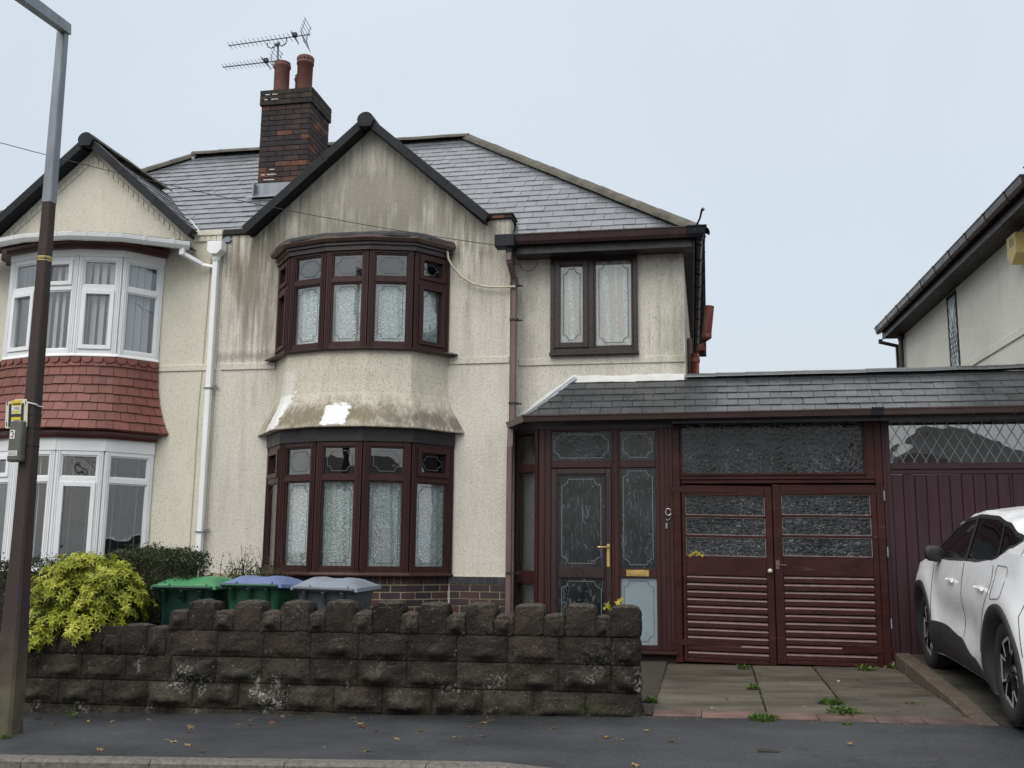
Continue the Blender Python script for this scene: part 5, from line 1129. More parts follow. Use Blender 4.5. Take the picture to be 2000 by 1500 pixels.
# ------------------------------------------------------------------ lamp post with hydrant plate and grey box
LP0 = at_z(13, 1432, -.06); LPT = at_y(124, 47, LP0.y - .02)
LPo = thing('lamp_post', 'leaning dark concrete lamp post with a grey steel sleeve and arm at the left edge', 'lamp post', tuple(LP0))
def lp(t): return LP0.lerp(LPT, t)
def col_ring(c, h, ch):     # chamfered square
    a = h - ch; return [c + Vector((x, y, 0)) for x, y in ((-a, -h), (a, -h), (h, -a), (h, a), (a, h), (-a, h), (-h, a), (-h, -a))]
zt = LPT.z - LP0.z; tj = (at_y(97, 385, LP0.y).z - LP0.z) / zt
mb = MB(); mb.loft([col_ring(lp(t), h, h * .24) for t, h in ((-.03, .088), (.12, .078), (.22, .062), (.26, .059), (tj, .040))], close=True); mb.build('column', M['column'], LPo, bevel=.004)
mb = MB(); mb.loft([col_ring(lp(tj - .01), .043, .009), col_ring(lp(1.0), .036, .008)], close=True); mb.add(col_ring(lp(1.0), .036, .008), [tuple(range(8))]); mb.build('sleeve', M['galv'], LPo, bevel=.003)
AE = at_y(40, -12, LPT.y - 1.0); ad = (AE - LPT).normalized(); A0 = LPT + Vector((0, .05, -.02)); A1_ = LPT + ad * 1.9
sd_ = ad.cross(Vector((0, 0, 1))).normalized() * .036; uu = sd_.cross(ad).normalized() * .045
mb = MB(); mb.add([p + s_ * sd_ + t_ * uu for p in (A0, A1_) for s_, t_ in ((-1, -1), (1, -1), (1, 1), (-1, 1))], [(0, 1, 2, 3), (4, 5, 6, 7), (0, 1, 5, 4), (1, 2, 6, 5), (2, 3, 7, 6), (3, 0, 4, 7)]); mb.build('arm', M['galv'], LPo, bevel=.004)
mb = MB(); mb.lathe([(.001, -.30), (.08, -.28), (.11, 0), (.08, .28), (.001, .30)], (0, 0, 0), 14, 'x', .5, Matrix.Translation(A1_ + ad * .2) @ Matrix.Rotation(math.atan2(ad.y, ad.x), 4, 'Z')); mb.build('lamp_head', M['galv'], LPo)
def tpx(py):    # fraction of the column height that shows at this row
    for i in range(400):
        t = i / 400; c = lp(t) - CAM; q = ROT.transposed() @ c
        if H_PX / 2 - F_PX * q.y / -q.z < py: return t
    return 1
def hw(t): return .062 + (.040 - .062) * min(1, max(0, (t - .22) / (tj - .22)))
mb = MB()
for py in (505, 509, 513): t = tpx(py); mb.loft([[p + Vector((0, 0, z_ + .004 * math.sin(py * 7 + i))) for i, p in enumerate(col_ring(lp(t), hw(t) + e_, .02))] for z_, e_ in ((-.007, .002), (0, .008), (.007, .002))], close=True)
mb.build('twine', M['yrope'], LPo)
tb = tpx(868); c = lp(tb); hb = hw(tb); mb = MB(); Mb = Matrix.Translation(c + Vector((-.045, -hb - .035, 0))) @ Matrix.Diagonal((.88, 1, 1, 1))
mb.box(-.062, -.035, -.135, .062, .035, .17, .5, Mb); mb.box(-.068, -.03, -.145, .068, .035, -.09, .5, Mb); cb = mb.build('meter_box', M['cabinet'], LPo, bevel=.01)
mb = MB(); mb.box(-.045, -.0385, .03, .0, -.036, .098, .5, Mb); mb.box(-.05, -.0385, -.10, .038, -.031, -.062, .5, Mb); mb.build('sticker', M['signwhite'], cb)
mb = MB(); 
for (x0, z0, x1, z1) in ((-.038, .08, -.015, .09), (-.035, .04, -.012, .05), (-.02, .055, -.008, .075)): mb.box(x0, -.0395, z0, x1, -.0386, z1, .5, Mb)
for z_ in (-.073, -.083, -.093):
    u = -.045
    while u < .03: mb.box(u, -.0395, z_, u + .008, -.0386, z_ + .004, .5, Mb); u += .011
mb.build('sticker_print', M['black'], cb)
mb = MB()
for py in (812, 838, 873):
    t = tpx(py); mb.loft([[p + Vector((0, 0, z_)) for p in col_ring(lp(t) - Vector((0, .0, 0)), hw(t) + .003, .018)] for z_ in (-.005, .005)], close=True)
mb.build('strap', M['black'], LPo)
ts = tpx(812); c = lp(ts); SG = thing('hydrant_sign', 'yellow and ivory H hydrant plate strapped to the lamp post above the grey box', 'sign', tuple(c + Vector((-.06, -hw(ts) - .03, 0))))
Ms = Matrix.Translation(c + Vector((-.075, -hw(ts) - .028, 0))) @ Matrix.Rotation(R(-3), 4, 'Y') @ Matrix.Rotation(R(10), 4, 'Z')
mb = MB(); 
def rr_(x0, z0, x1, z1, r): return [(cx + r * math.cos(R(a)), cz + r * math.sin(R(a))) for cx, cz, s0 in ((x1 - r, z1 - r, 0), (x0 + r, z1 - r, 90), (x0 + r, z0 + r, 180), (x1 - r, z0 + r, 270)) for a in (s0, s0 + 30, s0 + 60, s0 + 90)]
mb.prism(rr_(-.085, -.11, .085, .10, .014), -.006, .006, 'y', .5, Ms); mb.prism(rr_(-.025, .09, .075, .115, .01), -.004, .004, 'y', .5, Ms); mb.build('backplate', M['signw'], SG, bevel=.002)
mb = MB(); mb.box(-.038, -.009, .055, .036, -.007, .108, .5, Ms); mb.box(-.018, -.0092, .0, .012, -.007, .045, .5, Ms); mb.box(-.038, -.009, -.115, .036, -.007, -.024, .5, Ms); mb.build('yellow_plate', M['signy'], SG)
mb = MB(); mb.box(-.038, -.0095, .026, .036, -.0074, .062, .5, Ms)
for x_ in (-.022, .002): mb.box(x_ - .011, -.0100, -.077, x_ + .011, -.0092, -.048, .5, Ms)
mb.build('number_tile', M['signwhite'], SG)
mb = MB(); mb.box(-.058, -.0112, -.098, -.040, -.008, .082, .5, Ms); mb.box(.038, -.0112, -.098, .056, -.008, .082, .5, Ms); mb.box(-.04, -.0112, -.021, .038, -.008, .0, .5, Ms)
for (x_, z_) in ((.069, .07), (.069, -.085), (-.073, .07), (-.073, -.09)): mb.box(x_ - .003, -.008, z_, x_ + .003, -.006, z_ + .03, .5, Ms)
mb.build('h_letter', M['black'], SG)
def stext(b, size, x, z, n='lettering', bold=0):
    o = text(b, size, (0, 0, 0), M['black'], SG, n, ext=.0006, bold=bold); o.data.transform(Ms @ Matrix.Translation((x, -.0105, z)))
stext('WAPS', .022, -.001, .070, bold=.0008); stext('100', .034, -.001, .033); stext('402', .036, -.001, -.073, bold=.0012)
mb = MB(); mb.tube([Ms @ Vector((.075, 0, .09)), c + Vector((.075, -hw(ts) - .002, .075)), c + Vector((hw(ts) + .003, -.03, .07)), c + Vector((hw(ts) + .003, .05, .07))], .006, 6); mb.build('tie', M['signwhite'], SG)
# telephone wire from off the left edge to the eaves
wa, wb2 = at_y(-90, 254, 8.5), Vector((-2.27, 11.25, 4.80)); mb = MB(); mb.tube([wa.lerp(wb2, t) - Vector((0, 0, .22 * 4 * t * (1 - t) * .5)) for t in lin(0, 1, 16)], .0042, 5); tag(mb.build('telephone_wire', M['cable']), 'thin dark telephone wire crossing in front of both gables to the gutter', 'wire')

# ------------------------------------------------------------------ wheelie bins
def wbin(body, lid, lidname):
    t = thing('wheelie_bin', '', 'wheelie bin', (0, 0, 0), 'wheelie bins behind the garden wall')
    mb = MB(); n = 6
    def rg(hx, hy, z, r=.05, oy=0):
        return [Vector((sx * (hx - r) + r * math.cos(R(a)), oy + sy * (hy - r) + r * math.sin(R(a)), z)) for sx, sy, a0 in ((1, 1, 0), (-1, 1, 90), (-1, -1, 180), (1, -1, 270)) for a in (a0, a0 + 45, a0 + 90)]
    mb.loft([rg(.20, .24, .10), rg(.215, .26, .35), rg(.245, .305, .80), rg(.262, .325, .965)], .5, True, True); mb.loft([rg(.285, .35, .955), rg(.290, .355, .99), rg(.275, .34, .995)], .5, False, True); mb.loft([rg(.262, .325, .955), rg(.285, .35, .955)], close=True)
    for x in (-.17, 0, .17): mb.prism([(-.34, .96), (-.40, .955), (-.33, .84)], x - .012, x + .012, 'x')
    for x in (-.20, .20): mb.box(x - .012, -.30, .15, x + .012, -.265, .92)
    for sx in (1, -1): mb.tube([Vector((sx * .268, -.18, .80)), Vector((sx * .276, -.12, .845)), Vector((sx * .279, .0, .85)), Vector((sx * .272, .03, .80))], .006, 5)
    mb.build('body', body, t, bevel=.004)
    mb = MB(); mb.tube([(-.27, -.385, .985), (.27, -.385, .985)], .015, 8)
    for x in (-.26, -.06, .06, .26): mb.tube([(x, -.33, .975), (x, -.385, .985)], .014, 6)
    mb.build('handle', body, t)
    mb = MB(); nn = 10
    def lz_(u, v): # gently domed lid, rising to a ridge and falling to the front lip
        e = (1 - (2 * u - 1) ** 6) * (1 - abs(2 * v - 1) ** 5); return 1.0 + .052 * e + .022 * math.sin(min(1, v * 1.35) * 3.1) * (1 - (2 * u - 1) ** 4) + (.012 if .18 < u < .40 or .60 < u < .82 else 0) * (1 if .12 < v < .8 else 0)
    g = [[Vector((-.295 + .59 * i / nn, -.355 + .745 * j / 14, lz_(i / nn, j / 14))) for i in range(nn + 1)] for j in range(15)]; mb.loft(g, .5, True)
    per = [g[0][i] for i in range(nn + 1)] + [g[j][nn] for j in range(1, 15)] + [g[14][i] for i in range(nn - 1, -1, -1)] + [g[j][0] for j in range(13, 0, -1)]
    mb.loft([per, [p + Vector((math.copysign(.006, p.x), math.copysign(.006, p.y), -.034)) for p in per]], .5, False, True)
    for x in (-.17, .17): mb.tube([(x - .05, -.372, 1.0), (x + .05, -.372, 1.0)], .022, 8)
    l_ = mb.build('lid', lid, t, fixn=False)
    for sx in (-1, 1):
        mb = MB(); mb.lathe([(.0001, -.022), (.05, -.022), (.10, -.018), (.10, .018), (.05, .022), (.0001, .022)], (sx * .235, -.26, .10), 18, 'x'); mb.build('wheel', M['tyre'], t)
    return t
for (px, mb_, ml_, rz, lab_, sc) in ((388, 'bin_dgreen', 'lid_green', 4, 'dark green wheelie bin with a bright green lid, nearest the golden shrub', 1.0), (519, 'bin_green', 'lid_blue', -3, 'green wheelie bin with a blue lid, between the other two bins', 1.02), (654, 'bin_grey', 'lid_grey', 2, 'grey wheelie bin with a pale grey lid, rightmost of the three', 1.015)):
    t = wbin(M[mb_], M[ml_], ml_); c = at_y(px, 1145, 8.95); t.scale = (1, 1, .92); t.location = (c.x - .02, 9.02, .075 + .035 * (sc - 1) * 10); t.rotation_euler = (R(-2 if 'blue' in ml_ else 1), R(1.2 if 'grey' in ml_ else 0), R(rz)); t['label'] = lab_

# ------------------------------------------------------------------ plants
def leaf_(mb, p, d, up, ln, wd, tint, fold=.25):
    s_ = d.cross(up); s_ = s_.normalized() if s_.length > 1e-4 else Vector((1, 0, 0)); u = s_.cross(d).normalized(); m_ = p + d * ln * .5 + u * ln * .06; e = p + d * ln - u * ln * fold
    mb.add([p, m_ + s_ * wd / 2, e, m_ - s_ * wd / 2, m_ - u * wd * .22], [(0, 1, 4), (1, 2, 4), (2, 3, 4), (3, 0, 4)], tint)
def rnd_dir(): return Vector((random.gauss(0, 1), random.gauss(0, 1), random.gauss(0, 1))).normalized()
def shrub(name, blobs, mat, label, cat, base, n, ln, wd, rosette=True, shade=.0):
    t = thing(name, label, cat, base); mb = MB()
    vol = [b[3] * b[4] * b[5] for b in blobs]
    for k in range(n):
        b = random.choices(blobs, [v ** .67 for v in vol])[0]; d = rnd_dir(); rr = random.random() ** .25 if random.random() < .8 else random.random() ** .5
        if random.random() < .04: rr *= 1.18
        rr *= 1 + .34 * noise.noise(Vector(b[:3]) * 5 + d * 2.2)
        p = Vector((b[0] + d.x * b[3] * rr, b[1] + d.y * b[4] * rr, b[2] + d.z * b[5] * rr)); 
        if p.z < base[2]: continue
        lumps = noise.noise(p * 4.5); tb = .62 + .55 * lumps + (.12 * d.z) - (.35 if rr < .75 else 0)
        ax = (d + Vector((0, 0, .7)) + rnd_dir() * .35).normalized()
        if rosette:
            m_ = random.randint(6, 9); a0 = random.random() * 6; s1 = ax.cross(Vector((.3, .2, 1))).normalized(); s2 = ax.cross(s1)
            for q in range(m_):
                a = a0 + q * 6.283 / m_; dd = (s1 * math.cos(a) + s2 * math.sin(a) + ax * random.uniform(.15, .8)).normalized()
                leaf_(mb, p, dd, ax, ln * random.uniform(.7, 1.2), wd, min(1, max(0, random.gauss(tb, .14))), .3)
        else: leaf_(mb, p, (ax + rnd_dir() * .9).normalized(), ax, ln * random.uniform(.6, 1.3), wd * random.uniform(.8, 1.2), min(1, max(0, random.gauss(tb - .1, .2))))
    fo = mb.build('foliage', mat, t, fixn=False); mb = MB()
    for k in range(10):
        b = random.choice(blobs); p = Vector((base[0] + random.uniform(-.1, .1), base[1] + random.uniform(-.05, .05), base[2] - .05)); q = Vector(b[:3]) + rnd_dir() * .7 * min(b[3:6]); mb.tube([p, p.lerp(q, .5) + Vector((random.uniform(-.05, .05), 0, .08)), q], [.014, .009, .004], 5)
    mb.build('stem', M['twig'], t); return t
shrub('golden_shrub', [(-5.22, 8.40, .93, .36, .32, .24), (-5.55, 8.38, .92, .32, .30, .24), (-5.03, 8.40, .83, .22, .26, .17), (-5.55, 8.22, .66, .26, .24, .16), (-5.25, 8.28, .70, .34, .26, .16), (-5.62, 8.05, .56, .17, .15, .10), (-5.20, 8.10, .62, .16, .13, .08), (-5.40, 8.4, 1.13, .34, .26, .14), (-5.12, 8.38, 1.07, .22, .22, .12)], M['pieris'], 'bright yellow-green shrub spilling over the low wall beside the lamp post', 'shrub', (-5.3, 8.45, .15), 2000, .058, .019)
def hedge(name, boxes, label, cat, base, n, mat=M['hedge'], ln=.024, wd=.016, loose=.02):
    t = thing(name, label, cat, base); mb = MB(); core = MB()
    for (x0, y0, z0, x1, y1, z1) in boxes:
        core.box(x0 + .09, y0 + .09, z0, x1 - .09, y1 - .09, z1 - .10)
        fa = [((x1 - x0) * (z1 - z0), 'f'), ((x1 - x0) * (y1 - y0) * 1.2, 't'), ((y1 - y0) * (z1 - z0), 'r'), ((y1 - y0) * (z1 - z0), 'l')]; tot = sum(f[0] for f in fa)
        for _ in range(int(n * tot / 3)):
            f = random.choices([q[1] for q in fa], [q[0] for q in fa])[0]; x, y, z = random.uniform(x0, x1), random.uniform(y0, y1), random.uniform(z0, z1)
            if f == 'f': y = y0; nr = Vector((0, -1, 0))
            elif f == 't': z = z1; nr = Vector((0, 0, 1))
            elif f == 'r': x = x1; nr = Vector((1, 0, 0))
            else: x = x0; nr = Vector((-1, 0, 0))
            p = Vector((x, y, z)); q = noise.noise(p * 3) * .05 + noise.noise(p * 9) * .045; cr = max(0, (abs(x - (x0 + x1) / 2) / ((x1 - x0) / 2)) ** 6) * .05
            if f == 't': p.z -= cr + max(0, (abs(y - (y0 + y1) / 2) / ((y1 - y0) / 2)) ** 4) * .04
            p += nr * (q - random.random() ** 2 * .09 + (random.random() ** 12) * loose * 4)
            leaf_(mb, p, (nr * .7 + rnd_dir() + Vector((0, 0, .3))).normalized(), nr, ln * random.uniform(.7, 1.4), wd * random.uniform(.8, 1.3), min(1, max(0, random.gauss(.45 + noise.noise(p * 6) * .5 + (.1 if f == 't' else -.1), .2))))
    mb.build('foliage', mat, t, fixn=False); core.build('twigs', M['soil'], t); return t
hedge('hedge', [(-5.42, 8.72, .1, -4.58, 9.15, 1.27), (-5.75, 9.3, .1, -5.25, 10.4, 1.30)], 'clipped dark green hedge between the golden shrub and the bins', 'hedge', (-4.7, 9, .1), 12500)
hedge('hedge', [(-7.2, 8.72, .0, -5.5, 9.2, 1.19)], 'dark clipped hedge under the white bay window, behind the lamp post', 'hedge', (-6.2, 9, .1), 9000)
t = shrub('straggly_shrub', [(-4.72, 10.1, 1.00, .24, .22, .20), (-4.42, 10.0, .97, .30, .22, .20), (-4.5, 10.0, .8, .4, .3, .3)], M['hedge'], 'straggly small-leaved shrub with bare twigs under the dark bay window, behind the bins', 'shrub', (-4.5, 10.1, .15), 3800, .028, .015, rosette=False)
mb = MB(); lf = MB()
for k in range(26):
    p = Vector((random.uniform(-4.85, -4.15), random.uniform(9.85, 10.1), .98)); q = p + Vector((random.uniform(-.14, .14), random.uniform(-.05, .05), random.uniform(.15, .42))); mid = p.lerp(q, .5) + Vector((random.uniform(-.04, .04), 0, .03)); mb.tube([p, mid, q], [.003, .0025, .0015], 4)
    for j in range(9): c = p.lerp(q, .3 + .7 * random.random()) + rnd_dir() * .012; leaf_(lf, c, rnd_dir(), Vector((0, 0, 1)), .02, .012, random.random())
mb.build('bare_twig', M['twig'], t); lf.build('sprig_leaves', M['hedge'], t, fixn=False)
def tuft(name, label, cat, px, py, Z, sprd, n, ht, mat, wide=.006, group=None, dy=1.0, blade=True):
    c = at_z(px, py, Z); c.z = Z; t = thing(name, label, cat, tuple(c), group); mb = MB()
    if group: sprd *= 1.25; ht *= 1.15; n = int(n * 1.5)
    for k in range(n):
        a = random.random() * 6.283; r_ = random.random() ** .6; p = c + Vector((math.cos(a) * r_ * sprd, math.sin(a) * r_ * sprd * dy, -.008)); dd = Vector((math.cos(a) * r_ * .8 + random.gauss(0, .3), math.sin(a) * r_ * .6 + random.gauss(0, .3), 1)).normalized()
        h = ht * random.uniform(.5, 1.15) * (1 - .4 * r_)
        if blade:
            s_ = Vector((math.cos(a + 1.5), math.sin(a + 1.5), 0)) * wide; m_ = p + dd * h * .6; e = p + dd * h + Vector((dd.x, dd.y, 0)) * h * .5; mb.add([p - s_, p + s_, m_ + s_ * .8, e, m_ - s_ * .8], [(0, 1, 2, 4), (4, 2, 3)], random.random())
        else: leaf_(mb, p + dd * h * random.random(), (dd + rnd_dir() * .8).normalized(), Vector((0, 0, 1)), wide * 5 * random.uniform(.6, 1.2), wide * 3.2, random.random())
    mb.build('blades', mat, t, fixn=False); return t
def dzp(px, py):
    z = .15
    for _ in range(6): q = at_z(px, py, z); z = drz(q.x, q.y)
    return z
for (nm, lb_, px, py, sp, n, ht, mt, bl) in (
    ('grass_tuft', 'bright green grass tuft at the front edge of the drive, left of the weedy clump', 1492, 1404, .085, 260, .05, 'weed', True),
    ('weed_clump', 'leafy weed clump in the drive joint, back of the right-hand pair', 1622, 1374, .07, 190, .06, 'weed', True),
    ('weed_clump', 'leafy weed clump in the drive joint, front of the right-hand pair', 1648, 1392, .085, 120, .045, 'weed', False),
    ('weed_sprig', 'small weed sprig between flags midway up the drive', 1470, 1346, .03, 60, .045, 'weed', False),
    ('weed_sprig', 'small green weed at the foot of the garage door centre', 1453, 1306, .035, 50, .05, 'weed', False),
    ('grass_tuft', 'grass tuft at the foot of the wall end', 1270, 1372, .035, 130, .06, 'weed', True),
    ('weed_sprig', 'pale-leaved weed under the porch sill beside the wall end', 1296, 1284, .04, 46, .10, 'weed', False),
    ('weed_clump', 'weeds at the right foot of the maroon garage doors', 1690, 1308, .07, 70, .05, 'weed', False),
    ('grass_tuft', 'thin grass on the right-hand flags of the drive', 1785, 1374, .07, 60, .025, 'weed', True),
    ('grass_tuft', 'small tuft on the red threshold below the weedy clump', 1655, 1414, .03, 70, .025, 'weed', True),
    ('weed_sprig', 'small weed beside the drive edging at the garage corner', 1748, 1306, .03, 30, .07, 'weed', False)):
    tuft(nm, lb_, 'weed' if 'weed' in nm else 'grass', px, py, dzp(px, py), sp, n, ht, M[mt], .007, 'weeds growing in the drive', 1.3, bl)
tuft('ivy_sprig', 'ivy-like weed growing from the foot of the block wall', 'weed', 905, 1364, .18, .06, 60, .05, M['ivy'], .006, None, .2, False)
tuft('weed_sprig', 'two-leaved weed at the wall foot near the lamp post', 'weed', 142, 1398, -.02, .03, 16, .06, M['weed'], .007, None, .4, False)
tuft('grass_tuft', 'dry grass at the foot of the lamp post', 'grass', 8, 1440, -.06, .06, 40, .05, M['weed'], .004, None, .5, True)
c = at_y(285, 1235, 8.22); tuft('ivy_sprig', 'ivy trailing over the stepped coping below the golden shrub', 'ivy', 262, 1232, .62, .13, 150, .09, M['ivy'], .007, None, .5, False)
def maple(mb, c, Mr, r, tint):
    pts = []
    for k, q in enumerate((1, .45, .9, .42, .72, .3, .3, .72, .42, .9, .45)): a = R(90 + k * 360 / 11); pts.append(Mr @ Vector((math.cos(a) * r * q, math.sin(a) * r * q, .12 * r * math.sin(3 * a))) + c)
    mb.add([c] + pts, [(0, i + 1, (i + 1) % 11 + 1) for i in range(11)], tint)
from mathutils import Euler
t = thing('maple_seedling', 'maple seedling with yellow-green leaves poking above the coping by the wall end', 'plant', tuple(at_y(1195, 1215, 8.4))); mb = MB(); st = MB()
for px, py, r, ti in ((1186, 1184, .045, .3), (1192, 1190, .03, .2), (1207, 1178, .04, .75), (1213, 1172, .028, .8), (1180, 1189, .022, .4)):
    c = at_y(px, py, 8.40); maple(mb, c, Euler((R(70 + random.uniform(-20, 20)), random.uniform(-.5, .5), random.uniform(-.6, .6))).to_matrix(), r, ti); st.tube([at_y(1196, 1225, 8.42), c], .002, 4)
mb.build('leaves', M['yleaf'], t, fixn=False); st.build('stem', M['twig'], t)
t = thing('yellow_leaves', 'bunch of yellow leaves caught at the bottom corner of the left garage pane', 'leaves', tuple(at_y(1358, 1084, FY - .02))); mb = MB()
for k in range(14): maple(mb, at_y(1346 + k * 2.1, 1087 - random.uniform(0, 10) * (1 - abs(k - 6) / 9), FY - .018 - random.uniform(0, .012)), Euler((R(80), random.uniform(-1, 1), random.uniform(-.5, .5))).to_matrix(), .022, random.uniform(.5, 1))
mb.build('leaf', M['yleaf'], t, fixn=False)
# fallen leaves, one by one
LEAVES = [(694, 1388, .034, .95, 'pale yellow'), (689, 1404, .030, .9, 'pale yellow'), (703, 1414, .026, .8, ''), (713, 1421, .030, .15, ''), (706, 1419, .022, .2, ''), (552, 1400, .018, .35, ''), (568, 1398, .016, .6, ''), (488, 1408, .018, .05, 'red'), (488, 1416, .018, .3, ''), (465, 1416, .018, .5, ''), (531, 1413, .026, .2, ''), (372, 1422, .034, .4, ''), (371, 1430, .018, .2, ''), (338, 1449, .026, .85, ''), (366, 1456, .022, .6, ''), (398, 1468, .022, .55, ''), (450, 1478, .02, .3, ''), (195, 1465, .024, .5, ''), (716, 1467, .026, .6, ''), (773, 1401, .020, .15, ''), (797, 1395, .014, .5, ''), (821, 1428, .024, .7, ''), (888, 1440, .022, .5, ''), (775, 1444, .020, .6, ''), (736, 1428, .018, .3, ''), (947, 1412, .028, .5, ''), (918, 1420, .022, .2, ''), (943, 1437, .022, .5, ''), (914, 1453, .018, .5, ''), (1008, 1400, .018, .4, ''), (1081, 1423, .024, .6, ''), (1183, 1440, .03, .55, ''), (1240, 1495, .026, .7, ''), (1312, 1447, .024, .6, ''), (1215, 1445, .018, .5, ''), (291, 1407, .020, .35, ''), (219, 1410, .020, .4, ''), (172, 1409, .018, .6, ''), (75, 1405, .030, .1, 'red'), (105, 1414, .022, .4, ''), (1262, 1427, .018, .8, ''), (1660, 1452, .020, .6, ''), (1400, 1500, .02, .5, ''), (606, 1406, .016, .5, ''), (652, 1396, .014, .4, '')]
def gz(px, py):
    z = 0
    for _ in range(8): q = at_z(px, py, z); z = (pz(q.x, q.y) if q.y < 8.1 else drz(q.x, q.y)) + .003
    return q
protos = []
for k in range(3):
    mb = MB(); maple(mb, Vector((0, 0, .1)), Euler((.25, .2 * (k - 1), 0)).to_matrix(), 1, .5); mb.tube([(0, -.2, .1), (.2, -1.1, .25), (.3, -1.7, .1)], .03, 4); protos.append(mb)
def put_leaf(px, py, r, ti, k, label, group):
    q = gz(px, py); mb = MB(); s_ = protos[k % 3]; Mx = Matrix.Translation(q) @ Matrix.Rotation(random.random() * 6.28, 4, 'Z') @ Matrix.Rotation(random.uniform(-.4, .4), 4, 'X') @ Matrix.Scale(r * 1.45, 4)
    mb.add(s_.v, s_.f, ti, Mx); return tag(mb.build('fallen_leaf', M['dleaf'], fixn=False), label, 'leaf', group)
GP_ = 'autumn leaves scattered on the pavement'
def colw(t): return 'dark red' if t < .12 else 'rust brown' if t < .28 else 'orange brown' if t < .45 else 'tan' if t < .65 else 'straw yellow'
ORD = ['first', 'second', 'third', 'fourth', 'fifth', 'sixth', 'seventh', 'eighth', 'ninth', 'tenth', 'eleventh', 'twelfth', 'thirteenth', 'fourteenth', 'fifteenth', 'sixteenth']
def leaf_labels(items, rows, where):
    out = {}
    for (y0, y1, rn) in rows:
        sel = sorted([it for it in items if y0 <= it[1] < y1], key=lambda q: q[0])
        for i, it in enumerate(sel): out[(it[0], it[1])] = '%s leaf on the %s %s, %s from the left' % (colw(it[3]), where, rn, ORD[i])
    return out
LL = leaf_labels([q for q in LEAVES if not q[4]], ((0, 1411, 'close to the wall foot'), (1411, 1424, 'just out from the wall'), (1424, 1446, 'midway to the kerb'), (1446, 1600, 'near the kerb')), 'pavement')
for k, (px, py, r, ti, note) in enumerate(LEAVES):
    lbl = LL.get((px, py), '')
    if note: lbl = {694: 'largest pale yellow leaf, nearest the wall foot', 689: 'pale yellow leaf just below the largest yellow one', 488: 'small red leaf on the pavement in front of the wall', 75: 'long red-brown leaf near the lamp post foot'}[px]
    put_leaf(px, py, r, ti, k, lbl, GP_)
DL = [(random.uniform(1275, 1800), random.uniform(1312, 1403), random.uniform(.008, .016), random.random()) for _ in range(30)]
LD = leaf_labels(DL, ((0, 1330, 'near the garage'), (1330, 1355, 'in the middle'), (1355, 1380, 'towards the front'), (1380, 1500, 'by the red edge')), 'drive')
for k, (px, py, r, ti) in enumerate(DL): put_leaf(px, py, r, ti, k, LD[(px, py)], 'dry leaves on the drive')
mb = MB()
for k in range(22): q = gz(1712 + random.uniform(-30, 26), 1297 + random.uniform(-4, 9)); maple(mb, q + Vector((0, 0, random.uniform(.0, .03))), Euler((random.uniform(-.8, .8), random.uniform(-.8, .8), random.random() * 6)).to_matrix(), random.uniform(.02, .035), random.uniform(0, .35))
o = mb.build('leaf_litter', M['dleaf'], fixn=False); tag(o, 'drift of brown leaves at the foot of the garage post by the edging', 'leaves'); o['kind'] = 'stuff'

mb = MB()     # moss and seedlings along the flag joints, crumbs and grit at the wall foot
for x_, a_, b_, n_ in ((.402, 8.5, 11.1, 150), (1.002, 8.6, 11.1, 190), (-.44, 8.3, 11, 60), (1.78, 8.1, 11.1, 90)):
    for _ in range(n_):
        y_ = a_ + (b_ - a_) * random.random()
        if noise.noise(Vector((x_ * 5, y_ * 2.2, 0))) < -.02: continue
        p = Vector((x_ + random.gauss(0, .010), y_, 0)); p.z = drz(p.x, p.y) - .004; leaf_(mb, p, (rnd_dir() + Vector((0, 0, 1))).normalized(), Vector((0, 0, 1)), random.uniform(.012, .03), .007, random.random() * .7)
o = mb.build('joint_moss', M['weed'], fixn=False); tag(o, 'moss and seedlings growing along the joints of the drive flags', 'moss'); o['kind'] = 'stuff'
mb = MB()
for _ in range(700):
    x_ = random.uniform(-6, 2.2); y_ = edge(x_) - abs(random.gauss(0, .10)) - .02 if random.random() < .55 else random.uniform(6.55, 8.0); p = Vector((x_, y_, pz(x_, y_) + .002)); r_ = random.uniform(.002, .007)
    mb.add([p + Vector((r_ * math.cos(a), r_ * math.sin(a), random.uniform(0, .003))) for a in (0, 1.4, 3.0, 4.4)], [(0, 1, 2, 3)], random.random())
o = mb.build('grit', M['dleaf'], fixn=False); tag(o, 'leaf crumbs and grit scattered on the pavement and along the wall foot', 'grit'); o['kind'] = 'stuff'

# ------------------------------------------------------------------ white car
CAR = thing('parked_car', 'white crossover car with black arches and dark windows parked nose to the plum garage doors', 'car', (2.9, 9, .25))
s0, CW, LEN = .86, .895, 4.36
FW, RW = Vector((1.955, 10.36, 0)), Vector((1.955, 7.73, 0)); cax = (RW - FW).normalized(); cr_ = Vector((cax.y * -1, cax.x, 0)) * -1   # rearwards, and towards the car's right side
if cr_.x < 0: cr_ = -cr_
def gzc(s): return .305 - (s - s0) * .045
def cw(s, l, z):   # s from the nose, l from the left flank plane towards the right, z above ground
    p = FW + cax * (s - s0) + cr_ * l; return Vector((p.x, p.y, gzc(s) + z))
def interp(tab, x):
    if x <= tab[0][0]: return tab[0][1]
    for (a, b), (c, d) in zip(tab, tab[1:]):
        if x <= c: t = (x - a) / (c - a); t = t * t * (3 - 2 * t); return b + (d - b) * t
    return tab[-1][1]
BELT = [(0, .62), (.12, .80), (.5, .93), (1.0, 1.00), (1.6, 1.01), (2.6, 1.035), (3.1, 1.07), (3.45, 1.14), (3.9, 1.13), (4.2, 1.06), (4.36, .95)]
DLO = [(1.05, 1.01), (1.6, 1.015), (2.6, 1.04), (3.0, 1.055), (3.25, 1.10), (3.45, 1.17), (3.8, 1.24)]
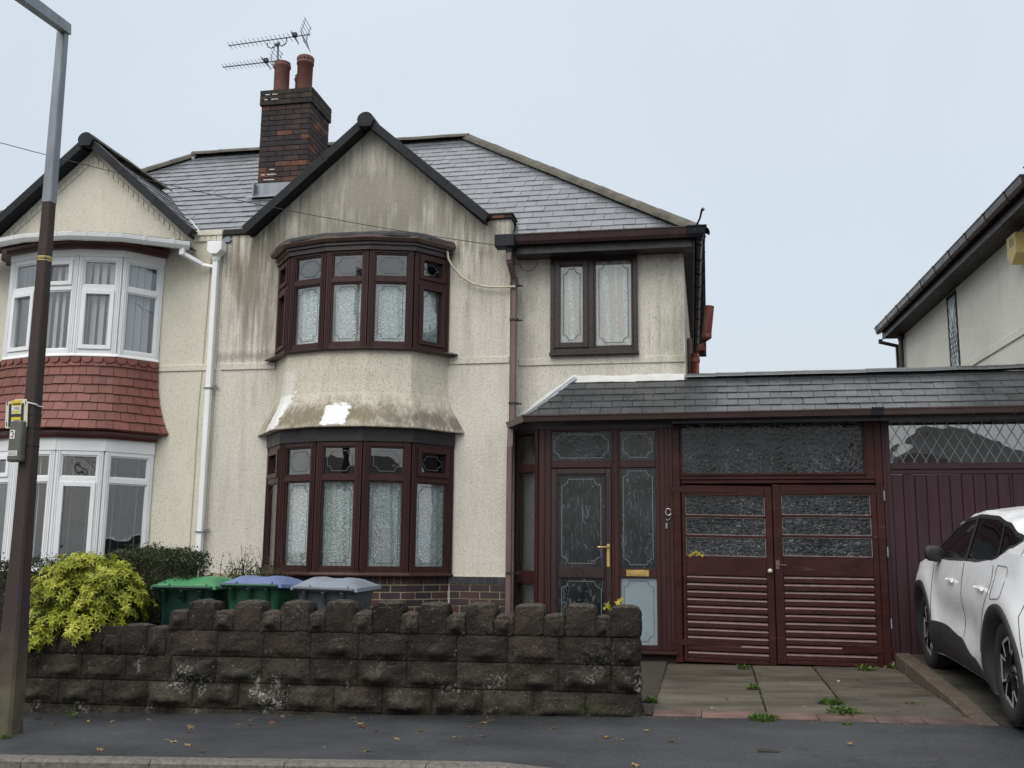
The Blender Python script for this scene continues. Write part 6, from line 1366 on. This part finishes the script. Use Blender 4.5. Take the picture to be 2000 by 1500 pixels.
TOP = [(1.05, 1.02), (1.35, 1.17), (1.7, 1.31), (2.0, 1.375), (2.35, 1.40), (2.8, 1.39), (3.2, 1.345), (3.6, 1.27), (4.05, 1.16), (4.2, 1.12)]
wheels = (s0, s0 + (RW - FW).length); AR = .395; WR = .345
def hwid(s, z):
    h = CW; f = max(0, (.75 - s) / .75); h -= .30 * f ** 2.2; r = max(0, (s - 3.75) / .61); h -= .22 * r ** 2
    h -= .055 * max(0, (z - .72) / .35) ** 1.6 + .05 * max(0, (.35 - z) / .2) ** 1.5
    for w in wheels:
        d = math.hypot(s - w, z - WR); h += .032 * math.exp(-((d - .46) / .13) ** 2) * (1 if z < .95 else 0)
    h -= .030 * math.exp(-((z - .56) / .13) ** 2) * math.exp(-((s - 2.15) / .62) ** 4); return h
def side(s, z, off=0.0, flip=False): h = hwid(s, z) + off; return cw(s, (CW - h) if not flip else (CW + h), z)
SILL = [(1.20, .12), (1.22, .40), (1.32, .475), (1.50, .475), (2.25, .41), (2.75, .30), (3.02, .19), (3.2, .12)]
def insill(s, z): return z < interp([(1.15, .34), (1.30, .47), (1.5, .475), (2.2, .43), (2.6, .335), (2.95, .22), (3.3, .18)], s) if 1.1 < s < 3.3 else z < .24
for flip in (False, True):
    pa, cl = MB(), MB(); ns, nz_ = 110, 30; g = {}
    def pt(i, k):
        s = LEN * i / ns; zb = interp(BELT, s); zl = .19 + .10 * max(0, (.3 - s) / .3) + .12 * max(0, (s - 4.1) / .26); z = zl + (zb - zl) * k / nz_
        for w in wheels:
            dx, dz = s - w, z - WR; d = math.hypot(dx, dz)
            if d < AR and d > 1e-6:
                if d > AR - .05: s, z = w + dx / d * AR, WR + dz / d * AR
        return s, z
    for i in range(ns):
        for k in range(nz_):
            q = [pt(i, k), pt(i + 1, k), pt(i + 1, k + 1), pt(i, k + 1)]; cs, cz = sum(a[0] for a in q) / 4, sum(a[1] for a in q) / 4
            if any(math.hypot(cs - w, cz - WR) < AR - .012 for w in wheels): continue
            tgt = pa
            for a in q:
                key = (id(tgt), round(a[0], 4), round(a[1], 4))
                if key not in g: g[key] = len(tgt.v); tgt.v.append(tuple(side(a[0], a[1], .006 if tgt is cl else 0, flip)))
            tgt.f.append(tuple(g[(id(tgt), round(a[0], 4), round(a[1], 4))] for a in q)); tgt.t.append(.5); tgt.sm.append(True)
    pa.build('body_side', M['paint'], CAR)
    for sa, sb in ((s0 + AR + .02, s0 + 2.64 - AR - .02),):
        rows = []
        for s in lin(sa - .02, sb + .03, 60):
            zt_ = interp([(1.22, .36), (1.33, .475), (1.6, .475), (2.2, .43), (2.62, .33), (2.95, .235), (3.2, .20)], s); rows.append([side(s, .185, -.03, flip), side(s, .20, .010, flip), side(s, (zt_ + .2) / 2, .014, flip), side(s, max(.21, zt_ - .012), .012, flip), side(s, max(.215, zt_), .002, flip)])
        cl.loft(rows, .5, True)
    cl.build('sill_cladding', M['clad'], CAR, fixn=False)
    mb = MB()
    for w in wheels:   # black wheel arch band
        rg_ = []
        for a in range(-38, 219, 6):
            c_, s_ = math.cos(R(a)), math.sin(R(a)); row = []
            for rr2, off in ((AR - .045, -.05), (AR - .015, .014), (AR + .02, .02), (AR + .052, .012), (AR + .058, -.01)): row.append(side(w + c_ * rr2, max(.14, WR + s_ * rr2), off, flip))
            rg_.append(row)
        mb.loft(rg_, .5, True)
    mb.build('wheel_arch', M['clad'], CAR, fixn=False)
    # cabin side glass
    mb = MB(); fr = MB(); rows = []; 
    def cab(s, z, off=0):
        zb = interp(BELT, s); h = hwid(s, zb) - .012 - (z - zb) * .40 + off; return cw(s, (CW - h) if not flip else (CW + h), z)
    rows = [[cab(s, interp(DLO, s) + (interp(TOP, s) - interp(DLO, s)) * k / 6, 0) for k in range(7)] for s in lin(1.10, 3.75, 40)]; mb.loft(rows, .5, True); mb.build('side_window', M['cglass'], CAR, fixn=False)
    rows = [[cab(s, interp(BELT, s), .012), cab(s, interp(DLO, s) - .004, .004), cab(s, interp(DLO, s) + .016, .003), cab(s, interp(DLO, s) + .016, -.01)] for s in lin(1.05, 3.78, 40)]; pz_ = MB()
    fr.loft([[r_[1] + Vector((0, 0, .0)), r_[2], r_[3]] for r_ in rows], .5, True); pz_.loft([[r_[0], r_[1]] for r_ in rows], .5, True)
    fr.loft([[cab(s, interp(TOP, s) - .028, .004), cab(s, interp(TOP, s) + .004, .006)] for s in lin(1.12, 3.75, 40)], .5, True)
    for sa, sb, ta, tb_ in ((2.28, 2.36, 2.20, 2.27), (3.20, 3.235, 3.06, 3.09)):
        fr.loft([[cab(sa + (ta - sa) * t, interp(DLO, sa) + (interp(TOP, ta) - interp(DLO, sa)) * t, .005), cab(sb + (tb_ - sb) * t, interp(DLO, sa) + (interp(TOP, ta) - interp(DLO, sa)) * t, .005)] for t in lin(0, 1, 6)], .5)
    fr.build('window_trim', M['clad'], CAR, fixn=False)
    pz_.loft([[cab(s, max(interp(BELT, s), interp(TOP, s) - (0 if s < 3.7 else .4)), .005), cab(s, interp(TOP, s) + .035, -.025)] for s in lin(1.05, 4.15, 40)], .5, True)
    pz_.loft([[cab(s, interp(BELT, s), .0), cab(s, interp(BELT, s) + (interp(TOP, s) - interp(BELT, s)) * .5, .006), cab(s, interp(TOP, s) + .005, .005)] for s in lin(3.74, 4.15, 8)], .5, True)
    pz_.build('cant_rail', M['paint'], CAR, fixn=False)
def span(s, z, k, n, l0, crown): u = k / n; l = l0 + (2 * CW - 2 * l0) * u; return cw(s, l, z + crown * (1 - (2 * u - 1) ** 2))
def capl(s, z): zb = interp(BELT, s); return CW - (hwid(s, zb) - .012 - (z - zb) * .40) + .025
mb = MB(); mb.loft([[span(s, interp(TOP, s) + .033, k, 12, capl(s, interp(TOP, s) + .033), .055 * min(1, (s - 1.7) / .3)) for k in range(13)] for s in lin(1.85, 3.55, 20)], .5, True); mb.build('roof', M['paint'], CAR, fixn=False)
mb = MB(); mb.loft([[span(s, interp(TOP, s) + .030, k, 12, capl(s, interp(TOP, s) + .03), .05 + .02 * (1.9 - s)) for k in range(13)] for s in lin(1.05, 1.86, 12)], .5, True); mb.build('windscreen', M['cglass'], CAR, fixn=False)
mb = MB(); mb.loft([[span(s, interp(TOP, s) + .030, k, 12, capl(s, interp(TOP, s) + .03), .05) for k in range(13)] for s in lin(3.55, 4.15, 10)], .5, True); mb.build('rear_window', M['cglass'], CAR, fixn=False)
mb = MB(); mb.loft([[span(s, interp(BELT, s), k, 12, CW - hwid(s, interp(BELT, s)), .045 * min(1, s / .4)) for k in range(13)] for s in lin(0, 1.12, 14)], .5, True)
mb.loft([[span(LEN * 0 + .0, .2 + .42 * t, k, 12, CW - hwid(0, .62), 0) + cax * (-.06 * math.sin(3.14 * k / 12)) for k in range(13)] for t in lin(0, 1, 4)], .5, True)
mb.loft([[span(LEN, .30 + .65 * t, k, 12, CW - hwid(LEN, .8), 0) + cax * (.05 * math.sin(3.14 * k / 12)) for k in range(13)] for t in lin(0, 1, 4)], .5, True)
mb.loft([[span(s, interp(BELT, s), k, 12, CW - hwid(s, interp(BELT, s)), .03) for k in range(13)] for s in lin(4.1, LEN, 4)], .5, True); mb.build('bonnet_and_tail', M['paint'], CAR, fixn=False)
mb = MB(); q = [cw(s, l, z) for s in (.5, 4.1) for l in (.16, 1.63) for z in (.20, .55)]; mb.add(q, [(0, 1, 3, 2), (4, 6, 7, 5), (0, 4, 5, 1), (2, 3, 7, 6), (0, 2, 6, 4), (1, 5, 7, 3)])
q = [cw(s, l, z) for s in (1.3, 3.9) for l in (.13, 1.66) for z in (.5, .98)]; mb.add(q, [(0, 1, 3, 2), (4, 6, 7, 5), (0, 4, 5, 1), (2, 3, 7, 6), (0, 2, 6, 4), (1, 5, 7, 3)])
for s in (2.0, 3.0):
    for l in (.45, 1.3): q = [cw(s + a, l + b, z) for a in (0, .13) for b in (-.2, .2) for z in (.9, 1.3)]; mb.add(q, [(0, 1, 3, 2), (4, 6, 7, 5), (0, 4, 5, 1), (2, 3, 7, 6), (0, 2, 6, 4), (1, 5, 7, 3)])
mb.build('cabin_interior', M['clad'], CAR)
# shut lines, fuel flap, handles, mirror, air pad
mb = MB()
def line(pts, r=.0032):
    P_ = []
    for (a, b), (c, d) in zip(pts, pts[1:]): P_ += [(a + (c - a) * k / 6, b + (d - b) * k / 6) for k in range(6)]
    mb.tube([side(s, z, .0008) for s, z in P_ + [pts[-1]]], r, 4)
line([(1.30, .50), (1.29, .7), (1.27, .9), (1.25, .99)]); line([(2.30, .44), (2.32, .6), (2.33, .8), (2.33, 1.02)]); line([(2.92, .40), (3.02, .62), (3.12, .80), (3.20, .92), (3.18, 1.04)])
line([(3.27, .84), (3.27, 1.02), (3.30, 1.045), (3.52, 1.045), (3.55, 1.02), (3.55, .86), (3.52, .83), (3.30, .81), (3.27, .84)], .0028); line([(3.95, .5), (3.90, .75), (4.0, .92)]); mb.build('shut_line', M['black'], CAR)
for s in (1.98, 2.93):
    mb = MB(); rr4 = [[side(s + a, .862 + b, c_) for b, c_ in ((-.014, .006), (-.014, .028), (.010, .030), (.014, .008))] for a in lin(-.095, .095, 4)]; mb.loft(rr4, .5, False, True); mb.add(rr4[0], [(0, 1, 2, 3)]); mb.add(rr4[-1], [(0, 1, 2, 3)]); h_ = mb.build('door_handle', M['paint'], CAR, bevel=.01)
    mb = MB(); mb.loft([[side(s + .045 * math.cos(R(a)) * k, .862 + .04 * math.sin(R(a)) * k, .0015) for a in range(0, 360, 30)] for k in (.1, 1)], .5, True, True); mb.build('handle_recess', M['paint'], h_, fixn=False)
mb = MB(); rg5 = []
for k, (lx, hx, hz) in enumerate(((-.02, .05, .03), (-.07, .09, .075), (-.12, .11, .085), (-.19, .10, .08), (-.235, .07, .055), (-.245, .01, .01))):
    c = cw(1.46 + .04 * (k > 3), 0.10 + lx * .8, 1.045 + .006 * k); rg5.append([c + cax * (-hx * math.copysign(abs(math.cos(R(a))) ** .6, math.cos(R(a))) * .7) + Vector((0, 0, hz * .85 * math.copysign(abs(math.sin(R(a))) ** .6, math.sin(R(a))))) for a in range(0, 360, 20)])
mb.loft(rg5, .5, True, True); mb.tube([cw(1.42, .14, 1.02), cw(1.45, .03, 1.06)], .03, 8); mir = mb.build('door_mirror', M['clad'], CAR)
mb = MB(); mb.loft([[side(1.62 + .17 * math.cos(R(a)) * k, .335 + .048 * math.sin(R(a)) * k, off) for a in range(0, 360, 20)] for k, off in ((1, .008), (.95, .016), (.8, .016), (.7, .009), (.05, .007))], .5, True, True); mb.build('side_bumper_pad', M['clad'], CAR, fixn=False)
for w in wheels:
    for flip in (False, True):
        lc = .0 if not flip else 2 * CW; sg = 1 if not flip else -1; ctr = cw(w, lc + sg * .115, WR)
        Mw = Matrix.Translation(ctr) @ Matrix(((cr_.x * sg, cax.x, 0, 0), (cr_.y * sg, cax.y, 0, 0), (0, 0, 1, 0), (0, 0, 0, 1)))
        mb = MB(); mb.lathe([(.235, -.085), (.245, -.10), (.30, -.106), (.328, -.10), (.342, -.085), (WR, -.05), (WR, .05), (.342, .085), (.25, .1)], (0, 0, 0), 56, 'x', .5, Mw)
        for rr3 in range(56):
            a = 2 * math.pi * rr3 / 56; mb.box(-.09, -.004, WR - .004, .02, .004, WR + .0015, .5, Mw @ Matrix.Rotation(a, 4, 'X'))
        wo_ = mb.build('wheel', M['tyre'], CAR)
        mb = MB(); mb.lathe([(.238, -.088), (.246, -.093), (.238, -.06), (.225, -.02), (.21, .06), (.001, .06)], (0, 0, 0), 48, 'x', .5, Mw); mb.build('rim_barrel', M['alloyk'], wo_)
        mb = MB(); sv_ = MB()
        for k in range(5):
            Ma = Mw @ Matrix.Rotation(2 * math.pi * k / 5 + .3, 4, 'X')
            for sg2 in (1, -1): mb.prism([(.02 * sg2, .05), (.052 * sg2, .10), (.075 * sg2, .225), (.105 * sg2, .225), (.075 * sg2, .10), (.03 * sg2, .03)], -.082, -.055, 'x', .5, Ma); sv_.prism([(.058 * sg2, .115), (.078 * sg2, .222), (.098 * sg2, .222), (.072 * sg2, .115)], -.0845, -.0822, 'x', .5, Ma)
            sv_.prism([(-.075, .205), (.075, .205), (.07, .228), (-.07, .228)], -.0845, -.078, 'x', .5, Ma @ Matrix.Rotation(R(0), 4, 'X'))
        mb.lathe([(.001, -.085), (.035, -.083), (.06, -.07), (.06, -.05)], (0, 0, 0), 20, 'x', .5, Mw); mb.build('rim_spokes', M['alloyk'], wo_, fixn=True); sv_.build('rim_faces', M['alloy'], wo_)
mb = MB(); mb.loft([[span(LEN, z, k, 12, CW - hwid(LEN, .8) + i_, 0) + cax * (.05 * math.sin(3.14 * k / 12) + o_) for k in range(13)] for z, o_, i_ in ((.14, -.12, .03), (.16, .01, 0), (.30, .03, -.01), (.40, .03, -.01), (.42, .0, 0))], .5, True); mb.build('rear_bumper', M['clad'], CAR, fixn=False)
mb = MB(); mb.loft([[cw(.06, l, z) for l in (.3, .9, 1.5)] for z in (.18, .6)], .5); mb.build('grille', M['clad'], CAR, fixn=False)
for s in (4.30,):
    mb = MB(); mb.loft([[side(3.98 + .3 * t, .86 + .10 * k, .006) for k in lin(0, 1, 3)] for t in lin(0, 1, 4)], .5, True); mb.build('rear_light', M['darkred'], CAR, fixn=False)

# ------------------------------------------------------------------ across the road (seen mirrored in the windows)
def opp(x0, x1, y, label):
    o = thing('brick_house', label, 'house', ((x0 + x1) / 2, y - 4, -.2)); mb = MB(); mb.box(x0, y - 8, -.6, x1, y, 4.2); mb.prism([(x0 + .4, 4.2), (x0 + 4.2, 4.2), (x0 + 2.3, 5.6)], y - .3, y + .02, 'y'); mb.build('wall', M['oppbrick'], o)
    mb = MB(); mb.add([(x0 - .3, y + .3, 4.1), (x1 + .3, y + .3, 4.1), (x1 - 3, y - 4, 6.6), (x0 + 3, y - 4, 6.6), (x0 - .3, y - 8.3, 4.1), (x1 + .3, y - 8.3, 4.1)], [(0, 1, 2, 3), (3, 2, 5, 4), (0, 3, 4), (1, 5, 2)]); mb.build('roof', M['opproof'], o, fixn=False)
    for xa in (x0 + .9, x1 - 3.2):
        for z in (.3, 2.5): mb = MB(); mb.ring(xa, y + .01, z, xa + 2.2, y + .06, z + 1.4, .07); mb.box(xa + 1.05, y + .01, z + .07, xa + 1.15, y + .06, z + 1.33); w_ = mb.build('window', M['white_paint'], o); mb = MB(); mb.box(xa + .07, y + .005, z + .07, xa + 2.13, y + .02, z + 1.33); mb.build('pane', M['black'], w_)
opp(-25, -16.5, -27, 'brick house across the road, mirrored in the cream house windows'); opp(5.5, 13.5, -18, 'brick house across the road, mirrored in the porch and garage glass')
t = thing('bare_tree', 'bare winter tree across the road, mirrored in the bay windows', 'tree', (1, -18, -.3)); mb = MB()
def br(p, d, l, r, n):
    q = p + d * l; mb.tube([p, q], [r, r * .7], 5)
    if n > 0:
        for k in range(3): br(q, (d + rnd_dir() * .55 + Vector((0, 0, .12))).normalized(), l * random.uniform(.62, .8), r * .62, n - 1)
br(Vector((1, -18, -.4)), Vector((0, 0, 1)), 2.2, .12, 5); mb.build('branches', M['twig'], t, fixn=False)

# ------------------------------------------------------------------ parts that ended up in several distant pieces become parts of their own
def separate_pieces(o, tol=.03):
    me = o.data; bm = bmesh.new(); bm.from_mesh(me); bm.verts.ensure_lookup_table(); seen = set(); isl = []
    for v in bm.verts:
        if v.index in seen: continue
        st = [v]; seen.add(v.index); cur = []
        while st:
            q = st.pop(); cur.append(q.index)
            for e_ in q.link_edges:
                w = e_.other_vert(q)
                if w.index not in seen: seen.add(w.index); st.append(w)
        cs = [bm.verts[i].co for i in cur]; isl.append([set(cur), [min(c[k] for c in cs) - tol for k in range(3)], [max(c[k] for c in cs) + tol for k in range(3)]])
    bm.free(); ch = True
    while ch:
        ch = False
        for i in range(len(isl)):
            for j in range(i + 1, len(isl)):
                if all(isl[i][1][k] <= isl[j][2][k] and isl[j][1][k] <= isl[i][2][k] for k in range(3)):
                    isl[i] = [isl[i][0] | isl[j][0], [min(a, b) for a, b in zip(isl[i][1], isl[j][1])], [max(a, b) for a, b in zip(isl[i][2], isl[j][2])]]; isl.pop(j); ch = True; break
            if ch: break
    if len(isl) < 2: return
    for k, g in enumerate(isl):
        c = o.copy(); c.data = me.copy(); bm = bmesh.new(); bm.from_mesh(c.data); bmesh.ops.delete(bm, geom=[v for v in bm.verts if v.index not in g[0]], context='VERTS'); bm.to_mesh(c.data); bm.free()
        if k: col.objects.link(c)
        else: o.data = c.data; bpy.data.objects.remove(c)
SPLIT = ('string_band', 'bay_cornice', 'strap_hinge', 'wheel_arch', 'bay_fascia', 'brickwork', 'door_hinge', 'sticker', 'pipe_bracket', 'sill', 'fascia', 'verge_creasing', 'parapet_coping', 'wall', 'lead_flashing', 'downpipe', 'header_course', 'number_tile', 'yellow_plate', 'strap', 'room', 'valley_trim', 'letter_flap', 'pale_pointing', 'twigs', 'sealer_patch', 'gutter_outlet')
for o in list(bpy.data.objects):
    if o.type == 'MESH' and o.name.split('.')[0] in SPLIT and not o.children: separate_pieces(o, .0 if o.name.startswith(('plinth',)) else .03)
